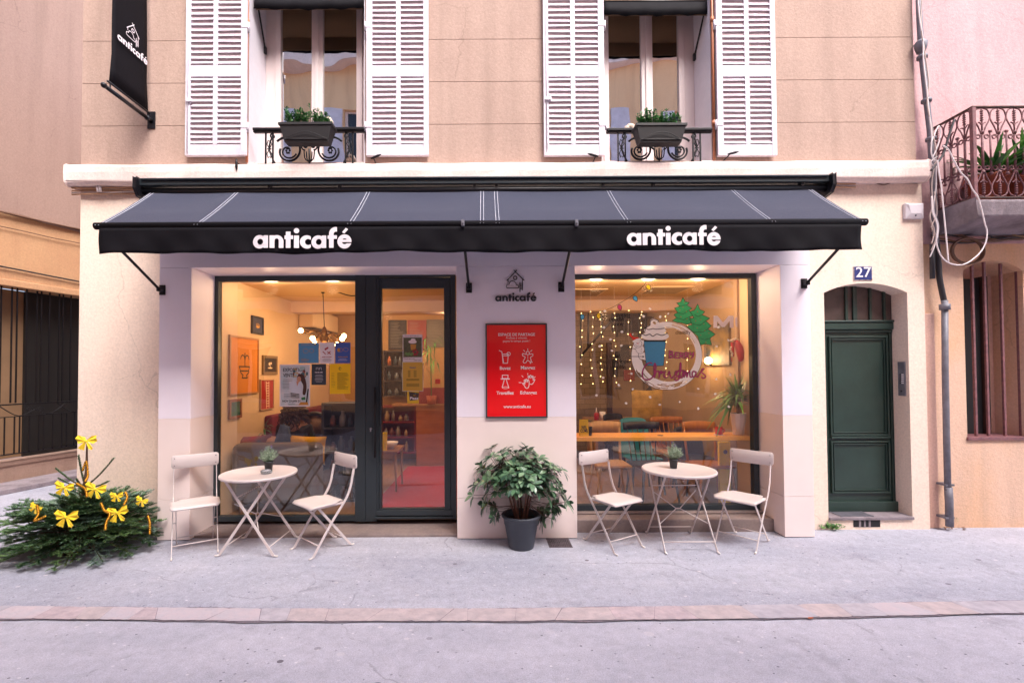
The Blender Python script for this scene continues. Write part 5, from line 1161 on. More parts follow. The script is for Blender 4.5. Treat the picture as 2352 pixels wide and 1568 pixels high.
# ------------------------------------------------------------------ small decorated fir on the pavement
tx, ty = P(186, 1200, 4.30).x, 4.30
fir = thing('christmas_tree', 'small squat fir with yellow bows and gold garland at the café corner', 'christmas tree', (tx, ty, .004))
M['ndl'] = [mat('fir_needle_%d' % i, c, .55) for i, c in enumerate(('#4f6f44', '#6f8e56', '#8aa294', '#3f5f40', '#98a76c'))]
r = random.Random(21); tr = B(); nd = B()
ltop = P(200, 1012, 4.28); lx, lz_ = ltop.x, ltop.z
tr.tube([(tx, ty, .0), (tx + .01, ty, .4), (lx - .01, ty - .01, .75), (lx, ty - .02, lz_)], [.03, .022, .012, .005], 8)
def needles(p0, p1, n, L, flat=.25, mi0=None):
    d = (p1 - p0); ln = d.length; d = d.normalized(); sd = d.cross(Vector((0, 0, 1))); sd = sd.normalized() if sd.length > .01 else Vector((1, 0, 0)); up = sd.cross(d)
    mi0 = r.randrange(5) if mi0 is None else mi0
    for i in range(n):
        t_ = (i + r.random()) / n; a = r.uniform(-math.pi, math.pi); w = sd * math.cos(a) + up * (math.sin(a) * flat + .25)
        q = p0.lerp(p1, t_); dd = (d * .75 + w).normalized(); l_ = L * r.uniform(.75, 1.1); e = q + dd * l_
        s2 = dd.cross(Vector((r.uniform(-.5, .5), r.uniform(-.5, .5), 1))).normalized() * .0032
        nd.add([q - s2, q + s2, e], [(0, 1, 2)], mi=mi0 if r.random() < .7 else r.randrange(4))
def bough(p0, p1, tw, sag=.06, L=.026, dens=800, tlen=.17):
    mid = p0.lerp(p1, .5) + Vector((0, 0, sag)); pts = [Vector(q) for q in cr([tuple(p0), tuple(mid), tuple(p1)], 5)]
    tr.tube(pts, [.008 - .006 * i / (len(pts) - 1) for i in range(len(pts))], 5); ln = (p1 - p0).length
    mi0 = r.choice([0, 1, 2, 3, 0])
    for a, c in zip(pts[len(pts) // 4:-1], pts[len(pts) // 4 + 1:]): needles(a, c, int((c - a).length * dens), L, .5, mi0)
    for k in range(tw):
        s = .25 + .75 * (k + r.random() * .5) / tw; q = pts[min(len(pts) - 2, int(s * (len(pts) - 1)))]; dr = (p1 - p0).normalized()
        side = dr.cross(Vector((0, 0, 1))).normalized() * (1 if k % 2 else -1); tl = tlen * r.uniform(.7, 1.2) * (1.15 - .5 * s)
        e = q + (dr * .75 + side * .8 + Vector((0, 0, r.uniform(-.15, .2)))).normalized() * tl; tr.tube([q, e], [.0025, .001], 4); needles(q, e, int(tl * dens), L, .3, mi0)
        for m_ in range(2):
            q2 = q.lerp(e, .3 + .3 * m_); e2 = q2 + (dr * .9 + side * (-.2 if m_ else 1.1)).normalized() * tl * .5; needles(q2, e2, int(tl * .5 * dens), L, .3, mi0)
# lower skirt: boughs aimed at the measured outline of the mass
for i in range(64):
    a = 2 * math.pi * i / 64 + r.uniform(-.06, .06); fr = -math.sin(a)
    R = .60 + .06 * r.random(); ex = tx + math.cos(a) * (R + (.12 if math.cos(a) < 0 else .06)); ey = ty + math.sin(a) * R * .72
    lay = i % 4; z0 = (.10, .17, .25, .30)[lay]; z1 = (.06, .18, .31, .42)[lay] + r.uniform(-.03, .04); sc = (1.0, 1.0, .92, .78)[lay]
    if math.cos(a) < -.3: z1 -= .03
    p1 = Vector((tx + (ex - tx) * sc, ty + (ey - ty) * sc, z1)); bough(Vector((tx, ty, z0)), p1, 12, .05)
for i in range(22):
    a = 2 * math.pi * i / 22 + .1; R = r.uniform(.26, .5); p1 = Vector((tx + math.cos(a) * R, ty + math.sin(a) * R * .8, r.uniform(.33, .46))); bough(Vector((tx, ty, .3)), p1, 9, .03, tlen=.14)
for i in range(26):
    a = 2 * math.pi * i / 26 + .2; R = r.uniform(.10, .34); zt2 = .66 - R * .75 + r.uniform(-.04, .04); bough(Vector((tx + .005, ty, zt2 - .12)), Vector((tx + math.cos(a) * R, ty + math.sin(a) * R * .8, zt2)), 6, .01, tlen=.09, L=.022)
for px_, py_, dy in ((262, 1052, 0), (128, 1076, -.05), (180, 1046, .08), (134, 1098, -.1), (250, 1105, -.15), (175, 1100, -.2)):
    e = P(px_, py_, ty + dy); s = P(196, 1118, ty); bough(s, e, 0, -.02, L=.019, dens=2200)
tr.build('trunk', mat('fir_bark', '#5a4234', .9, bump=.4, bs=60), fir); nd.build('needles', M['ndl'], fir)
B().lathe([(.13, 0), (.16, .09), (.15, .11), (.02, .11)], (tx, ty, .0), 20).build('stand', mat('dark_red_tub', '#3a1c1c', .7), fir)
M['bow'] = mat('yellow_felt', '#ffdc24', .75, var=.08, vs=25, sheen=.3)
def bow(px_, py_, Y, s, rot=0, lb='', back=False):
    s *= .88
    c = P(px_, py_, Y); b = B(); R_ = Matrix.Rotation(RAD(rot), 4, 'Y')
    def q(x, y, z): v = R_ @ Vector((x * s, y * s, z * s)); return c + v
    for g_ in (-1, 1):
        fan = [(.05, .030, .055), (.095, -.015, .085), (.155, .015, .095), (.175, -.02, .045), (.172, .015, -.005), (.125, -.02, -.045), (.06, .01, -.03)]
        b.add([q(0, -.01, 0)] + [q(g_ * a_, y_, z_) for a_, y_, z_ in fan], [(0, k, k + 1) for k in range(1, 7)])
        tail = [(.012, -.01, -.02), (.05, .01, -.165), (.075, -.02, -.13), (.105, .01, -.155), (.15, -.015, -.115), (.06, 0, -.035)]
        b.add([q(0, -.012, -.004)] + [q(g_ * a_ * .85, y_ - .01, z_) for a_, y_, z_ in tail], [(0, k, k + 1) for k in range(1, 6)])
    b.ball(q(0, -.015, -.002), .02 * s, 8); o = b.build('bow', M['bow'], solid=.003); tag(o, lb, 'bow', 'yellow felt bows on the small fir')
for a_ in ((199, 1012, 4.22, .62, 0, 'yellow bow on the very tip of the fir'), (148, 1118, 4.05, .55, 10, 'yellow bow on the upper fir branches nearest the guard stone'), (220, 1122, 4.02, .60, 12, 'yellow bow just below the bare leader, on its wall side'),
           (153, 1186, 3.75, .62, 3, 'large yellow bow low on the street side of the fir'), (270, 1176, 3.85, .58, -8, 'flattened yellow bow among the boughs nearest the folding chair'), (268, 1138, 4.05, .38, 0, 'small yellow bow sunk in the upper boughs near the wall'), (326, 1149, 4.05, .36, 20, 'small tilted yellow bow at the wall-side edge of the fir'),
           (82, 1165, 3.85, .34, 30, 'small yellow bow at the alley-side edge of the fir')): bow(*a_)
M['gold'] = mat('gold_garland', '#c8912e', .25, metal=.9, var=.2, vs=90)
for i, (pts, lb) in enumerate((([(190, 1080, 4.2), (198, 1060, 4.2), (202, 1090, 4.18), (196, 1105, 4.1)], 'gold bead garland round the fir leader'), ([(176, 1110, 4.0), (195, 1122, 3.95), (200, 1140, 3.9)], 'short gold garland below the leader bows'),
    ([(232, 1155, 3.9), (240, 1172, 3.85), (252, 1180, 3.8), (244, 1200, 3.75), (242, 1215, 3.72)], 'gold garland draped down the middle of the fir'), ([(340, 1185, 3.95), (344, 1200, 3.93), (344, 1225, 3.9)], 'gold garland hanging at the chair-side edge of the fir'), ([(85, 1160, 3.85), (88, 1180, 3.8), (80, 1195, 3.76), (105, 1185, 3.74)], 'gold garland coiled at the alley side of the fir'), ([(288, 1130, 4.05), (292, 1142, 4.0), (285, 1158, 3.95)], 'gold garland near the wall-side bows of the fir'))):
    cp = cr([tuple(P(*q)) for q in pts], 12); b = B()
    for j, p in enumerate(cp): 
        if j % 1 == 0: b.ball(p, .011 if j % 2 else .007, 6)
    b.tube(cp, .004, 5); tag(b.build('garland', M['gold']), lb, 'garland', 'gold bead garlands on the fir')

# ------------------------------------------------------------------ on the ground
c = gnd(1284, 1247); t = thing('manhole_cover', 'small square cast iron cover in the pavement beside the potted shrub', 'manhole cover', (c.x, c.y, .004))
x0, x1 = gnd(1260, 1247).x, gnd(1308, 1247).x; y0, y1 = gnd(1284, 1257).y, gnd(1284, 1237).y
b = B(); b.box((x0 - .01, y0 - .01, .0045), (x1 + .01, y1 + .01, .008)); b.build('frame', mat('cast_iron', '#4a4349', .6, metal=.3, col2='#6d6269', vs=20), t)
b = B(); n = 9
for i in range(n):
    for j in range(7):
        xa = x0 + (x1 - x0) * (i + .15 + .3 * (j % 2)) / n; yy = y0 + (y1 - y0) * (j + .2) / 7; b.box((xa, yy, .008), (xa + (x1 - x0) / n * .5, yy + (y1 - y0) / 7 * .6, .013))
b.build('tread_pattern', bpy.data.materials['cast_iron'], t)
def weed(px_, py_, n, sp_, h, lb, seed):
    c = gnd(px_, py_); r = random.Random(seed); b = B()
    for i in range(n):
        a = r.uniform(0, 6.28); q = r.uniform(0, 1); p = Vector((c.x + sp_ * q * math.cos(a), c.y + .05 * q * math.sin(a), .005)); top = p + Vector((r.uniform(-.06, .06), r.uniform(-.06, .0), h * r.uniform(.5, 1)))
        b.tube([p, top], .0012, 3)
        for j in range(8): d = Vector((r.uniform(-1, 1), r.uniform(-1, .3), r.uniform(0, .8))); b.leaf(p.lerp(top, r.uniform(.3, 1)), d, (0, -.5, 1), r.uniform(.02, .045), .009, .2, 2, mi=r.randrange(3))
    tag(b.build('weed', M['strap']), lb, 'weeds')
weed(1901, 1216, 34, .10, .07, 'low green weed growing between the end pillar and the doorstep', 1)
weed(2166, 1206, 30, .10, .11, 'straggly weed growing at the foot of the drainpipe', 2)
b = B(); r = random.Random(5); c = gnd(2175, 1212)
for i in range(40): p = c + Vector((r.uniform(-.14, .16), r.uniform(-.08, .02), .007)); b.leaf(p, (r.uniform(-1, 1), r.uniform(-1, 1), .1), (0, 0, 1), .03, .015, 0, 2)
dl = b.build('leaf_litter', mat('dead_leaf', '#6d4c3c', .9)); tag(dl, 'brown leaf litter under the drainpipe weed', 'leaf litter'); dl['kind'] = 'stuff'
c = gnd(1387, 1221); b = B(); b.leaf((c.x, c.y, .008), (1, .1, .15), (0, 0, 1), .11, .03, .0, 4); tag(b.build('paper_scrap', M['ink']), 'white scrap of paper lying by the step behind the folding chair', 'paper scrap')
c = gnd(1856, 1424, .0); b = B(); b.leaf((c.x, c.y, .016), (1, .1, .05), (0, 0, 1), .04, .02, .0, 3); tag(b.build('fallen_leaf', mat('orange_leaf', '#b5623a', .8)), 'orange fallen leaf at the edge of the kerb stones', 'leaf')
# ------------------------------------------------------------------ inside the café
FZ, CZ, YB, RX0, RX1 = .075, 2.72, 8.4, -2.89, 2.96
M['iw'] = mat('warm_white_inner_wall', '#d6b48c', .8, var=.08, vs=1.5)
M['tw'] = mat('taupe_inner_wall', '#a08464', .8, var=.12, vs=2); M['tw2'] = mat('ochre_inner_wall', '#b58a5a', .8, var=.1, vs=2)  # deep walls darkened in their colour to make the back look dimmer
M['ic'] = mat('inner_ceiling', '#c79f70', .85)
M['if'] = mat('oak_floor_boards', '#a07850', .45, col2='#87623f', vs=2.5, stretch=(7, .8, 1))
M['brick'] = mat('painted_brick', '#a08a70', .85, var=.1, vs=4)
n_ = M['brick'].node_tree.nodes; l_2 = M['brick'].node_tree.links; bt = n_.new('ShaderNodeTexBrick'); bt.inputs['Scale'].default_value = 2.6
bt.inputs['Color1'].default_value = _c('#8a7460'); bt.inputs['Color2'].default_value = _c('#7c6852'); bt.inputs['Mortar'].default_value = _c('#5f5040'); bt.inputs['Mortar Size'].default_value = .012  # brick tones darkened too, so the back reads dimmer
mp_ = n_.new('ShaderNodeMapping'); mp_.inputs['Rotation'].default_value = (RAD(90), 0, 0); l_2.new(n_['Texture Coordinate'].outputs['Object'], mp_.inputs[0]); l_2.new(mp_.outputs[0], bt.inputs['Vector']); l_2.new(bt.outputs[0], n_['Principled BSDF'].inputs['Base Color'])
YI = YF + .062
rm = thing('cafe_interior', 'warm lit café room seen through the shop windows', 'room', (0, YI, FZ))
B().box((RX0, YI, FZ - .02), (RX1, YB, FZ)).build('room_floor', M['if'], rm)
b = B(); b.box((RX0, YI, CZ), (RX1, YB, CZ + .05)); b.build('room_ceiling', M['ic'], rm)
B().box((RX0, 6.75, CZ - .16), (RX1, 7.0, CZ - .001)).build('ceiling_beam', M['iw'], rm)
B().box((RX0 - .05, YI, FZ), (RX0, YB, CZ)).build('side_wall', M['iw'], rm); B().box((RX1, YI, FZ), (RX1 + .05, 5.28, CZ)).build('side_wall', M['iw'], rm); B().box((RX1 - .03, 5.281, FZ), (RX1 + .05, YB, CZ)).build('side_wall', M['tw'], rm)
B().box((RX0, YB, FZ), (1.0, YB + .05, CZ)).build('back_wall', M['tw2'], rm); B().box((1.0, YB, FZ), (RX1, YB + .05, CZ)).build('back_wall', M['brick'], rm)
B().box((XO1[1] - .02, YI + .002, FZ), (XO2[0] + .0, YI + .25, CZ)).build('pillar', M['iw'], rm)
for q in ((1000, 2.6),): pass
A3 = zc(780, 980, 2.703); DR = zc(1280, 980, 2.704); D2 = zc(1380, 1400, 2.8); E4 = zc(860, 1400, 4.356); GU = zc(2130, 1000, 2.613); HL = zc(2150, 1400, 3.136)
def pz(z, x, y, Y): return P(*z(x, y), Y)

# pictures on the left side wall
def frame_on_side(zx0, zx1, zy0, zy1, lb, fm, cm, X=RX0, deco=None, dm=None, fw=.02, s=1):
    y0 = PXW(*A3(zx0, 800), X).y; y1 = PXW(*A3(zx1, 800), X).y; ym = (y0 + y1) / 2
    zt = P(*A3((zx0 + zx1) / 2, zy0), ym).z; zb = P(*A3((zx0 + zx1) / 2, zy1), ym).z
    t = thing('framed_picture', lb, 'picture', (X, ym, zb))
    b = B(); b.box((X + .001, y0, zb), (X + .025, y1, zb + fw)); b.box((X + .001, y0, zt - fw), (X + .025, y1, zt)); b.box((X + .001, y0, zb + fw), (X + .0249, y0 + fw, zt - fw)); b.box((X + .001, y1 - fw, zb + fw), (X + .0249, y1, zt - fw)); b.build('frame', fm, t)
    B().box((X + .001, y0 + fw, zb + fw), (X + .015, y1 - fw, zt - fw)).build('print', cm, t)
    if deco: b = B(); cut(b, deco, (0, 1, 0, 1), .012, lambda u, v: (X + .0165, y0 + fw + (y1 - y0 - 2 * fw) * u, zt - fw - (zt - zb - 2 * fw) * v)); b.build('drawing', dm, t)
    return t
black_ = M['blackint']
M['lineink'] = mat('line_ink', '#3a2a18', .7); M['cream_ink'] = mat('cream_ink', '#e9c9a0', .7)
vase = U(sLine([(.5, .28), (.5, .50)], .012), sLine(arc(.42, .38, .07, 0, 180), .012), sLine(arc(.58, .38, .07, 0, 180), .012), sEll(.5, .29, .02, .03), sLine([(.30, .52), (.68, .52), (.66, .56), (.64, .6), (.34, .6), (.32, .56), (.30, .52)], .012), sLine([(.34, .62), (.40, .66), (.44, .68), (.40, .73), (.6, .73), (.56, .68), (.6, .66), (.66, .62)], .012))
frame_on_side(205, 500, 765, 1345, 'tall orange picture of a vase on the left café wall', mat('tan_frame', '#a87544', .5), mat('orange_print', '#cf7a1c', .7, var=.06, vs=8), deco=vase, dm=M['lineink'])
frame_on_side(432, 548, 560, 738, 'small dark blue picture highest on the left café wall', black_, mat('blue_print', '#232a44', .5), deco=U(sEll(.5, .6, .2, .08), sLine([(.4, .55), (.38, .4)], .03), sLine([(.52, .55), (.52, .38)], .03), sLine([(.65, .55), (.68, .42)], .03)), dm=mat('gold_ink', '#c48a3a', .6))
frame_on_side(545, 690, 955, 1145, 'small dark botanical picture in a brown frame', mat('brown_frame', '#7b6244', .5), mat('dark_print', '#231c18', .5), deco=U(sEll(.5, .72, .2, .05), sLine([(.5, .7), (.48, .3)], .02), sEll(.42, .42, .06, .1), sEll(.58, .36, .05, .09)), dm=M['cream_ink'], fw=.035)
ladder = U(sLine([(.42, .05), (.46, .97)], .02), sLine([(.64, .05), (.66, .97)], .02), *[sLine([(.43, .1 + .09 * k), (.65, .1 + .09 * k)], .012) for k in range(10)])
frame_on_side(520, 655, 1195, 1500, 'tall red picture with a pale ladder on the left café wall', mat('pale_frame', '#b48d6a', .6), mat('red_print', '#9a1512', .7), deco=ladder, dm=M['cream_ink'], fw=.012)
frame_on_side(205, 330, 1395, 1590, 'green picture in a wooden frame low on the left café wall', mat('wood_frame', '#8a4f22', .5), mat('green_print', '#1f6a45', .6, col2='#2a3d3a', vs=14), fw=.03)
# air conditioner
y0, y1 = 7.0, 8.2; zt = P(712, 716, 7.5).z; t = thing('air_conditioner', 'long cream air conditioner on the left café wall behind the pendant lamp', 'air conditioner', (RX0, 7.6, zt))
b = B(); b.box((RX0 + .002, y0, zt - .30), (RX0 + .24, y1, zt)); b.build('casing', M['iw'], t, bevel=.03)
b = B(); b.box((RX0 + .08, y0 + .05, zt - .315), (RX0 + .235, y1 - .05, zt - .30)); b.build('outlet_flap', black_, t)

# chandelier
c = pz(A3, 1180, 770, 6.0); top = pz(A3, 1165, 305, 6.0)
t = thing('pendant_lamp', 'black cluster pendant with bare glowing bulbs behind the window papers', 'pendant lamp', (top.x, 6.0, CZ))
b = B(); hk = Vector((top.x, 6.0, top.z)); b.tube([hk, c + Vector((0, 0, .12))], .006, 6); b.tube(cr([tuple(hk), (hk.x + .1, 6.0, hk.z + .02), (hk.x + .35, 6.05, hk.z - .05), (hk.x + .5, 6.1, CZ)], 5), .008, 6); b.tube([hk, (hk.x, 6.0, CZ)], .008, 6); b.ball(hk, .03, 8); b.build('cord', black_, t)
b = B(); b.lathe([(.015, .14), (.05, .06), (.07, 0), (.05, -.06), (.01, -.09)], c, 12)
M['bulb'] = emis('glowing_bulb', (1, .62, .26), 14); ends = []
for i, (dx, dy, dz) in enumerate(((-.20, -.05, .06), (-.12, .1, -.02), (.14, .1, .02), (.2, -.1, -.02), (.05, .2, -.05), (-.04, -.16, -.02))):
    e = c + Vector((dx, dy, dz)); b.tube(cr([tuple(c), tuple(c.lerp(e, .6) + Vector((0, 0, .05))), tuple(e)], 5), .012, 6); b.tube([e, e + (e - c).normalized() * .05], .02, 8); ends.append(e + (e - c).normalized() * .09)
b.build('arms', mat('burnished_metal', '#6a4a22', .3, metal=.9), t)
for e in ends: q = B(); q.ball(e, .032, 10); q.build('bulb', M['bulb'], t)
def lamp(loc, w, name, parent=None, col=(1, .62, .32), size=.08):
    d = bpy.data.lights.new(name, 'POINT'); d.energy = w; d.color = col; d.shadow_soft_size = size
    o = bpy.data.objects.new(name, d); C.objects.link(o); o.location = loc
    if parent: link(o, parent)
lamp(c + Vector((0, 0, -.22)), 7, 'pendant_light', t, size=.2)
M['spot'] = emis('downlight_glow', (1, .82, .58), 12)
for i, (z_, x, y, lb) in enumerate(((A3, 625, 184, 'round ceiling downlight above the orange picture'), (A3, 1253, 177, 'round ceiling downlight in front of the pendant lamp'), (GU, 283, 146, 'round ceiling downlight nearest the red board pillar'), (GU, 795, 141, 'round ceiling downlight over the painted light string'), (GU, 1290, 139, 'round ceiling downlight over the painted fir trees'))):
    p = pz(z_, x, y + 6, 5.16); t = thing('downlight', lb, 'ceiling light', (p.x, 5.16, CZ), 'round downlights along the shop window')
    B().lathe([(.085, -.012), (.085, -.001)], (p.x, 5.16, CZ), 20).build('rim', M['white'], t); B().lathe([(.07, -.02), (.07, -.0125)], (p.x, 5.16, CZ), 20).build('lens', M['spot'], t)
    lamp((p.x, 5.2, CZ - .1), 2.8 if i < 2 else 4.8, 'downlight_beam', t, col=(1, .68, .40), size=.07)
for x, y, w in ((-1.6, 7.4, 4.5), (-.6, 7.0, 4.5), (1.9, 7.3, 3)):
    t = thing('ceiling_lamp', {-1.6: 'flush ceiling lamp at the back of the café above the shelves', -.6: 'flush ceiling lamp deep inside behind the glass door', 1.9: 'flush ceiling lamp at the back of the room with the stairs'}[x], 'ceiling light', (x, y, CZ)); B().lathe([(.12, -.05), (.14, -.001)], (x, y, CZ), 20).build('shade', M['spot'], t); lamp((x, y, CZ - .15), w, 'ceiling_lamp_light', t)

# sofa with cushions
M['sofa'] = mat('taupe_sofa_fabric', '#5c4f48', .9, var=.1, vs=60, bump=.2, bs=250, sheen=.2)
x0 = RX0 + .03; x1 = P(*E4(1460, 1200), 5.2).x + .02; zt = P(*E4(700, 1115), 5.3).z
t = thing('sofa', 'low taupe sofa with its back to the window', 'sofa', ((x0 + x1) / 2, 5.4, FZ))
B().box((x0, 5.10, FZ + .12), (x1, 5.34, zt)).build('backrest', M['sofa'], t, bevel=.07, seg=4); B().box((x0 + .02, 5.345, FZ + .12), (x1 - .02, 5.95, .46)).build('seat', M['sofa'], t, bevel=.05, seg=3)
for s in (x0 + .1, x1 - .1):
    for y in (5.16, 5.85): B().tube([(s, y, FZ), (s, y, FZ + .125)], .018, 8).build('leg', M['wood'], t)
def cushion(c, w, h, d, m, lb, rz=0, tilt=0):
    b = B(Matrix.Translation(c) @ Matrix.Rotation(rz, 4, 'Z') @ Matrix.Rotation(tilt, 4, 'Y')); n = 12; vs = []; fs = []
    for sgn in (-1, 1):
        k0 = len(vs)
        for j in range(n + 1):
            for i in range(n + 1):
                u, v = -1 + 2 * i / n, -1 + 2 * j / n; th = ((1 - u ** 4) * (1 - v ** 4)) ** .5; pin = 1 - .08 * (1 - abs(u * v))
                vs.append((u * w / 2 * (1 - .07 * (1 - v * v)) , sgn * d / 2 * th, v * h / 2 * (1 - .07 * (1 - u * u))))
        for j in range(n):
            for i in range(n): q = k0 + j * (n + 1) + i; fs.append((q, q + 1, q + n + 2, q + n + 1))
    b.add(vs, fs, sm=True); return tag(b.build('cushion', m), lb, 'cushion')
p = pz(E4, 350, 1095, 5.42); cushion((p.x, 5.44, p.z - .14), .5, .40, .16, mat('denim_blue_cushion', '#55616f', .9, col2='#b23a2c', vs=5), 'blue grey cushion with red piping leaning on the sofa near the pictures', tilt=-.06)
p = pz(E4, 680, 1040, 5.42); cushion((p.x, 5.46, p.z - .16), .3, .36, .15, mat('pale_pink_cushion', '#c9a08c', .9), 'pale pink cushion behind the lavender pot', tilt=.1)
p = pz(E4, 1240, 1070, 5.42); cushion((p.x, 5.44, p.z - .13), .48, .34, .15, mat('yellow_cushion', '#d9a31d', .9), 'yellow cushion on the sofa behind the person', tilt=.05)
# red upholstered bench along the side wall
y0, y1 = 5.95, 7.9; t = thing('wall_bench', 'dark red padded bench back along the left café wall', 'bench', (RX0 + .2, 6.9, FZ))
zb_ = pz(E4, 330, 930, 6.3).z
B().box((RX0 + .002, y0, .50), (RX0 + .10, y1, 1.10)).build('backrest', mat('dark_red_upholstery', '#6b1626', .7, var=.1, vs=6), t, bevel=.02); B().box((RX0 + .101, y0, FZ), (RX0 + .5, y1, .5)).build('seat', bpy.data.materials['dark_red_upholstery'], t, bevel=.02)
# palm fronds at the edge of the sofa
t = thing('palm_plant', 'thin leaved palm in the corner beside the sofa', 'potted plant', (RX0 + .14, 5.8, FZ)); b = B(); r = random.Random(4)
b.lathe([(.10, 0), (.12, .3), (.11, .3)], (RX0 + .14, 5.75, FZ), 16); b.build('pot', M['terra'], t); b = B()
for i in range(26): a = r.uniform(-1.7, 1.7); b.leaf((RX0 + .1, 5.75, .75 + .25 * r.random()), (math.cos(a), -.4 + math.sin(a) * .6, r.uniform(.1, .9)), (0, 0, 1), r.uniform(.16, .26), .014, .5, 4, mi=2)
b.tube([(RX0 + .14, 5.75, .36), (RX0 + .1, 5.75, .95)], .012, 6); b.build('fronds', M['strap'], t)

# person on the sofa, seen from behind: one skinned body, curly hair and denim jacket as children
pp_ = pz(E4, 1120, 640, 5.72); px0 = pp_.x
t = thing('person', 'person with long dark curly hair sitting on the sofa with their back to the window', 'person', (px0, 5.6, .46))
def skinned(name, verts, edges, radii, m, parent, root=0, sub=2):
    me = bpy.data.meshes.new(name); me.from_pydata([tuple(v) for v in verts], edges, []); me.materials.append(m); o = bpy.data.objects.new(name, me); C.objects.link(o); link(o, parent)
    s = o.modifiers.new('skin', 'SKIN'); s.use_smooth_shade = True
    for i, rr in enumerate(radii): me.skin_vertices[0].data[i].radius = rr if isinstance(rr, tuple) else (rr, rr)
    me.skin_vertices[0].data[root].use_root = True
    q = o.modifiers.new('sub', 'SUBSURF'); q.levels = sub; q.render_levels = sub; return o
hx_ = px0 - .0; SK = mat('warm_skin', '#a9755a', .55); V = []; 
J = [(hx_, 5.62, .58), (hx_, 5.60, .74), (hx_, 5.60, .90), (hx_, 5.62, 1.02), (hx_, 5.64, 1.09), (hx_, 5.68, 1.17), (hx_, 5.69, 1.25),
     (hx_ - .16, 5.62, .98), (hx_ - .21, 5.66, .78), (hx_ - .15, 5.88, .66), (hx_ - .11, 5.97, .66), (hx_ + .16, 5.62, .98), (hx_ + .21, 5.66, .78), (hx_ + .15, 5.88, .66), (hx_ + .11, 5.97, .66),
     (hx_ - .09, 5.66, .56), (hx_ - .12, 6.05, .56), (hx_ - .12, 6.08, .12), (hx_ - .12, 6.22, .11), (hx_ + .09, 5.66, .56), (hx_ + .12, 6.05, .56), (hx_ + .12, 6.08, .12), (hx_ + .12, 6.22, .11),
     (hx_, 5.785, 1.17)]
Eg = [(0, 1), (1, 2), (2, 3), (3, 4), (4, 5), (5, 6), (3, 7), (7, 8), (8, 9), (9, 10), (3, 11), (11, 12), (12, 13), (13, 14), (0, 15), (15, 16), (16, 17), (17, 18), (0, 19), (19, 20), (20, 21), (21, 22), (5, 23)]
Rr = [.14, .13, .14, .10, .05, .085, .06, .06, .045, .032, .03, .06, .045, .032, .03, .085, .06, .045, .035, .085, .06, .045, .035, .018]
skinned('body', J, Eg, Rr, SK, t)
for s in (-1, 1):
    wr = Vector((hx_ + s * .11, 5.98, .66))
    for k in range(4): a = wr + Vector(((k - 1.5) * .016, .0, 0)); skinned('finger', [a, a + Vector((0, .045, .01)), a + Vector((0, .07 + .008 * (1.5 - abs(k - 1.5)), -.005))], [(0, 1), (1, 2)], [.009, .008, .006], SK, t, sub=1)
    skinned('thumb', [wr + Vector((-s * .02, -.02, 0)), wr + Vector((-s * .045, .01, .01)), wr + Vector((-s * .05, .03, .005))], [(0, 1), (1, 2)], [.010, .009, .007], SK, t, sub=1)
skinned('jumper', [(hx_, 5.62, .56), (hx_, 5.60, .74), (hx_, 5.60, .90), (hx_, 5.62, 1.01), (hx_ - .16, 5.62, .98), (hx_ - .21, 5.66, .78), (hx_ - .155, 5.86, .665), (hx_ + .16, 5.62, .98), (hx_ + .21, 5.66, .78), (hx_ + .155, 5.86, .665)],
        [(0, 1), (1, 2), (2, 3), (3, 4), (4, 5), (5, 6), (3, 7), (7, 8), (8, 9)], [.155, .145, .155, .11, .072, .057, .045, .072, .057, .045], mat('black_knit_jumper', '#1a1618', .9, bump=.3, bs=300), t)
skinned('trousers', [(hx_, 5.63, .57), (hx_ - .09, 5.66, .56), (hx_ - .12, 6.05, .56), (hx_ - .12, 6.08, .16), (hx_ + .09, 5.66, .56), (hx_ + .12, 6.05, .56), (hx_ + .12, 6.08, .16)], [(0, 1), (1, 2), (2, 3), (0, 4), (4, 5), (5, 6)], [.155, .10, .075, .06, .10, .075, .06], mat('dark_jeans', '#232834', .85), t)
b = B(); r = random.Random(8)
b.ball((hx_, 5.655, 1.20), .125, 14, sc=(1, 1, 1.05))
for i in range(150):
    a = r.uniform(0, 6.28); e = r.uniform(-.4, 1.5); q = Vector((hx_ + .125 * math.cos(a) * math.cos(e), 5.65 + .125 * math.sin(a) * math.cos(e), 1.19 + .14 * math.sin(e)))
    if q.y > 5.74 and q.z < 1.24: continue
    L = r.uniform(.08, .26) if e < .8 else r.uniform(.05, .12); pts = []; f0 = r.uniform(0, 6)
    for k in range(14):
        s = k / 13; pts.append((q.x + (q.x - hx_) * s * .55 + .018 * math.cos(f0 + k * 1.1), q.y + (q.y - 5.66) * s * .3 + .018 * math.sin(f0 + k * 1.1) - .03 * s, q.z - L * s))
    b.tube(pts, [.011 - .006 * k / 13 for k in range(14)], 5)
b.build('hair', mat('dark_curly_hair', '#2a1812', .55, col2='#4a2a1a', vs=30, spec=.4), t)
b = B(); q = [(-.02, 1.0), (.05, .97), (.09, .8), (.11, .6), (.10, .48), (-.15, .48), (-.14, .6), (-.08, .8)]
jx = pz(E4, 900, 900, 5.42).x; vs = []; fs = []
for j, yy in enumerate((5.36, 5.39, 5.42)):
    for x, z in q: vs.append((jx + x * (1 + .05 * math.sin(j * 2)), yy + .02 * math.sin(z * 20), z + .04))
k = len(q)
for j in range(2):
    for i in range(k): fs.append((j * k + i, j * k + (i + 1) % k, (j + 1) * k + (i + 1) % k, (j + 1) * k + i))
fs += [tuple(range(k)), tuple(2 * k + i for i in range(k))[::-1]]
b.add(vs, fs); o = b.build('jacket', mat('pale_denim', '#6d7c92', .9, col2='#4d5a70', vs=9), None, bevel=.012); tag(o, 'pale denim jacket slung over the sofa back beside the person', 'jacket')
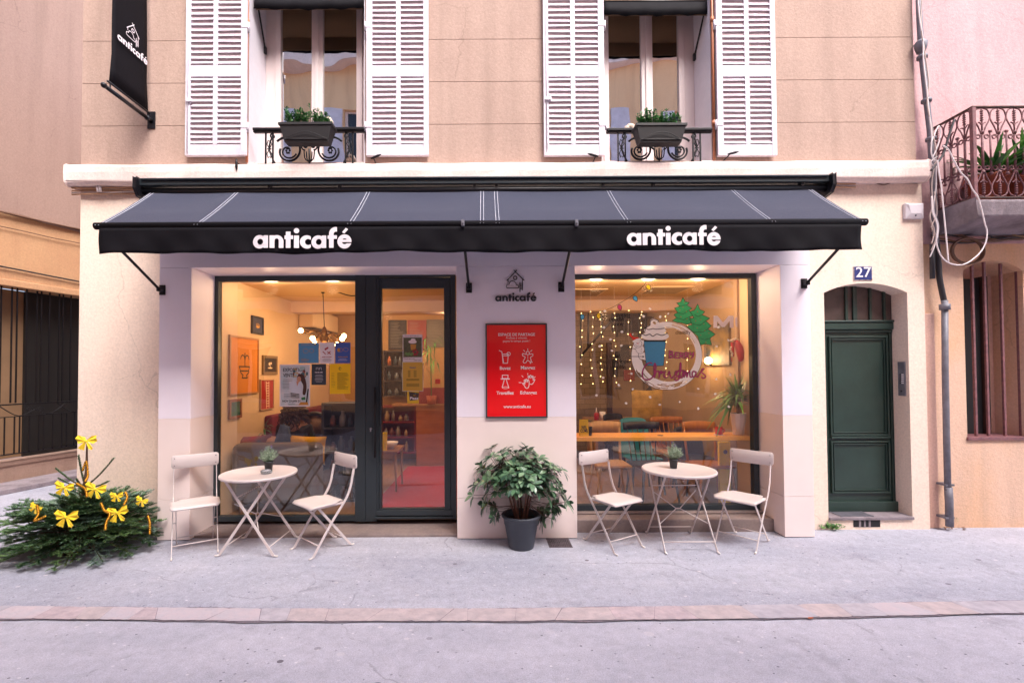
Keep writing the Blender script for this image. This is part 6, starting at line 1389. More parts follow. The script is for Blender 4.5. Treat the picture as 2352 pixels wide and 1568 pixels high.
# round mirror / wheel backed chair
p = pz(E4, 1400, 860, 6.0); t = thing('round_back_chair', 'round backed cane chair beside the person', 'chair', (p.x, 6.1, FZ))
b = B(); R = .17; b.tube([(p.x + R * math.cos(a), 6.0, p.z + R * math.sin(a)) for a in [2 * math.pi * k / 28 for k in range(28)]], .028, 8, closed=True); b.build('back_frame', black_, t)
B().lathe([(R - .01, 0), (R - .01, .01)], (p.x, 6.0, p.z), 28, axis='y').build('cane_panel', mat('cane', '#9a7350', .7, col2='#5d4430', vs=60), t)
B().lathe([(.2, 0), (.22, .03), (.2, .06)], (p.x, 6.2, .5), 24).build('seat', mat('rust_seat', '#8a4a22', .8), t)
for dx in (-.15, .15):
    for dy in (-.13, .15): B().tube([(p.x + dx * 1.1, 6.2 + dy * 1.1, FZ), (p.x + dx, 6.2 + dy, .5)], .015, 8).build('leg', black_, t)

# dark shelf unit behind the mullion with jars
def shelf_unit(name, x0, x1, y0, y1, z0, z1, n, lb, m, jars, seed):
    t = thing(name, lb, 'shelf unit', ((x0 + x1) / 2, y0, z0)); b = B()
    for x in (x0, x1 - .03): b.box((x, y0, z0), (x + .03, y1, z1))
    b.box((x0 + .03, y1 - .015, z0), (x1 - .03, y1, z1)); b.build('frame', m, t, bevel=.002)
    r = random.Random(seed)
    for k in range(n + 1):
        z = z0 + (z1 - z0 - .03) * k / n; B().box((x0 + .03, y0 + .005, z), (x1 - .03, y1 - .016, z + .025)).build('shelf', m, t)
        if k < n and jars:
            x = x0 + .07
            while x < x1 - .1:
                h = r.uniform(.09, .2); rr = r.uniform(.025, .045); o = B().lathe([(rr, 0), (rr, h * .65), (rr * .5, h * .8), (rr * .5, h)], (x + rr, (y0 + y1) / 2 - .05, z + .026), 12).build('jar', M['jars'][r.randrange(len(M['jars']))])
                tag(o, 'small jar or bottle on a café shelf', 'jar', 'jars and bottles on the café shelves'); x += rr * 2 + r.uniform(.02, .07)
    return t
M['jars'] = [mat('jar_%d' % i, c, .3) for i, c in enumerate(('#8c8178', '#a85a2a', '#5a5f63', '#b59a78', '#6e3a2c', '#3c4a52'))]
sx0 = P(738, 990, 5.6).x; sx1 = P(820, 990, 5.6).x; shelf_unit('shelf_unit', sx0, sx1, 5.6, 5.9, FZ, P(780, 925, 5.6).z, 4, 'dark metal shelf unit with jars beside the door mullion', mat('charcoal_shelf', '#25272e', .5), True, 3)
# counter and back shelves seen through the door
t = thing('bar_counter', 'wooden bar counter with a dark red top panel deep behind the glass door', 'counter', (-.9, 7.8, FZ))
cx0 = pz(D2, 505, 600, 7.75).x; b = B(); ctz = pz(D2, 600, 338, 7.75).z; b.box((cx0, 7.75, FZ), (.9, 8.1, ctz)); b.build('front', mat('counter_wood', '#a9683a', .5, col2='#8f5630', vs=3, stretch=(1, 1, 6)), t, bevel=.004)
b = B(); b.box((cx0 - .4, 7.70, ctz), (.9, 8.1, ctz + .03)); b.build('top', M['wood'], t); b = B(); b.box((pz(D2, 535, 200, 7.8).x, 7.78, ctz + .031), (.9, 7.84, pz(D2, 600, 150, 7.8).z)); b.build('red_panel', mat('red_panel', '#7d1420', .6), t)
shelf_unit('shelf_unit', pz(D2, 150, 500, 8.0).x, cx0 - .01, 7.78, 8.05, FZ + .2, ctz - .002, 3, 'dark shelves with boxes to the side of the bar counter', mat('red_shelf_frame', '#7a1a16', .5), True, 9)
shelf_unit('shelf_unit', pz(DR, 418, 1000, 8.1).x, pz(DR, 655, 1000, 8.1).x, 8.1, 8.34, pz(DR, 500, 1370, 8.1).z, pz(DR, 500, 900, 8.1).z, 3, 'dark back bar shelves with jars above the bar boxes', mat('espresso_shelf', '#2a1e18', .6), True, 14)
t = thing('carpet', 'red carpet leading in from the glass door', 'carpet', (-.7, 5.5, FZ)); 
q = [pz(D2, *v, 5.0) for v in ((170, 1200), (810, 1200))]
def gz(z_, x, y, zz): 
    a = z_(x, y); d = ray(*a); k = (zz - EYE) / d.z; return Vector((d.x * k, d.y * k, zz))
a, b1, c1, d1 = gz(D2, 168, 1255, FZ + .006), gz(D2, 420, 975, FZ + .006), gz(D2, 900, 975, FZ + .006), gz(D2, 900, 1410, FZ + .006)
b = B(); b.add([(a.x, a.y, FZ + .008), (b1.x, b1.y, FZ + .008), (c1.x + .2, b1.y, FZ + .008), (c1.x + .2, 4.985, FZ + .008), (a.x - .1, 4.985, FZ + .008)], [(0, 1, 2, 3, 4)]); b.build('pile', mat('red_carpet', '#b00f20', .95, var=.1, vs=40, bump=.3, bs=200), t, solid=.006)
# menu boards on the back wall
for a_, lb, cc in (((478, 660, 595, 893), 'dark menu board on the back wall behind the door', '#2c2a2c'), ((672, 862, 595, 893), 'dull red board between the menu boards', '#8c3a36'), ((866, 1050, 590, 870), 'grey menu board furthest along the back wall behind the door', '#6d665e')):
    p0 = pz(DR, a_[0], a_[2], YB - .02); p1 = pz(DR, a_[1], a_[3], YB - .02); t = thing('menu_board', lb, 'menu board', (p0.x, YB, p1.z)); B().box((p0.x, YB - .03, p1.z), (p1.x, YB - .001, p0.z)).build('board', mat('board_' + lb.split()[0] + lb.split()[1], cc, .7), t)
    b = B(); k = 0; z = p0.z - .05; r = random.Random(4)
    while z > p1.z + .04: b.box((p0.x + .04, YB - .032, z), (p0.x + .04 + (p1.x - p0.x - .08) * r.uniform(.5, 1), YB - .0305, z + .006)); z -= .028
    b.build('chalk_lines', mat('chalk', '#8d8478', .8) if 'chalk' not in bpy.data.materials else bpy.data.materials['chalk'], t)
p = pz(DR, 100, 650, 7.2); t = thing('small_table', 'wooden table with a bowl just inside the glass door', 'table', (pz(D2, 210, 850, 6.2).x, 6.2, FZ))
tx_ = t.location.x; tz = pz(D2, 200, 800, 6.1).z; B().box((tx_ - .32, 6.0, tz - .03), (tx_ + .17, 6.5, tz)).build('table_top', M['wood'], t, bevel=.004)
for dx in (-.28, .13):
    for dy in (.04, .46): B().tube([(tx_ + dx * 1.1, 6.0 + dy, FZ), (tx_ + dx, 6.0 + dy, tz - .03)], [.012, .02], 8).build('leg', M['wood'], t)
tag(B().lathe([(.04, 0), (.09, .05), (.11, .09), (.10, .09), (.08, .05), (.01, .015)], (tx_ + .03, 6.2, tz), 20).build('bowl', M['ink']), 'white bowl on the table inside the glass door', 'bowl')
q = pz(D2, 176, 740, 6.05); o = B().box((q.x - .025, 6.03, tz + .0), (q.x + .03, 6.06, tz + .24)).build('menu_card', M['yellow']); tag(o, 'upright yellow card on the table inside the glass door', 'card')
# rubber plant beside the counter
t = thing('potted_plant', 'drooping green plant on the bar counter behind the door', 'potted plant', (pz(DR, 900, 900, 7.6).x, 7.6, ctz)); b = B(); r = random.Random(9); c = pz(DR, 905, 870, 7.6)
B().lathe([(.07, 0), (.09, .14), (.08, .14)], (c.x, 7.72, ctz + .03), 14).build('pot', M['terra'], t)
b.tube([(c.x, 7.7, ctz + .1), (c.x, 7.6, c.z)], .01, 6); 
for i in range(60): b.leaf((c.x + r.uniform(-.12, .12), 7.6, c.z + r.uniform(-.4, .2)), (r.uniform(-1, 1), r.uniform(-.6, .3), r.uniform(-.6, .4)), (0, 0, 1), .16, .022, .7, 4, mi=r.randrange(3))
b.build('leaves', M['strap'], t)

# ------------------------------------------------------------------ papers taped inside the left window and door
YG2 = YF + .032
def paper(z_, x0, x1, y0, y1, m, name, lb, cat='poster'):
    a = pz(z_, x0, y0, YG2); c = pz(z_, x1, y1, YG2); t = thing(name, lb, cat, ((a.x + c.x) / 2, YG2, c.z))
    B().box((a.x, YG2, c.z), (c.x, YG2 + .0015, a.z)).build('sheet', m, t); return t
def PT(z_, x, y): p = pz(z_, x, y, YG2 - .001); return (p.x, YG2 - .001, p.z)
def shp(t, z_, f, bd, res, m, name='print', off=0): b = B(); cut(b, f, bd, res, lambda u, v: tuple(Vector(PT(z_, u, v)) + Vector((0, -off, 0)))); return b.build(name, m, t)
def lines(t, z_, x0, x1, y0, y1, step, m, th=2.2, seed=1, cen=False):
    r = random.Random(seed); b = B(); y = y0
    while y < y1:
        w = (x1 - x0) * r.uniform(.6, 1); xa = (x0 + x1) / 2 - w / 2 if cen else x0; a = PT(z_, xa, y); c = PT(z_, xa + w, y + th); b.box((a[0], YG2 - .0012, c[2]), (c[0], YG2 - .0002, a[2])); y += step
    b.build('small_print', m, t)
def ptext(t, z_, s_, x, y, wz, hz_, m, bold=0):
    o_ = PT(z_, x, y); k = abs(PT(z_, x + 100, y)[0] - o_[0]) / 100; o = text(s_, hz_ * k * 1.35, m, t, o_, bold=bold); xs_ = [v.co.x for v in o.data.vertices]; sc = wz * k / (max(xs_) - min(xs_))
    for v in o.data.vertices: v.co.x = o_[0] + (v.co.x - o_[0]) * sc
    return o
M['yp'] = papery('bright_yellow_paper', '#ffd21a')
M['pw'] = papery('white_paper', '#f2e8f0'); M['pi'] = mat('poster_ink', '#16161c', .6); M['porange'] = mat('orange_ink', '#c98a3e', .6); M['pred'] = mat('red_ink', '#a8323a', .6)
t = paper(A3, 918, 1122, 828, 1030, papery('sky_blue_paper', '#5b9ac9'), 'window_poster', 'light blue poster leftmost of the upper three papers on the glass')
ptext(t, A3, 'ANTI-GASPI & CUISINE', 1020, 850, 150, 12, M['porange']); shp(t, A3, U(I(sEll(990, 908, 28, 24), N(sEll(990, 908, 25, 21))), I(sEll(1050, 905, 24, 20), N(sEll(1050, 905, 21, 17)))), (950, 1080, 875, 940), 2, M['porange']); lines(t, A3, 940, 1030, 985, 1020, 9, M['porange'])
t = paper(A3, 1131, 1281, 822, 1034, M['pw'], 'window_poster', 'white poster in the middle of the upper three papers on the glass')
shp(t, A3, U(sLine([(1190, 890), (1212, 875)], 9), sLine([(1165, 915), (1190, 938)], 4), sLine([(1212, 915), (1240, 938)], 4), sLine([(1240, 912), (1214, 936)], 4)), (1150, 1260, 860, 950), 2, M['pred']); ptext(t, A3, 'atelier souvenir', 1204, 972, 100, 10, M['pred'], .0005); lines(t, A3, 1155, 1255, 985, 1015, 9, M['pi'], 1.5, cen=True)
t = paper(A3, 1290, 1443, 822, 1030, papery('royal_blue_paper', '#4a66b8'), 'window_poster', 'darker blue poster nearest the mullion with speech bubbles')
shp(t, A3, U(sEll(1325, 897, 16, 20), I(sEll(1340, 897, 26, 20), N(sEll(1340, 897, 23, 17))), I(sEll(1397, 893, 26, 20), N(sEll(1397, 893, 23, 17)))), (1300, 1430, 870, 925), 2, M['porange']); ptext(t, A3, 'Ateliers créatifs', 1366, 972, 100, 12, M['porange'], .0005); lines(t, A3, 1315, 1415, 985, 1010, 9, M['pw'], 1.5, cen=True)
t = paper(A3, 1050, 1196, 1040, 1250, mat('slate_paper', '#343c46', .6), 'window_poster', 'slate grey poster beside the exhibition poster')
ptext(t, A3, 'Garde café', 1122, 1128, 78, 12, M['pw'], .0006); lines(t, A3, 1075, 1175, 1148, 1230, 14, M['pw'], 2.2, 3, True); shp(t, A3, U(I(sBox(1095, 1118, 1075, 1100), N(sBox(1098, 1115, 1078, 1100))), I(sBox(1128, 1150, 1075, 1100), N(sBox(1131, 1147, 1078, 1100)))), (1090, 1155, 1070, 1105), 1.5, M['pw'])
t = paper(A3, 1235, 1443, 1040, 1340, M['yp'], 'window_poster', 'bright yellow price list on the glass beside the mullion')
shp(t, A3, U(sLine([(1325, 1085), (1338, 1070), (1351, 1085)], 2), sLine([(1330, 1085), (1330, 1097), (1346, 1097)], 2)), (1315, 1360, 1060, 1105), 1.5, M['pi']); lines(t, A3, 1250, 1292, 1132, 1275, 15, M['pi'], 1.6, 4); lines(t, A3, 1310, 1428, 1128, 1300, 7.5, M['pi'], 1.4, 5)
# exhibition poster
t = paper(A3, 728, 1033, 1045, 1468, M['pw'], 'exhibition_poster', 'white exhibition poster reading EXPOSITION VENTE taped to the window')
a = PT(A3, 738, 1056); c = PT(A3, 1023, 1458); B().box((a[0], YG2 - .0006, c[2]), (c[0], YG2 - .0001, a[2])).build('photo_ground', papery('pale_collage', '#c5d3dc', col2='#e9dfe0', vs=14), t)
R_ = random.Random(6)
for i, cc in enumerate(('#9a5a50', '#c9b08c', '#4a6a72', '#a8c0c4')):
    shp(t, A3, U(*[sEll(R_.uniform(870, 1010), R_.uniform(1075, 1180), R_.uniform(8, 22), R_.uniform(8, 26)) for _ in range(4)]), (860, 1022, 1058, 1200), 5, mat('collage_%d' % i, cc, .6), off=.0002 * i)
shp(t, A3, sPoly([(830, 1230), (870, 1195), (905, 1195), (940, 1215), (960, 1290), (960, 1410), (930, 1400), (915, 1340), (850, 1330), (820, 1280)]), (800, 980, 1180, 1420), 4, mat('blouse', '#cfd0dc', .6), 'figure', .0012)
shp(t, A3, sPoly(cr([(905, 1160), (930, 1140), (965, 1148), (990, 1200), (1000, 1280), (985, 1350), (960, 1340), (965, 1260), (945, 1215), (925, 1170)], 4)), (890, 1015, 1130, 1360), 4, mat('brown_hair_print', '#4a2c26', .6), 'figure', .0016)
shp(t, A3, U(sEll(922, 1192, 22, 28), sPoly([(895, 1215), (925, 1215), (905, 1265)])), (890, 950, 1155, 1270), 3, mat('skin_print', '#c98f74', .6), 'figure', .002)
shp(t, A3, U(*[sLine([(840, 1335 + k * 14), (925, 1345 + k * 12)], 3) for k in range(4)], sPoly([(1010, 1290), (1022, 1290), (1005, 1440), (990, 1440)])), (830, 1024, 1285, 1445), 3, M['pi'], 'figure', .0018)
shp(t, A3, U(sPoly([(945, 1380), (985, 1370), (990, 1400), (950, 1405)])), (930, 1000, 1360, 1410), 3, mat('green_print2', '#3a7a50', .6), 'figure', .0022); shp(t, A3, sPoly([(915, 1455), (940, 1425), (1010, 1425), (1020, 1455)]), (910, 1023, 1420, 1457), 3, M['porange'], 'figure', .0021)
ptext(t, A3, 'EXPOSITION', 872, 1116, 222, 38, M['pi'], .0008); ptext(t, A3, 'VENTE', 818, 1170, 112, 38, M['pi'], .0008); ptext(t, A3, 'NOV 23-JAN 31', 846, 1424, 180, 22, M['pi'], .0008)
lines(t, A3, 758, 860, 1195, 1290, 15, M['pi'], 2, 2); lines(t, A3, 770, 890, 1345, 1385, 16, M['pi'], 3, 8); lines(t, A3, 812, 915, 1440, 1452, 10, M['pi'], 2.5, 8)
# door papers
t = paper(DR, 622, 822, 740, 1016, M['pw'], 'door_poster', 'white poster with a dessert photo on the glass door')
a = PT(DR, 628, 772); c = PT(DR, 816, 970); B().box((a[0], YG2 - .0008, c[2]), (c[0], YG2 - .0001, a[2])).build('photo', mat('dessert_photo', '#2e3326', .5, col2='#4a5a36', vs=40), t)
shp(t, DR, U(sEll(722, 815, 42, 18), sEll(728, 795, 24, 14)), (670, 780, 775, 845), 2.5, M['offw'], 'print', .0012); shp(t, DR, sPoly([(700, 840), (760, 840), (752, 900), (706, 900)]), (690, 770, 835, 905), 3, M['porange'], 'print', .0012); shp(t, DR, U(*[sCirc(750 + 22 * math.cos(k), 920 + 24 * math.sin(k), 12) for k in range(6)]), (715, 790, 880, 960), 3, M['pred'], 'print', .0012); shp(t, DR, U(*[sEll(660 + 15 * k, 935 + 10 * (k % 2), 14, 12) for k in range(5)]), (640, 740, 915, 965), 3, mat('leaf_print', '#6c8a4a', .6), 'print', .0014)
ptext(t, DR, 'Chocolat liégeois vanille', 690, 990, 110, 12, M['pi']); ptext(t, DR, '3.50€  4.50€', 770, 1006, 70, 10, M['pi']); ptext(t, DR, 'Tout est fait ici', 715, 762, 150, 12, M['pred'])
t = paper(DR, 618, 831, 1018, 1316, papery('pale_margin', '#e9dcc0'), 'door_poster', 'yellow opening hours sheet on the glass door')
a = PT(DR, 624, 1024); c = PT(DR, 825, 1310); B().box((a[0], YG2 - .0008, c[2]), (c[0], YG2 - .0001, a[2])).build('yellow_field', papery('amber_paper', '#eab42f'), t)
YG3 = YG2; ptext(t, DR, 'Ouvert', 724, 1082, 62, 16, mat('blue_ink', '#3b4a86', .6), .0006).location.y = -.001
b = B()
for k in range(7):
    for (xa, xb) in ((675, 700), (734, 762)): a = PT(DR, xa, 1106 + k * 10); c = PT(DR, xb, 1109 + k * 10); b.box((a[0], YG2 - .002, c[2]), (c[0], YG2 - .001, a[2]))
for y in (1192, 1203, 1238, 1250, 1262): a = PT(DR, 660, y); c = PT(DR, 790, y + 3); b.box((a[0], YG2 - .002, c[2]), (c[0], YG2 - .001, a[2]))
b.build('small_print', M['pi'], t)
t = paper(DR, 668, 787, 1318, 1438, M['yp'], 'door_sticker', 'yellow and black Pass sticker at the bottom of the door papers', 'sticker')
shp(t, DR, sPoly([(684, 1320), (788, 1332), (783, 1400), (694, 1412)]), (680, 790, 1318, 1415), 3, M['pi'], 'label', .0004); ptext(t, DR, 'Pass', 738, 1398, 84, 28, M['ink'], .0012).location.y = -.001
for x, y, cc in ((752, 1338, '#2f8f88'), (738, 1358, '#c9a227'), (752, 1358, '#b8483a')): shp(t, DR, I(sCirc(x, y, 6), N(sCirc(x, y, 3))), (x - 8, x + 8, y - 8, y + 8), 1, mat('dot%s' % cc, cc, .6), 'emblem', .0012)
t = paper(DR, 952, 1003, 1192, 1240, papery('red_note_paper', '#f0402f'), 'sticky_note', 'small red note on the edge of the glass door', 'note')
# ------------------------------------------------------------------ right-hand room
def gw(z_, x, y, Y): return P(*z_(x, y), Y)
ca, cb = gw(HL, 50, 770, 5.0), gw(HL, 2110, 722, 5.0); ctz = (ca.z + cb.z) / 2
t = thing('window_counter', 'long honey coloured counter along the painted window', 'counter', (1.9, 5.2, ctz))
B().box((XO2[0] - .05, 5.0, ctz - .042), (RX1 - .032, 5.38, ctz)).build('top', M['woodsun'], t, bevel=.004)
b = B(); b.box((RX1 - .06, 5.02, FZ), (RX1 - .003, 5.27, ctz - .043)); b.box((XO2[0] + .0, 5.2, FZ), (XO2[0] + .05, 5.25, ctz - .043)); b.build('support', M['iw'], t, each=True)
p = gw(GU, 1090, 1500, 5.2); B().lathe([(.03, 0), (.032, .003), (.01, .004)], (P(*HL(1040, 755), 5.08).x, 5.12, ctz), 16).build('cable_grommet', M['blackint'], t)
def cchair(kind, x, y, rz, m, lb, H=.94, w=.42, m2=None):
    t = thing('cafe_chair', lb, 'chair', (0, 0, FZ)); t.location = (0, 0, 0); SZ = .46
    B().box((-w / 2, -w / 2, SZ - .03), (w / 2, w / 2, SZ)).build('seat', m2 or m, t, bevel=.014, seg=3)
    for sx_ in (-1, 1):
        for sy_ in (-1, 1): B().tube([(sx_ * (w / 2 + .01), sy_ * (w / 2 + .01), 0), (sx_ * (w / 2 - .035), sy_ * (w / 2 - .035), SZ - .03)], [.012, .019], 8).build('leg', m, t)
    if kind == 'wood':
        for s in (-1, 1): B().tube([(s * (w / 2 - .03), w / 2 - .03, SZ - .01), (s * (w / 2 - .02), w / 2 + .05, H - .08)], [.018, .013], 8).build('post', m, t)
        b = B(); n = 10; vs = []; 
        for i in range(n + 1):
            u = -1 + 2 * i / n; yy = w / 2 + .075 - .035 * u * u; vs += [(u * w / 2, yy, H - .16), (u * w / 2, yy + .005, H - .012 * u * u)]
        b.add(vs, [(2 * i, 2 * i + 2, 2 * i + 3, 2 * i + 1) for i in range(n)], sm=True); b.build('backrest', m, t, solid=.018)
    if kind == 'spindle':
        b = B(); n = 10; vs = []
        for i in range(n + 1):
            u = -1 + 2 * i / n; yy = w / 2 + .07 - .04 * u * u; vs += [(u * w / 2 * 1.08, yy, H - .10), (u * w / 2 * 1.1, yy + .005, H - .01 * u * u)]
        b.add(vs, [(2 * i, 2 * i + 2, 2 * i + 3, 2 * i + 1) for i in range(n)], sm=True); b.build('backrest', m, t, solid=.02)
        for i in range(6): u = -.85 + 1.7 * i / 5; B().tube([(u * w * .42, w / 2 - .03, SZ - .01), (u * w / 2, w / 2 + .065 - .035 * u * u, H - .09)], .008, 6).build('spindle', m, t)
    if kind == 'shell':
        b = B(); n, k = 12, 8; vs = []; fs = []
        for j in range(k + 1):
            v = j / k; hw = w / 2 * (1.05 - .18 * v ** 2); z = SZ - .02 + (H - SZ) * v
            for i in range(n + 1): u = -1 + 2 * i / n; vs.append((u * hw, w / 2 - .02 + .09 * v - .09 * u * u * (1 - .5 * v), z - .03 * (u ** 4) * v))
        for j in range(k):
            for i in range(n): q = j * (n + 1) + i; fs.append((q, q + 1, q + n + 2, q + n + 1))
        b.add(vs, fs, sm=True).build('backrest', m2 or m, t, solid=.016)
    if kind == 'high':
        for i in range(7): u = -1 + 2 * i / 6; B().tube([(u * w * .42, w / 2 - .03, SZ), (u * w * .45, w / 2 + .08, H)], .010, 6).build('spindle', m, t)
        B().box((-w / 2 - .02, w / 2 + .05, SZ + .28), (w / 2 + .02, w / 2 + .075, SZ + .36)).build('back_rail', m, t, bevel=.006)
    t.location = (x, y, FZ); t.rotation_euler = (0, 0, rz); return t
M['teal'] = mat('teal_shell', '#1f8296', .5); M['navy'] = mat('dark_navy_paint', '#23242c', .5); M['hw'] = mat('amber_beech', '#b5742e', .45, col2='#a2652a', vs=3, stretch=(8, 8, 1)); M['lw'] = mat('pale_beech', '#c9a070', .5, col2='#b88f60', vs=3, stretch=(8, 8, 1))
def cx_of(xa, xb, Y): return P(*HL((xa + xb) / 2, 700), Y).x
cchair('wood', cx_of(180, 565, 5.85), 5.62, 0, M['lw'], 'pale wooden chair behind the counter nearest the welcome card')
cchair('wood', cx_of(1320, 1680, 5.75), 5.55, 0, M['hw'], 'amber wooden chair behind the counter below the red mug')
cchair('spindle', cx_of(640, 1050, 5.75), 5.55, .12, M['navy'], 'black spindle back chair in the middle of the counter', w=.44)
cchair('shell', cx_of(570, 865, 6.3), 6.05, .1, M['navy'], 'teal shell chair behind the black spindle chair', H=.96, m2=M['teal'])
cchair('spindle', cx_of(980, 1290, 6.6), 6.4, .1, M['hw'], 'brown spindle back chair behind the counter left of the black boxes', H=.92, w=.44)
cchair('high', cx_of(730, 990, 7.2), 7.0, 0, M['hw'], 'tall spindle chair carrying a yellow patterned cushion', H=1.05)
cchair('shell', cx_of(470, 620, 7.3), 7.15, .4, M['blackint'], 'black shell chair beside the tall cushioned chair', H=.92)
cchair('shell', cx_of(1450, 1680, 6.5), 6.4, -.3, M['blackint'], 'black shell chair under the glass plant jar', H=.92)
cchair('shell', cx_of(1380, 1570, 5.9) , 6.0, 0, M['navy'], 'dark shell chair between amber chair and back table', H=.84)
M['ban'] = mat('yellow_print_cushion', '#9a7a34', .9, col2='#c9a04a', vs=9); p = gw(HL, 860, 395, 7.15); cushion((p.x, 7.12, p.z + .02), .50, .52, .12, M['ban'], 'ochre patterned cushion propped on the tall spindle chair')
p0, p1 = gw(HL, 200, 545, 7.3), gw(HL, 1450, 600, 7.3); t = thing('long_table', 'long wooden table across the back of the room', 'table', ((p0.x + p1.x) / 2, 7.5, FZ))
B().box((p0.x, 7.3, p0.z - .05), (p1.x, 7.9, p0.z - .01)).build('table_top', M['wood'], t, bevel=.004)
for x in (p0.x + .1, p1.x - .1):
    for y in (7.36, 7.84): B().box((x - .03, y - .03, FZ), (x + .03, y + .03, p0.z - .051)).build('leg', M['wood'], t)
TZ = p0.z - .01
for (xa, xb, y0_, lb) in ((1285, 1370, 338, 'black loudspeaker box on the back table next to the column'), (1375, 1488, 335, 'black loudspeaker box on the back table nearest the plant jar')):
    a = gw(HL, xa, y0_, 7.5); c = gw(HL, xb, y0_, 7.5); t = thing('loudspeaker', lb, 'loudspeaker', (a.x, 7.5, TZ)); B().box((a.x, 7.45, TZ), (c.x, 7.7, a.z)).build('cabinet', M['blackint'], t, bevel=.008)
    for z in (.3, .68): B().lathe([(.05, -.006), (.06, -.0005)], ((a.x + c.x) / 2, 7.45, TZ + (a.z - TZ) * z), 16, axis='y').build('cone', M['anthr'], t)
# things on the counter
a = gw(HL, 72, 540, 5.06); c = gw(HL, 180, 775, 5.06); t = thing('welcome_card', 'yellow folded card reading WEL COME on the counter', 'card', ((a.x + c.x) / 2, 5.06, ctz))
b = B(); b.add([(a.x, 5.05, ctz), (c.x, 5.05, ctz), (c.x, 5.075, a.z), (a.x, 5.075, a.z), (a.x, 5.10, ctz), (c.x, 5.10, ctz)], [(0, 1, 2, 3), (4, 5, 2, 3)]); b.build('card', M['yp'], t, solid=.002)
for s_, yz in (('WEL', 650), ('COME', 690)):
    o_ = gw(HL, 126, yz, 5.058); o = text(s_, .05, M['navy'], t, (o_.x, 5.060, o_.z), up=(0, .12, 1), bold=.001); xs_ = [v.co.x for v in o.data.vertices]; k = (.062 if s_ == 'WEL' else .082) / (max(xs_) - min(xs_))
    for v in o.data.vertices: v.co.x = o_.x + (v.co.x - o_.x) * k; v.co.y -= .008
q = gw(HL, 190, 770, 5.12); tag(B().lathe([(.02, 0), (.028, .1), (.025, .1), (.018, .005)], (q.x + .01, 5.14, ctz), 16).build('pencil_cup', M['blackint']), 'small black cup standing behind the welcome card', 'cup')
b = B(); r = random.Random(3)
for i in range(7): b.leaf((q.x - .02, 5.13, a.z - .02), (1, r.uniform(-.3, .3), r.uniform(-.4, .5)), (0, 0, 1), .08, .03, .4, 4, fold=.2, mi=r.randrange(3))
tag(b.build('leaf_sprig', M['strap']), 'green leaf sprig peeking from behind the welcome card', 'plant')
q = gw(HL, 353, 560, 7.35); tag(B().lathe([(.045, 0), (.05, .13), (.046, .13), (.04, .01)], (q.x, 7.4, TZ), 16).build('paper_cup', M['ink']), 'white cup on the long back table', 'cup')
q = gw(HL, 272, 600, 6.6); t = thing('red_bottle', 'red squeeze bottle with pointed cap seen over the counter', 'bottle', (q.x, 7.38, TZ)); x = gw(HL, 272, 600, 7.38).x; B().lathe([(.04, 0), (.042, .10), (.015, .12)], (x, 7.38, TZ), 14).build('bottle', mat('red_plastic', '#a8121c', .4), t); B().lathe([(.016, .12), (.003, .2)], (x, 7.38, TZ), 10).build('cap', M['ink'], t)
q = gw(HL, 1712, 705, 5.14); t = thing('red_mug', 'red mug with a spoon on the honey counter', 'mug', (q.x, 5.14, ctz)); x = q.x
B().lathe([(.034, 0), (.038, .004), (.038, .078), (.041, .084), (.037, .084), (.033, .01), (.002, .008)], (x, 5.14, ctz + .006), 24).build('cup', mat('red_glaze', '#c41a12', .25, coat=.5), t)
B().tube([(x + .037, 5.14, ctz + .07), (x + .062, 5.14, ctz + .06), (x + .062, 5.14, ctz + .035), (x + .036, 5.14, ctz + .02)], .006, 8).build('handle', bpy.data.materials['red_glaze'], t)
B().tube([(x, 5.15, ctz + .03), (x + .006, 5.16, ctz + .115)], .004, 6).build('spoon', M['lw'], t); B().lathe([(.05, 0), (.055, .005), (.01, .006)], (x, 5.14, ctz), 24).build('saucer', M['ink'], t)
# yucca in a white facetted pot
a = gw(HL, 1855, 465, 5.16); c = gw(HL, 2025, 465, 5.16); d_ = gw(HL, 1940, 730, 5.16); R = (c.x - a.x) / 2; cxp = (a.x + c.x) / 2 + .004
t = thing('yucca_plant', 'yucca with drooping leaves in a tall white facetted pot on the counter', 'potted plant', (cxp, 5.17, ctz)); Hh = a.z - ctz
b = B(); b.lathe([(R * .70, 0), (R * .78, Hh * .3), (R * .90, Hh * .62), (R, Hh), (R * .9, Hh), (R * .88, Hh - .03)], (cxp, 5.17, ctz), 10); o = b.build('pot', mat('white_ceramic', '#e9e2e4', .3), t)
for p_ in o.data.polygons: p_.use_smooth = False
B().tube([(cxp, 5.17, ctz + Hh - .05), (cxp - .005, 5.17, ctz + Hh + .13)], .017, 8).build('stem', M['bark'], t)
b = B(); r = random.Random(31); cr0 = (cxp - .005, 5.17, ctz + Hh + .15)
for i in range(96):
    aa = r.uniform(0, 6.28); e = r.uniform(-.1, .9) if i < 60 else r.uniform(1.2, 3); L = r.uniform(.28, .42) if i < 60 else r.uniform(.2, .33)
    b.leaf((cr0[0], cr0[1], cr0[2] + r.uniform(-.06, .06)), (math.cos(aa), math.sin(aa) * .35, e), (0, 0, 1), L, .040, r.uniform(.5, 1.2) if i < 60 else .1, 7, fold=.3, mi=r.choice([0, 0, 1, 2]), wide=.55)
b.build('leaves', M['strap'], t)
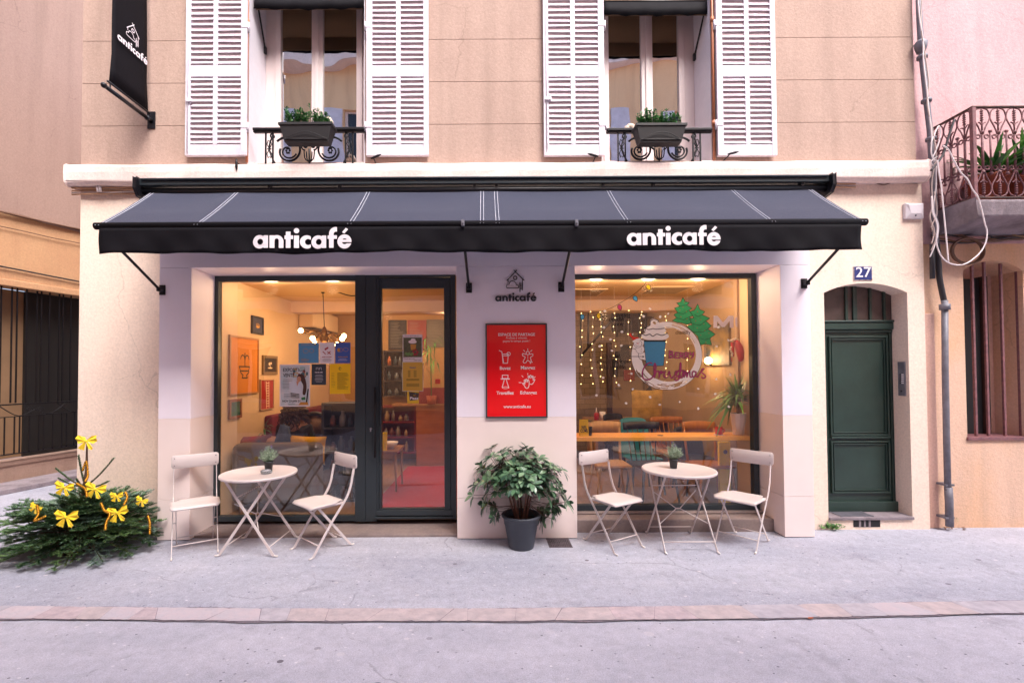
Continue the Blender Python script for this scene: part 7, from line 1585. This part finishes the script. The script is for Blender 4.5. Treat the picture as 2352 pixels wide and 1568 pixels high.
# red felt hat hanging above the yucca
M['hat'] = mat('red_felt', '#b5121c', .85); p = gw(GU, 1660, 740, 5.24)
t = thing('santa_hat', 'red felt hat with white fluffy trim hanging over the yucca', 'hat', (p.x, 5.24, p.z)); b = B()
b.tube(cr([tuple(gw(GU, *q, 5.24)) for q in ((1640, 720), (1670, 780), (1690, 850), (1692, 900), (1680, 930))], 4), [.02, .028, .034, .038, .040, .042, .042, .042, .042, .040, .038, .036, .032, .028, .02, .012, .004][:17], 10); b.build('cone', M['hat'], t)
b = B(); r = random.Random(2)
for q in ((1600, 722), (1620, 712), (1642, 708), (1662, 716)): b.ball(gw(GU, *q, 5.23), .016, 8)
for q in ((1596, 790), (1590, 810), (1600, 830), (1610, 850), (1606, 870)): b.ball(gw(GU, *q, 5.23), .013, 8)
b.build('trim', mat('white_fluff', '#d8c9bc', .95, bump=.8, bs=200), t); b = B(); b.tube([gw(GU, 1612, 740, 5.25), gw(GU, 1618, 880, 5.25)], [.02, .012], 8); b.tube([gw(GU, 1604, 890, 5.25), gw(GU, 1604, 930, 5.25)], .006, 6); b.build('tassel', M['hat'], t)
B().tube([gw(GU, 1645, 700, 5.24), Vector((p.x, 5.24, CZ))], .0015, 4).build('string', M['cream_ink'], t)
# side wall art, sconce and hanging bulb
y0 = PXW(*GU(1625, 760), RX1).y; y1 = PXW(*GU(1375, 760), RX1).y; zt = P(*GU(1500, 560), (y0 + y1) / 2).z; zb = P(*GU(1500, 966), (y0 + y1) / 2).z
t = thing('abstract_painting', 'dark blue and gold abstract painting on the side wall behind the painted firs', 'painting', (RX1, y0, zb)); B().box((RX1 - .06, y0, zb), (RX1 - .031, y1, zt)).build('canvas', mat('blue_gold_abstract', '#1d2733', .6, col2='#8a6a2a', vs=3.5, det=3), t)
ys = y1 + .12; zs_ = P(*GU(1440, 925), ys).z; t = thing('wall_sconce', 'glowing wall lamp below the dark abstract painting', 'wall lamp', (RX1, y0 + .4, zs_))
b = B(); q = (RX1 - .10, y0 + .42, zs_); b.ball(q, .045, 12); b.build('bulb', M['bulb'], t); b = B(); b.tube([(RX1 - .031, q[1], q[2] - .06), (RX1 - .10, q[1], q[2] - .045)], .012, 8); b.build('arm', M['black'], t); lamp((RX1 - .2, q[1], q[2] + .02), 3.5, 'sconce_light', t, size=.05)
q = gw(GU, 1212, 935, 6.6); t = thing('hanging_bulb', 'bare glowing bulb on a long cord in front of the back table', 'pendant lamp', (q.x, 6.6, CZ)); B().ball(q, .055, 12).build('bulb', M['bulb'], t); B().tube([q + Vector((0, 0, .05)), (q.x, 6.6, CZ)], .005, 6).build('cord', M['black'], t); B().tube([q + Vector((0, 0, .045)), q + Vector((0, 0, .11))], .02, 10).build('socket', M['black'], t); lamp(q + Vector((0, -.12, 0)), 4, 'bulb_light', t, size=.05)
# yellow tall board by the frame
a, c = gw(HL, 2062, 797, 5.42), gw(HL, 2128, 1440, 5.42); t = thing('yellow_panel', 'narrow yellow upright panel standing below the counter end', 'panel', (a.x, 5.4, FZ)); B().box((RX1 - .20, 5.40, FZ), (RX1 - .07, 5.44, a.z)).build('board', M['yellow'], t); b = B(); b.lathe([(.02, -.004), (.025, -.0005)], (RX1 - .13, 5.40, a.z - .12), 12, axis='y'); b.build('knob', M['zinc'], t)
# column, wall post, back doorway, stairs with railing
for xa, xb, Y, m_, nm, lb, ct in ((1190, 1325, 7.6, mat('grey_column_paint', '#8b7a72', .7), 'column', 'pale square column in the middle of the back room', 'column'),):  # dimness at the back put into the column colour
    a, c = gw(HL, xa, 300, Y), gw(HL, xb, 300, Y); tag(B().box((a.x, Y, FZ), (c.x, Y + .2, CZ - .001)).build(nm, m_), lb, ct)
t = thing('staircase', 'dark staircase with thin railing against the brick wall', 'staircase', (gw(GU, 200, 900, 8.0).x, 8.0, FZ))
Ys = 7.95; st_ = [(440, 1078), (490, 1078), (490, 968), (562, 968), (562, 905), (625, 905), (625, 762), (575, 762), (575, 820), (512, 820), (512, 905), (440, 905)]
b = B(); b.prism([(gw(GU, x, y, Ys).x, gw(GU, x, y, Ys).z) for x, y in st_], Ys, Ys + .35); b.build('steps', M['blackint'], t)
for x, y0_, y1_ in ((125, 430, 900), (197, 430, 800), (332, 320, 700), (435, 455, 620), (480, 455, 690), (552, 455, 660), (622, 455, 700), (695, 455, 690), (768, 455, 650)):
    a, c = gw(GU, x, y0_, Ys - .05), gw(GU, x, y1_, Ys - .05); B().tube([a, c], .016, 6).build('baluster', M['blackint'], t)
B().tube([gw(GU, 130, 870, Ys - .06), gw(GU, 450, 500, Ys - .06), gw(GU, 900, 500, Ys - .06)], .02, 8).build('handrail', M['blackint'], t)
a, c = gw(GU, 435, 460, Ys + .4), gw(GU, 905, 640, Ys + .4); B().box((a.x, Ys + .36, c.z), (c.x, Ys + .42, a.z)).build('landing', mat('dark_landing', '#2b211c', .8), t)  # dark panel stands in for the unlit doorway opening upstairs
a, c = gw(GU, 372, 745, 7.9), gw(GU, 420, 1370, 7.9); tag(B().box((a.x, 7.8, FZ), (c.x, 7.9, a.z)).build('wooden_post', mat('plum_wood', '#3b2a2e', .7)), 'plum coloured upright post at the foot of the stairs', 'post')
a, c = gw(GU, 440, 1080, 8.3), gw(GU, 740, 1400, 8.3); t = thing('inner_door', 'pale plain door at the back beneath the stairs', 'door', (a.x, 8.3, FZ)); B().box((a.x, 8.33, FZ), (c.x, 8.38, a.z)).build('leaf', mat('dull_beige_door', '#9a8268', .6), t, bevel=.004); q = gw(GU, 447, 1190, 8.3); B().tube([(q.x + .03, 8.31, q.z), (q.x + .14, 8.31, q.z)], .012, 6).build('handle', M['zinc'], t)  # door colour darkened to suit the dim back of the room
a, c = gw(GU, 551, 1010, 8.28), gw(GU, 657, 1115, 8.28); t = thing('red_notice', 'square red notice on the pale inner door', 'notice', (a.x, 8.3, c.z)); B().box((a.x, 8.30, c.z), (c.x, 8.315, a.z)).build('board', mat('brick_red_board', '#a5261c', .6), t); b = B(); b.box((a.x + .1, 8.297, c.z + .2), (c.x - .1, 8.2995, c.z + .22)); b.box((a.x + .07, 8.297, c.z + .12), (c.x - .07, 8.2995, c.z + .135)); b.build('print', M['cream_ink'], t)
q = gw(GU, 815, 1170, 8.1); b = B(); b.add([], []); b.lathe([(.30, -1.15), (.24, -.5), (.12, -.1), (.03, 0)], q, 12); tag(b.build('hanging_coat', mat('midnight_cloth', '#12161e', .9)), 'dark coat hanging behind the tall cushioned chair', 'coat')
a, c = gw(HL, 1532, 430, 6.9), gw(HL, 1660, 525, 6.9); cx_ = (a.x + c.x) / 2
t = thing('plant_shelf', 'slim wooden stand carrying a plant jar at the back of the counter room', 'stand', (cx_, 6.9, FZ)); B().box((cx_ - .18, 6.75, c.z - .03), (cx_ + .18, 7.05, c.z)).build('top', M['wood'], t)
for s in (-.15, .15): B().box((cx_ + s - .02, 6.88, FZ), (cx_ + s + .02, 6.92, c.z - .031)).build('leg', M['wood'], t)
t = thing('plant_jar', 'green cutting in a round glass jar next to the black boxes', 'potted plant', (cx_, 6.9, c.z)); B().lathe([(.10, 0), (.14, .05), (.14, .14), (.09, .2), (.085, .2)], (cx_, 6.9, c.z), 20).build('jar', M['cg'], t); b = B(); r = random.Random(1)
for i in range(14): b.leaf((cx_ + r.uniform(-.04, .04), 6.9, c.z + .16 + r.uniform(0, .12)), (r.uniform(-1, 1), r.uniform(-1, .2), r.uniform(0, 1)), (0, -1, 1), .16, .09, .3, 4, fold=.2, mi=r.choice([0, 2]))
b.build('leaves', M['strap'], t)
for xa, ya, xb, yb_, lb in ((835, 195, 1080, 258, 'square ceiling vent above the painted fir trees'), (75, 222, 235, 278, 'square ceiling vent nearest the pillar')):
    p_ = [gz(GU, x, y, CZ - .004) for x, y in ((xa, yb_), (xb, ya))]; cx_, cy2 = (p_[0].x + p_[1].x) / 2, (p_[0].y + p_[1].y) / 2
    t = thing('ceiling_vent', lb, 'vent', (cx_, cy2, CZ)); B().box((cx_ - .26, cy2 - .26, CZ - .012), (cx_ + .26, cy2 + .26, CZ - .001)).build('frame', M['iw'], t); B().box((cx_ - .23, cy2 - .23, CZ - .016), (cx_ + .23, cy2 + .23, CZ - .0125)).build('grille', mat('vent_grille', '#9c8468', .6), t)
# fairy lights hanging in strands
M['fairy'] = emis('fairy_light', (1, .68, .24), 2.5); r = random.Random(17); pr_ = B(); pr_.ball((0, 0, 0), .011, 6); fm = None
for k, (xa, xb, n) in enumerate(((130, 445, 6), (235, 430, 7), (330, 445, 9), (460, 440, 8), (600, 440, 4), (715, 430, 6), (955, 470, 8), (1170, 480, 4))):
    Y = 5.75 + .06 * (k % 3); t = None; pts = [gw(GU, xa + r.uniform(-15, 15), xb + (1130 - xb) * j / (n + 2) * (1 if k not in (5,) else .5) + r.uniform(-18, 18), Y) for j in range(n + 3)]
    t = thing('fairy_lights', 'strand of tiny warm fairy lights hanging behind the painted window', 'fairy lights', (pts[0].x, Y, CZ), 'strands of fairy lights behind the painted window')
    B().tube([(pts[0].x, Y, CZ)] + pts, .0012, 4).build('wire', M['cable'], t)
    for p_ in pts:
        if fm is None: o = B().ball((0, 0, 0), .006, 6).build('bulb', M['fairy']); fm = o.data
        else: o = bpy.data.objects.new('bulb', fm); C.objects.link(o)
        o.location = p_; link(o, t)

# ------------------------------------------------------------------ paint on the right-hand pane (outer face inside the frame)
YPN = YF + .0325
def GP(off=0): return lambda u, v: (lambda p: (p.x, YPN - off, p.z))(P(*GU(u, v), YPN))
def pm(n, c, **k): return papery(n, c, .25, **k) if 'black' not in n else mat(n, c, .6)
W = dict(white=papery('white_window_paint', '#fffaf4', .12), black=pm('black_marker', '#1a1416'), blue=pm('blue_window_paint', '#4a94c4', var=.1, vs=60), green=pm('green_window_paint', '#3fa870', var=.25, vs=25), pink=pm('pink_marker', '#d0568c'), red=pm('red_window_paint', '#d0362a'), yellow=pm('yellow_window_paint', '#c9b02a'), purple=pm('plum_window_paint', '#c0457c'))
def paint(t, name, f, bd, res, m, off): b = B(); cut(b, f, bd, res, GP(off)); return b.build(name, m, t)
t = thing('window_painting', 'Christmas window painting of cup, wreath, snowman and lettering', 'window painting', (P(*GU(960, 1200), YPN).x, YPN, P(*GU(960, 1200), YPN).z))
gaps = []; r = random.Random(5)
for i in range(34):
    rr = r.uniform(280, 335); a0 = r.choice([r.uniform(15, 80), r.uniform(-115, -60), r.uniform(-160, -130)]); gaps.append(sLine(arc(968, 872, rr, a0, a0 + r.uniform(5, 24), 6), r.uniform(1.5, 5)))
ringf = I(sEll(968, 872, 345, 332), N(sEll(985, 862, 268, 262)), N(sPoly([(640, 520), (860, 520), (870, 720), (730, 720), (640, 700)])), *[N(g_) for g_ in gaps])
paint(t, 'white_ring', ringf, (600, 1330, 520, 1220), 3.5, W['white'], 0)
paint(t, 'ring_outline', U(sLine(arc(968, 872, 347, -170, 95, 60, ry=334), 1.6)), (600, 1330, 520, 1230), 3, W['black'], .0004)
cup = sPoly([(742, 718), (960, 718), (938, 970), (850, 975), (764, 968)])
paint(t, 'cup', cup, (735, 965, 712, 980), 3, W['blue'], .0006); paint(t, 'cup_outline', U(I(cup, N(sPoly([(746, 735), (955, 735), (934, 966), (850, 970), (768, 964)])))), (735, 965, 712, 980), 2, W['black'], .0009)
cream = U(sEll(853, 680, 136, 44), sEll(853, 625, 108, 36), sEll(850, 596, 78, 30), sLine(cr([(845, 580), (815, 550), (835, 522), (868, 532), (875, 545)], 5), 14))
paint(t, 'whipped_cream', cream, (700, 1000, 500, 735), 3, W['white'], .0008)
paint(t, 'cream_lines', U(sLine(cr([(720, 650), (760, 672), (800, 660), (830, 680), (870, 660), (920, 672), (975, 650)], 5), 4), sLine(cr([(755, 600), (790, 615), (830, 606), (870, 612), (945, 602)], 5), 3.5), sLine(cr([(718, 690), (712, 660), (730, 640), (758, 625), (760, 600), (800, 575), (808, 535), (835, 515), (865, 518), (885, 530), (880, 542)], 5), 3)), (700, 1000, 500, 735), 2, W['black'], .0012)
paint(t, 'snowman', U(sCirc(683, 752, 40), sCirc(706, 808, 42), sPoly([(690, 840), (752, 840), (760, 915), (725, 905), (695, 880)])), (630, 770, 705, 925), 3, W['white'], .0010)
paint(t, 'snowman_lines', U(I(sCirc(683, 752, 41), N(sCirc(683, 752, 38))), I(sCirc(706, 808, 43), N(sCirc(706, 808, 40.5)), N(sCirc(683, 752, 38))), sLine(cr([(692, 848), (690, 880), (715, 910), (758, 918)], 5), 2), *[sCirc(x, y, 3.2) for x, y in ((672, 745), (697, 742), (664, 765), (672, 773), (683, 776), (694, 772), (716, 785), (718, 805), (716, 828))], sLine([(575, 788), (660, 806)], 2), sLine([(590, 780), (600, 796)], 2)), (570, 770, 705, 925), 1.6, W['black'], .0013)
paint(t, 'snowman_hat', U(sPoly(cr([(636, 720), (625, 695), (600, 670), (606, 652), (622, 654), (618, 668), (650, 690), (685, 690), (700, 705)], 4)), sPoly([(668, 752), (690, 745), (690, 756)])), (590, 710, 645, 765), 2, W['red'], .0015); paint(t, 'hat_trim', U(sLine([(640, 732), (672, 715), (704, 708)], 9), sCirc(634, 660, 7)), (620, 715, 650, 745), 2, W['white'], .0018)
def firp(pts): return sPoly(pts)
f1 = [(1126, 300), (1145, 340), (1188, 352), (1165, 375), (1215, 410), (1185, 425), (1222, 480), (1190, 490), (1225, 545), (1170, 565), (1110, 550), (1070, 545), (1022, 528), (1062, 500), (1038, 468), (1075, 450), (1044, 405), (1095, 388), (1065, 355), (1105, 345)]
f2 = [(1271, 365), (1290, 420), (1340, 440), (1312, 470), (1388, 505), (1350, 530), (1402, 578), (1370, 610), (1442, 662), (1390, 700), (1405, 765), (1340, 755), (1300, 768), (1270, 680), (1225, 640), (1160, 580), (1215, 570), (1190, 510), (1235, 500), (1195, 440), (1240, 425)]
for i, (nm, ff, bd) in enumerate((('fir_tree', f1, (1010, 1235, 290, 575)), ('fir_tree', f2, (1150, 1450, 355, 780)))):
    paint(t, nm, sPoly(ff), bd, 4, W['green'], .0006 + i * .0006)
    tiers = [sLine([(1095, 388), (1126, 380), (1165, 375)], 2), sLine([(1075, 450), (1130, 462), (1185, 425)], 2), sLine([(1062, 500), (1130, 520), (1190, 490)], 2)] if i == 0 else [sLine([(1240, 470), (1275, 488), (1312, 470)], 2), sLine([(1225, 560), (1290, 575), (1350, 530)], 2), sLine([(1230, 640), (1320, 640), (1370, 610)], 2), sLine([(1290, 700), (1340, 715), (1390, 700)], 2)]
    paint(t, 'fir_outline', U(sLine(ff + [ff[0]], 2.2), *tiers), (bd[0] - 5, bd[1] + 5, bd[2] - 5, bd[3] + 5), 2, W['black'], .0009 + i * .0006)
paint(t, 'fir_baubles', U(*[sCirc(x, y, 4.5) for x, y in ((1125, 395), (1160, 440), (1095, 425), (1105, 490), (1165, 510), (1140, 350), (1270, 440), (1300, 520), (1250, 530), (1330, 560), (1265, 600), (1340, 625), (1380, 650), (1350, 740), (1300, 670))]), (1080, 1400, 340, 750), 2, W['red'], .0022)
def letters(t, nm, strokes, w, m, off, res=2):
    xs_ = [p[0] for s in strokes for p in s]; ys_ = [p[1] for s in strokes for p in s]
    paint(t, nm, U(*[sLine(s, w) for s in strokes]), (min(xs_) - w - 3, max(xs_) + w + 3, min(ys_) - w - 3, max(ys_) + w + 3), res, m, off)
berry = [[(995, 825), (990, 890)], [(995, 826), (1025, 835), (1020, 855), (996, 857), (1030, 868), (1028, 888), (990, 892)], [(1050, 842), (1048, 892), (1082, 892)], [(1050, 842), (1080, 842)], [(1050, 866), (1076, 866)], [(1098, 842), (1096, 893)], [(1098, 843), (1130, 848), (1128, 866), (1100, 869), (1132, 892)],
         [(1148, 840), (1146, 893)], [(1148, 841), (1180, 846), (1178, 864), (1150, 868), (1184, 892)], [(1198, 838), (1202, 858), (1218, 862), (1230, 838)], [(1230, 838), (1226, 880), (1208, 895)]]
letters(t, 'berry_outline', berry, 7.5, W['black'], .0016); letters(t, 'berry_lettering', berry, 5, W['pink'], .0020)
chs = [cr([(820, 945), (800, 940), (765, 960), (735, 1010), (728, 1065), (745, 1100), (785, 1105), (825, 1085), (850, 1040)], 5), cr([(850, 1040), (862, 980), (850, 945), (842, 990), (846, 1085)], 5), cr([(846, 1085), (860, 1035), (885, 1022), (893, 1050), (890, 1085)], 5), cr([(890, 1085), (905, 1030), (918, 1025), (915, 1045), (935, 1030), (952, 1028)], 5), cr([(945, 1032), (940, 1070), (955, 1085), (975, 1075)], 5), cr([(975, 1075), (992, 1025), (1000, 1060), (1012, 1090), (1030, 1080)], 5), cr([(1030, 1080), (1075, 1030), (1058, 1025), (1050, 1050), (1078, 1075), (1085, 1100), (1060, 1115), (1045, 1100), (1060, 1080)], 5),
       cr([(1085, 1085), (1105, 1000), (1102, 940), (1095, 1000), (1100, 1080), (1118, 1085)], 5), [(1075, 1020), (1135, 1015)], cr([(1118, 1085), (1128, 1030), (1136, 1025), (1138, 1080), (1150, 1030), (1160, 1022), (1164, 1080), (1178, 1030), (1190, 1022), (1196, 1075), (1212, 1080)], 4), cr([(1250, 1030), (1225, 1025), (1215, 1055), (1228, 1080), (1248, 1060), (1254, 1030), (1254, 1070), (1272, 1080)], 5), cr([(1272, 1078), (1300, 1030), (1330, 1002), (1318, 1000), (1305, 1030), (1340, 1060), (1345, 1085), (1320, 1092), (1310, 1075)], 5)]
letters(t, 'christmas_outline', chs, 7, W['black'], .0016, 2.5); letters(t, 'christmas_lettering', chs, 5.5, W['purple'], .0020, 2.5)
wire = cr([(75, 447), (200, 452), (330, 435), (430, 400), (520, 350), (640, 275), (720, 205), (770, 150)], 8); paint(t, 'light_string', sLine(wire, 2), (70, 780, 145, 460), 2.5, W['black'], 0)
for i, (x, y, a_, m_) in enumerate(((140, 492, 90, 'blue'), (300, 480, 90, 'yellow'), (507, 398, 70, 'purple'), (660, 312, 60, 'blue'), (788, 200, 55, 'yellow'))):
    c_, s_ = math.cos(RAD(a_)), math.sin(RAD(a_)); q = [(x + c_ * u - s_ * v, y + s_ * u + c_ * v) for u, v in ((-26, 0), (-22, 13), (0, 20), (18, 12), (32, 0), (18, -12), (0, -20), (-22, -13))]
    paint(t, 'painted_bulb', sPoly(cr(q + [q[0]], 3)), (x - 36, x + 36, y - 36, y + 36), 2.5, W[m_], .0004); paint(t, 'bulb_outline', U(sLine(cr(q + [q[0]], 3), 2.4), *([] if m_ != 'yellow' else [sLine([(x + 30 * math.cos(k) * 1.2, y + 30 * math.sin(k) * 1.2), (x + 50 * math.cos(k), y + 50 * math.sin(k))], 1.6) for k in (0.2, 1.0, 1.8, 2.6)])), (x - 55, x + 55, y - 40, y + 55), 2, W['black'], .0007)
snow = [(983, 460), (740, 484), (353, 596), (528, 639), (418, 711), (525, 771), (312, 777), (430, 822), (623, 1047), (343, 1087), (499, 1158), (636, 1197), (280, 1262), (803, 1277), (570, 1334), (902, 1350), (1096, 1322), (1274, 1195), (1441, 1247), (1278, 1388), (1452, 1102), (1455, 779), (1572, 721), (1475, 592), (362, 437), (905, 490), (805, 412), (1592, 1055), (1573, 1370)]
r = random.Random(4); paint(t, 'snow_dots', U(*[sPoly([(x + rr * math.cos(k), y + rr * .95 * math.sin(k)) for k, rr in [(j * 1.05, r.uniform(9, 18)) for j in range(6)]]) for x, y in snow]), (260, 1600, 395, 1410), 4, W['white'], .0003)
paint(t, 'arrow', U(sLine([(600, 878), (742, 880)], 2.5), sPoly([(730, 870), (750, 880), (730, 892)])), (595, 755, 865, 895), 2, W['black'], .0022)
for s_, x, y, w_, h_ in (('topping', 535, 492, 150, 58), ('chocolat', 475, 532, 150, 42), ('noir', 508, 580, 85, 40), ('chocolat', 425, 890, 175, 44), ('chaud ou froid', 450, 945, 330, 44), ('à la vanille', 436, 1002, 260, 42), ('chantilly', 1126, 660, 145, 50)):
    o_ = P(*GU(x, y), YPN - .001); k = .235 / 100 ; o = text(s_, .1, W['black'], t, (o_.x, YPN - .0024, o_.z)); xs_ = [v.co.x for v in o.data.vertices]; zs_2 = [v.co.z for v in o.data.vertices]
    wd = abs(P(*GU(x + w_, y), YPN).x - o_.x); sc = wd / (max(xs_) - min(xs_)); sz = abs(P(*GU(x, y + h_), YPN).z - o_.z) / (max(zs_2) - min(zs_2))
    for v in o.data.vertices: v.co.x = o_.x + (v.co.x - o_.x) * sc; v.co.z = o_.z + (v.co.z - o_.z) * sz
t2 = thing('window_lettering', 'white block letters MI on the glass above the red hat', 'lettering', (P(*GU(1540, 600), YPN).x, YPN, P(*GU(1540, 600), YPN).z))
paint(t2, 'letters', U(sPoly([(1424, 598), (1427, 480), (1465, 480), (1520, 545), (1575, 480), (1622, 480), (1622, 598), (1585, 598), (1585, 530), (1535, 590), (1505, 590), (1462, 535), (1460, 598)]), sPoly([(1637, 500), (1660, 490), (1658, 595), (1642, 580)])), (1415, 1665, 475, 603), 3, pm('translucent_white_film', '#d8ccd4'), 0)
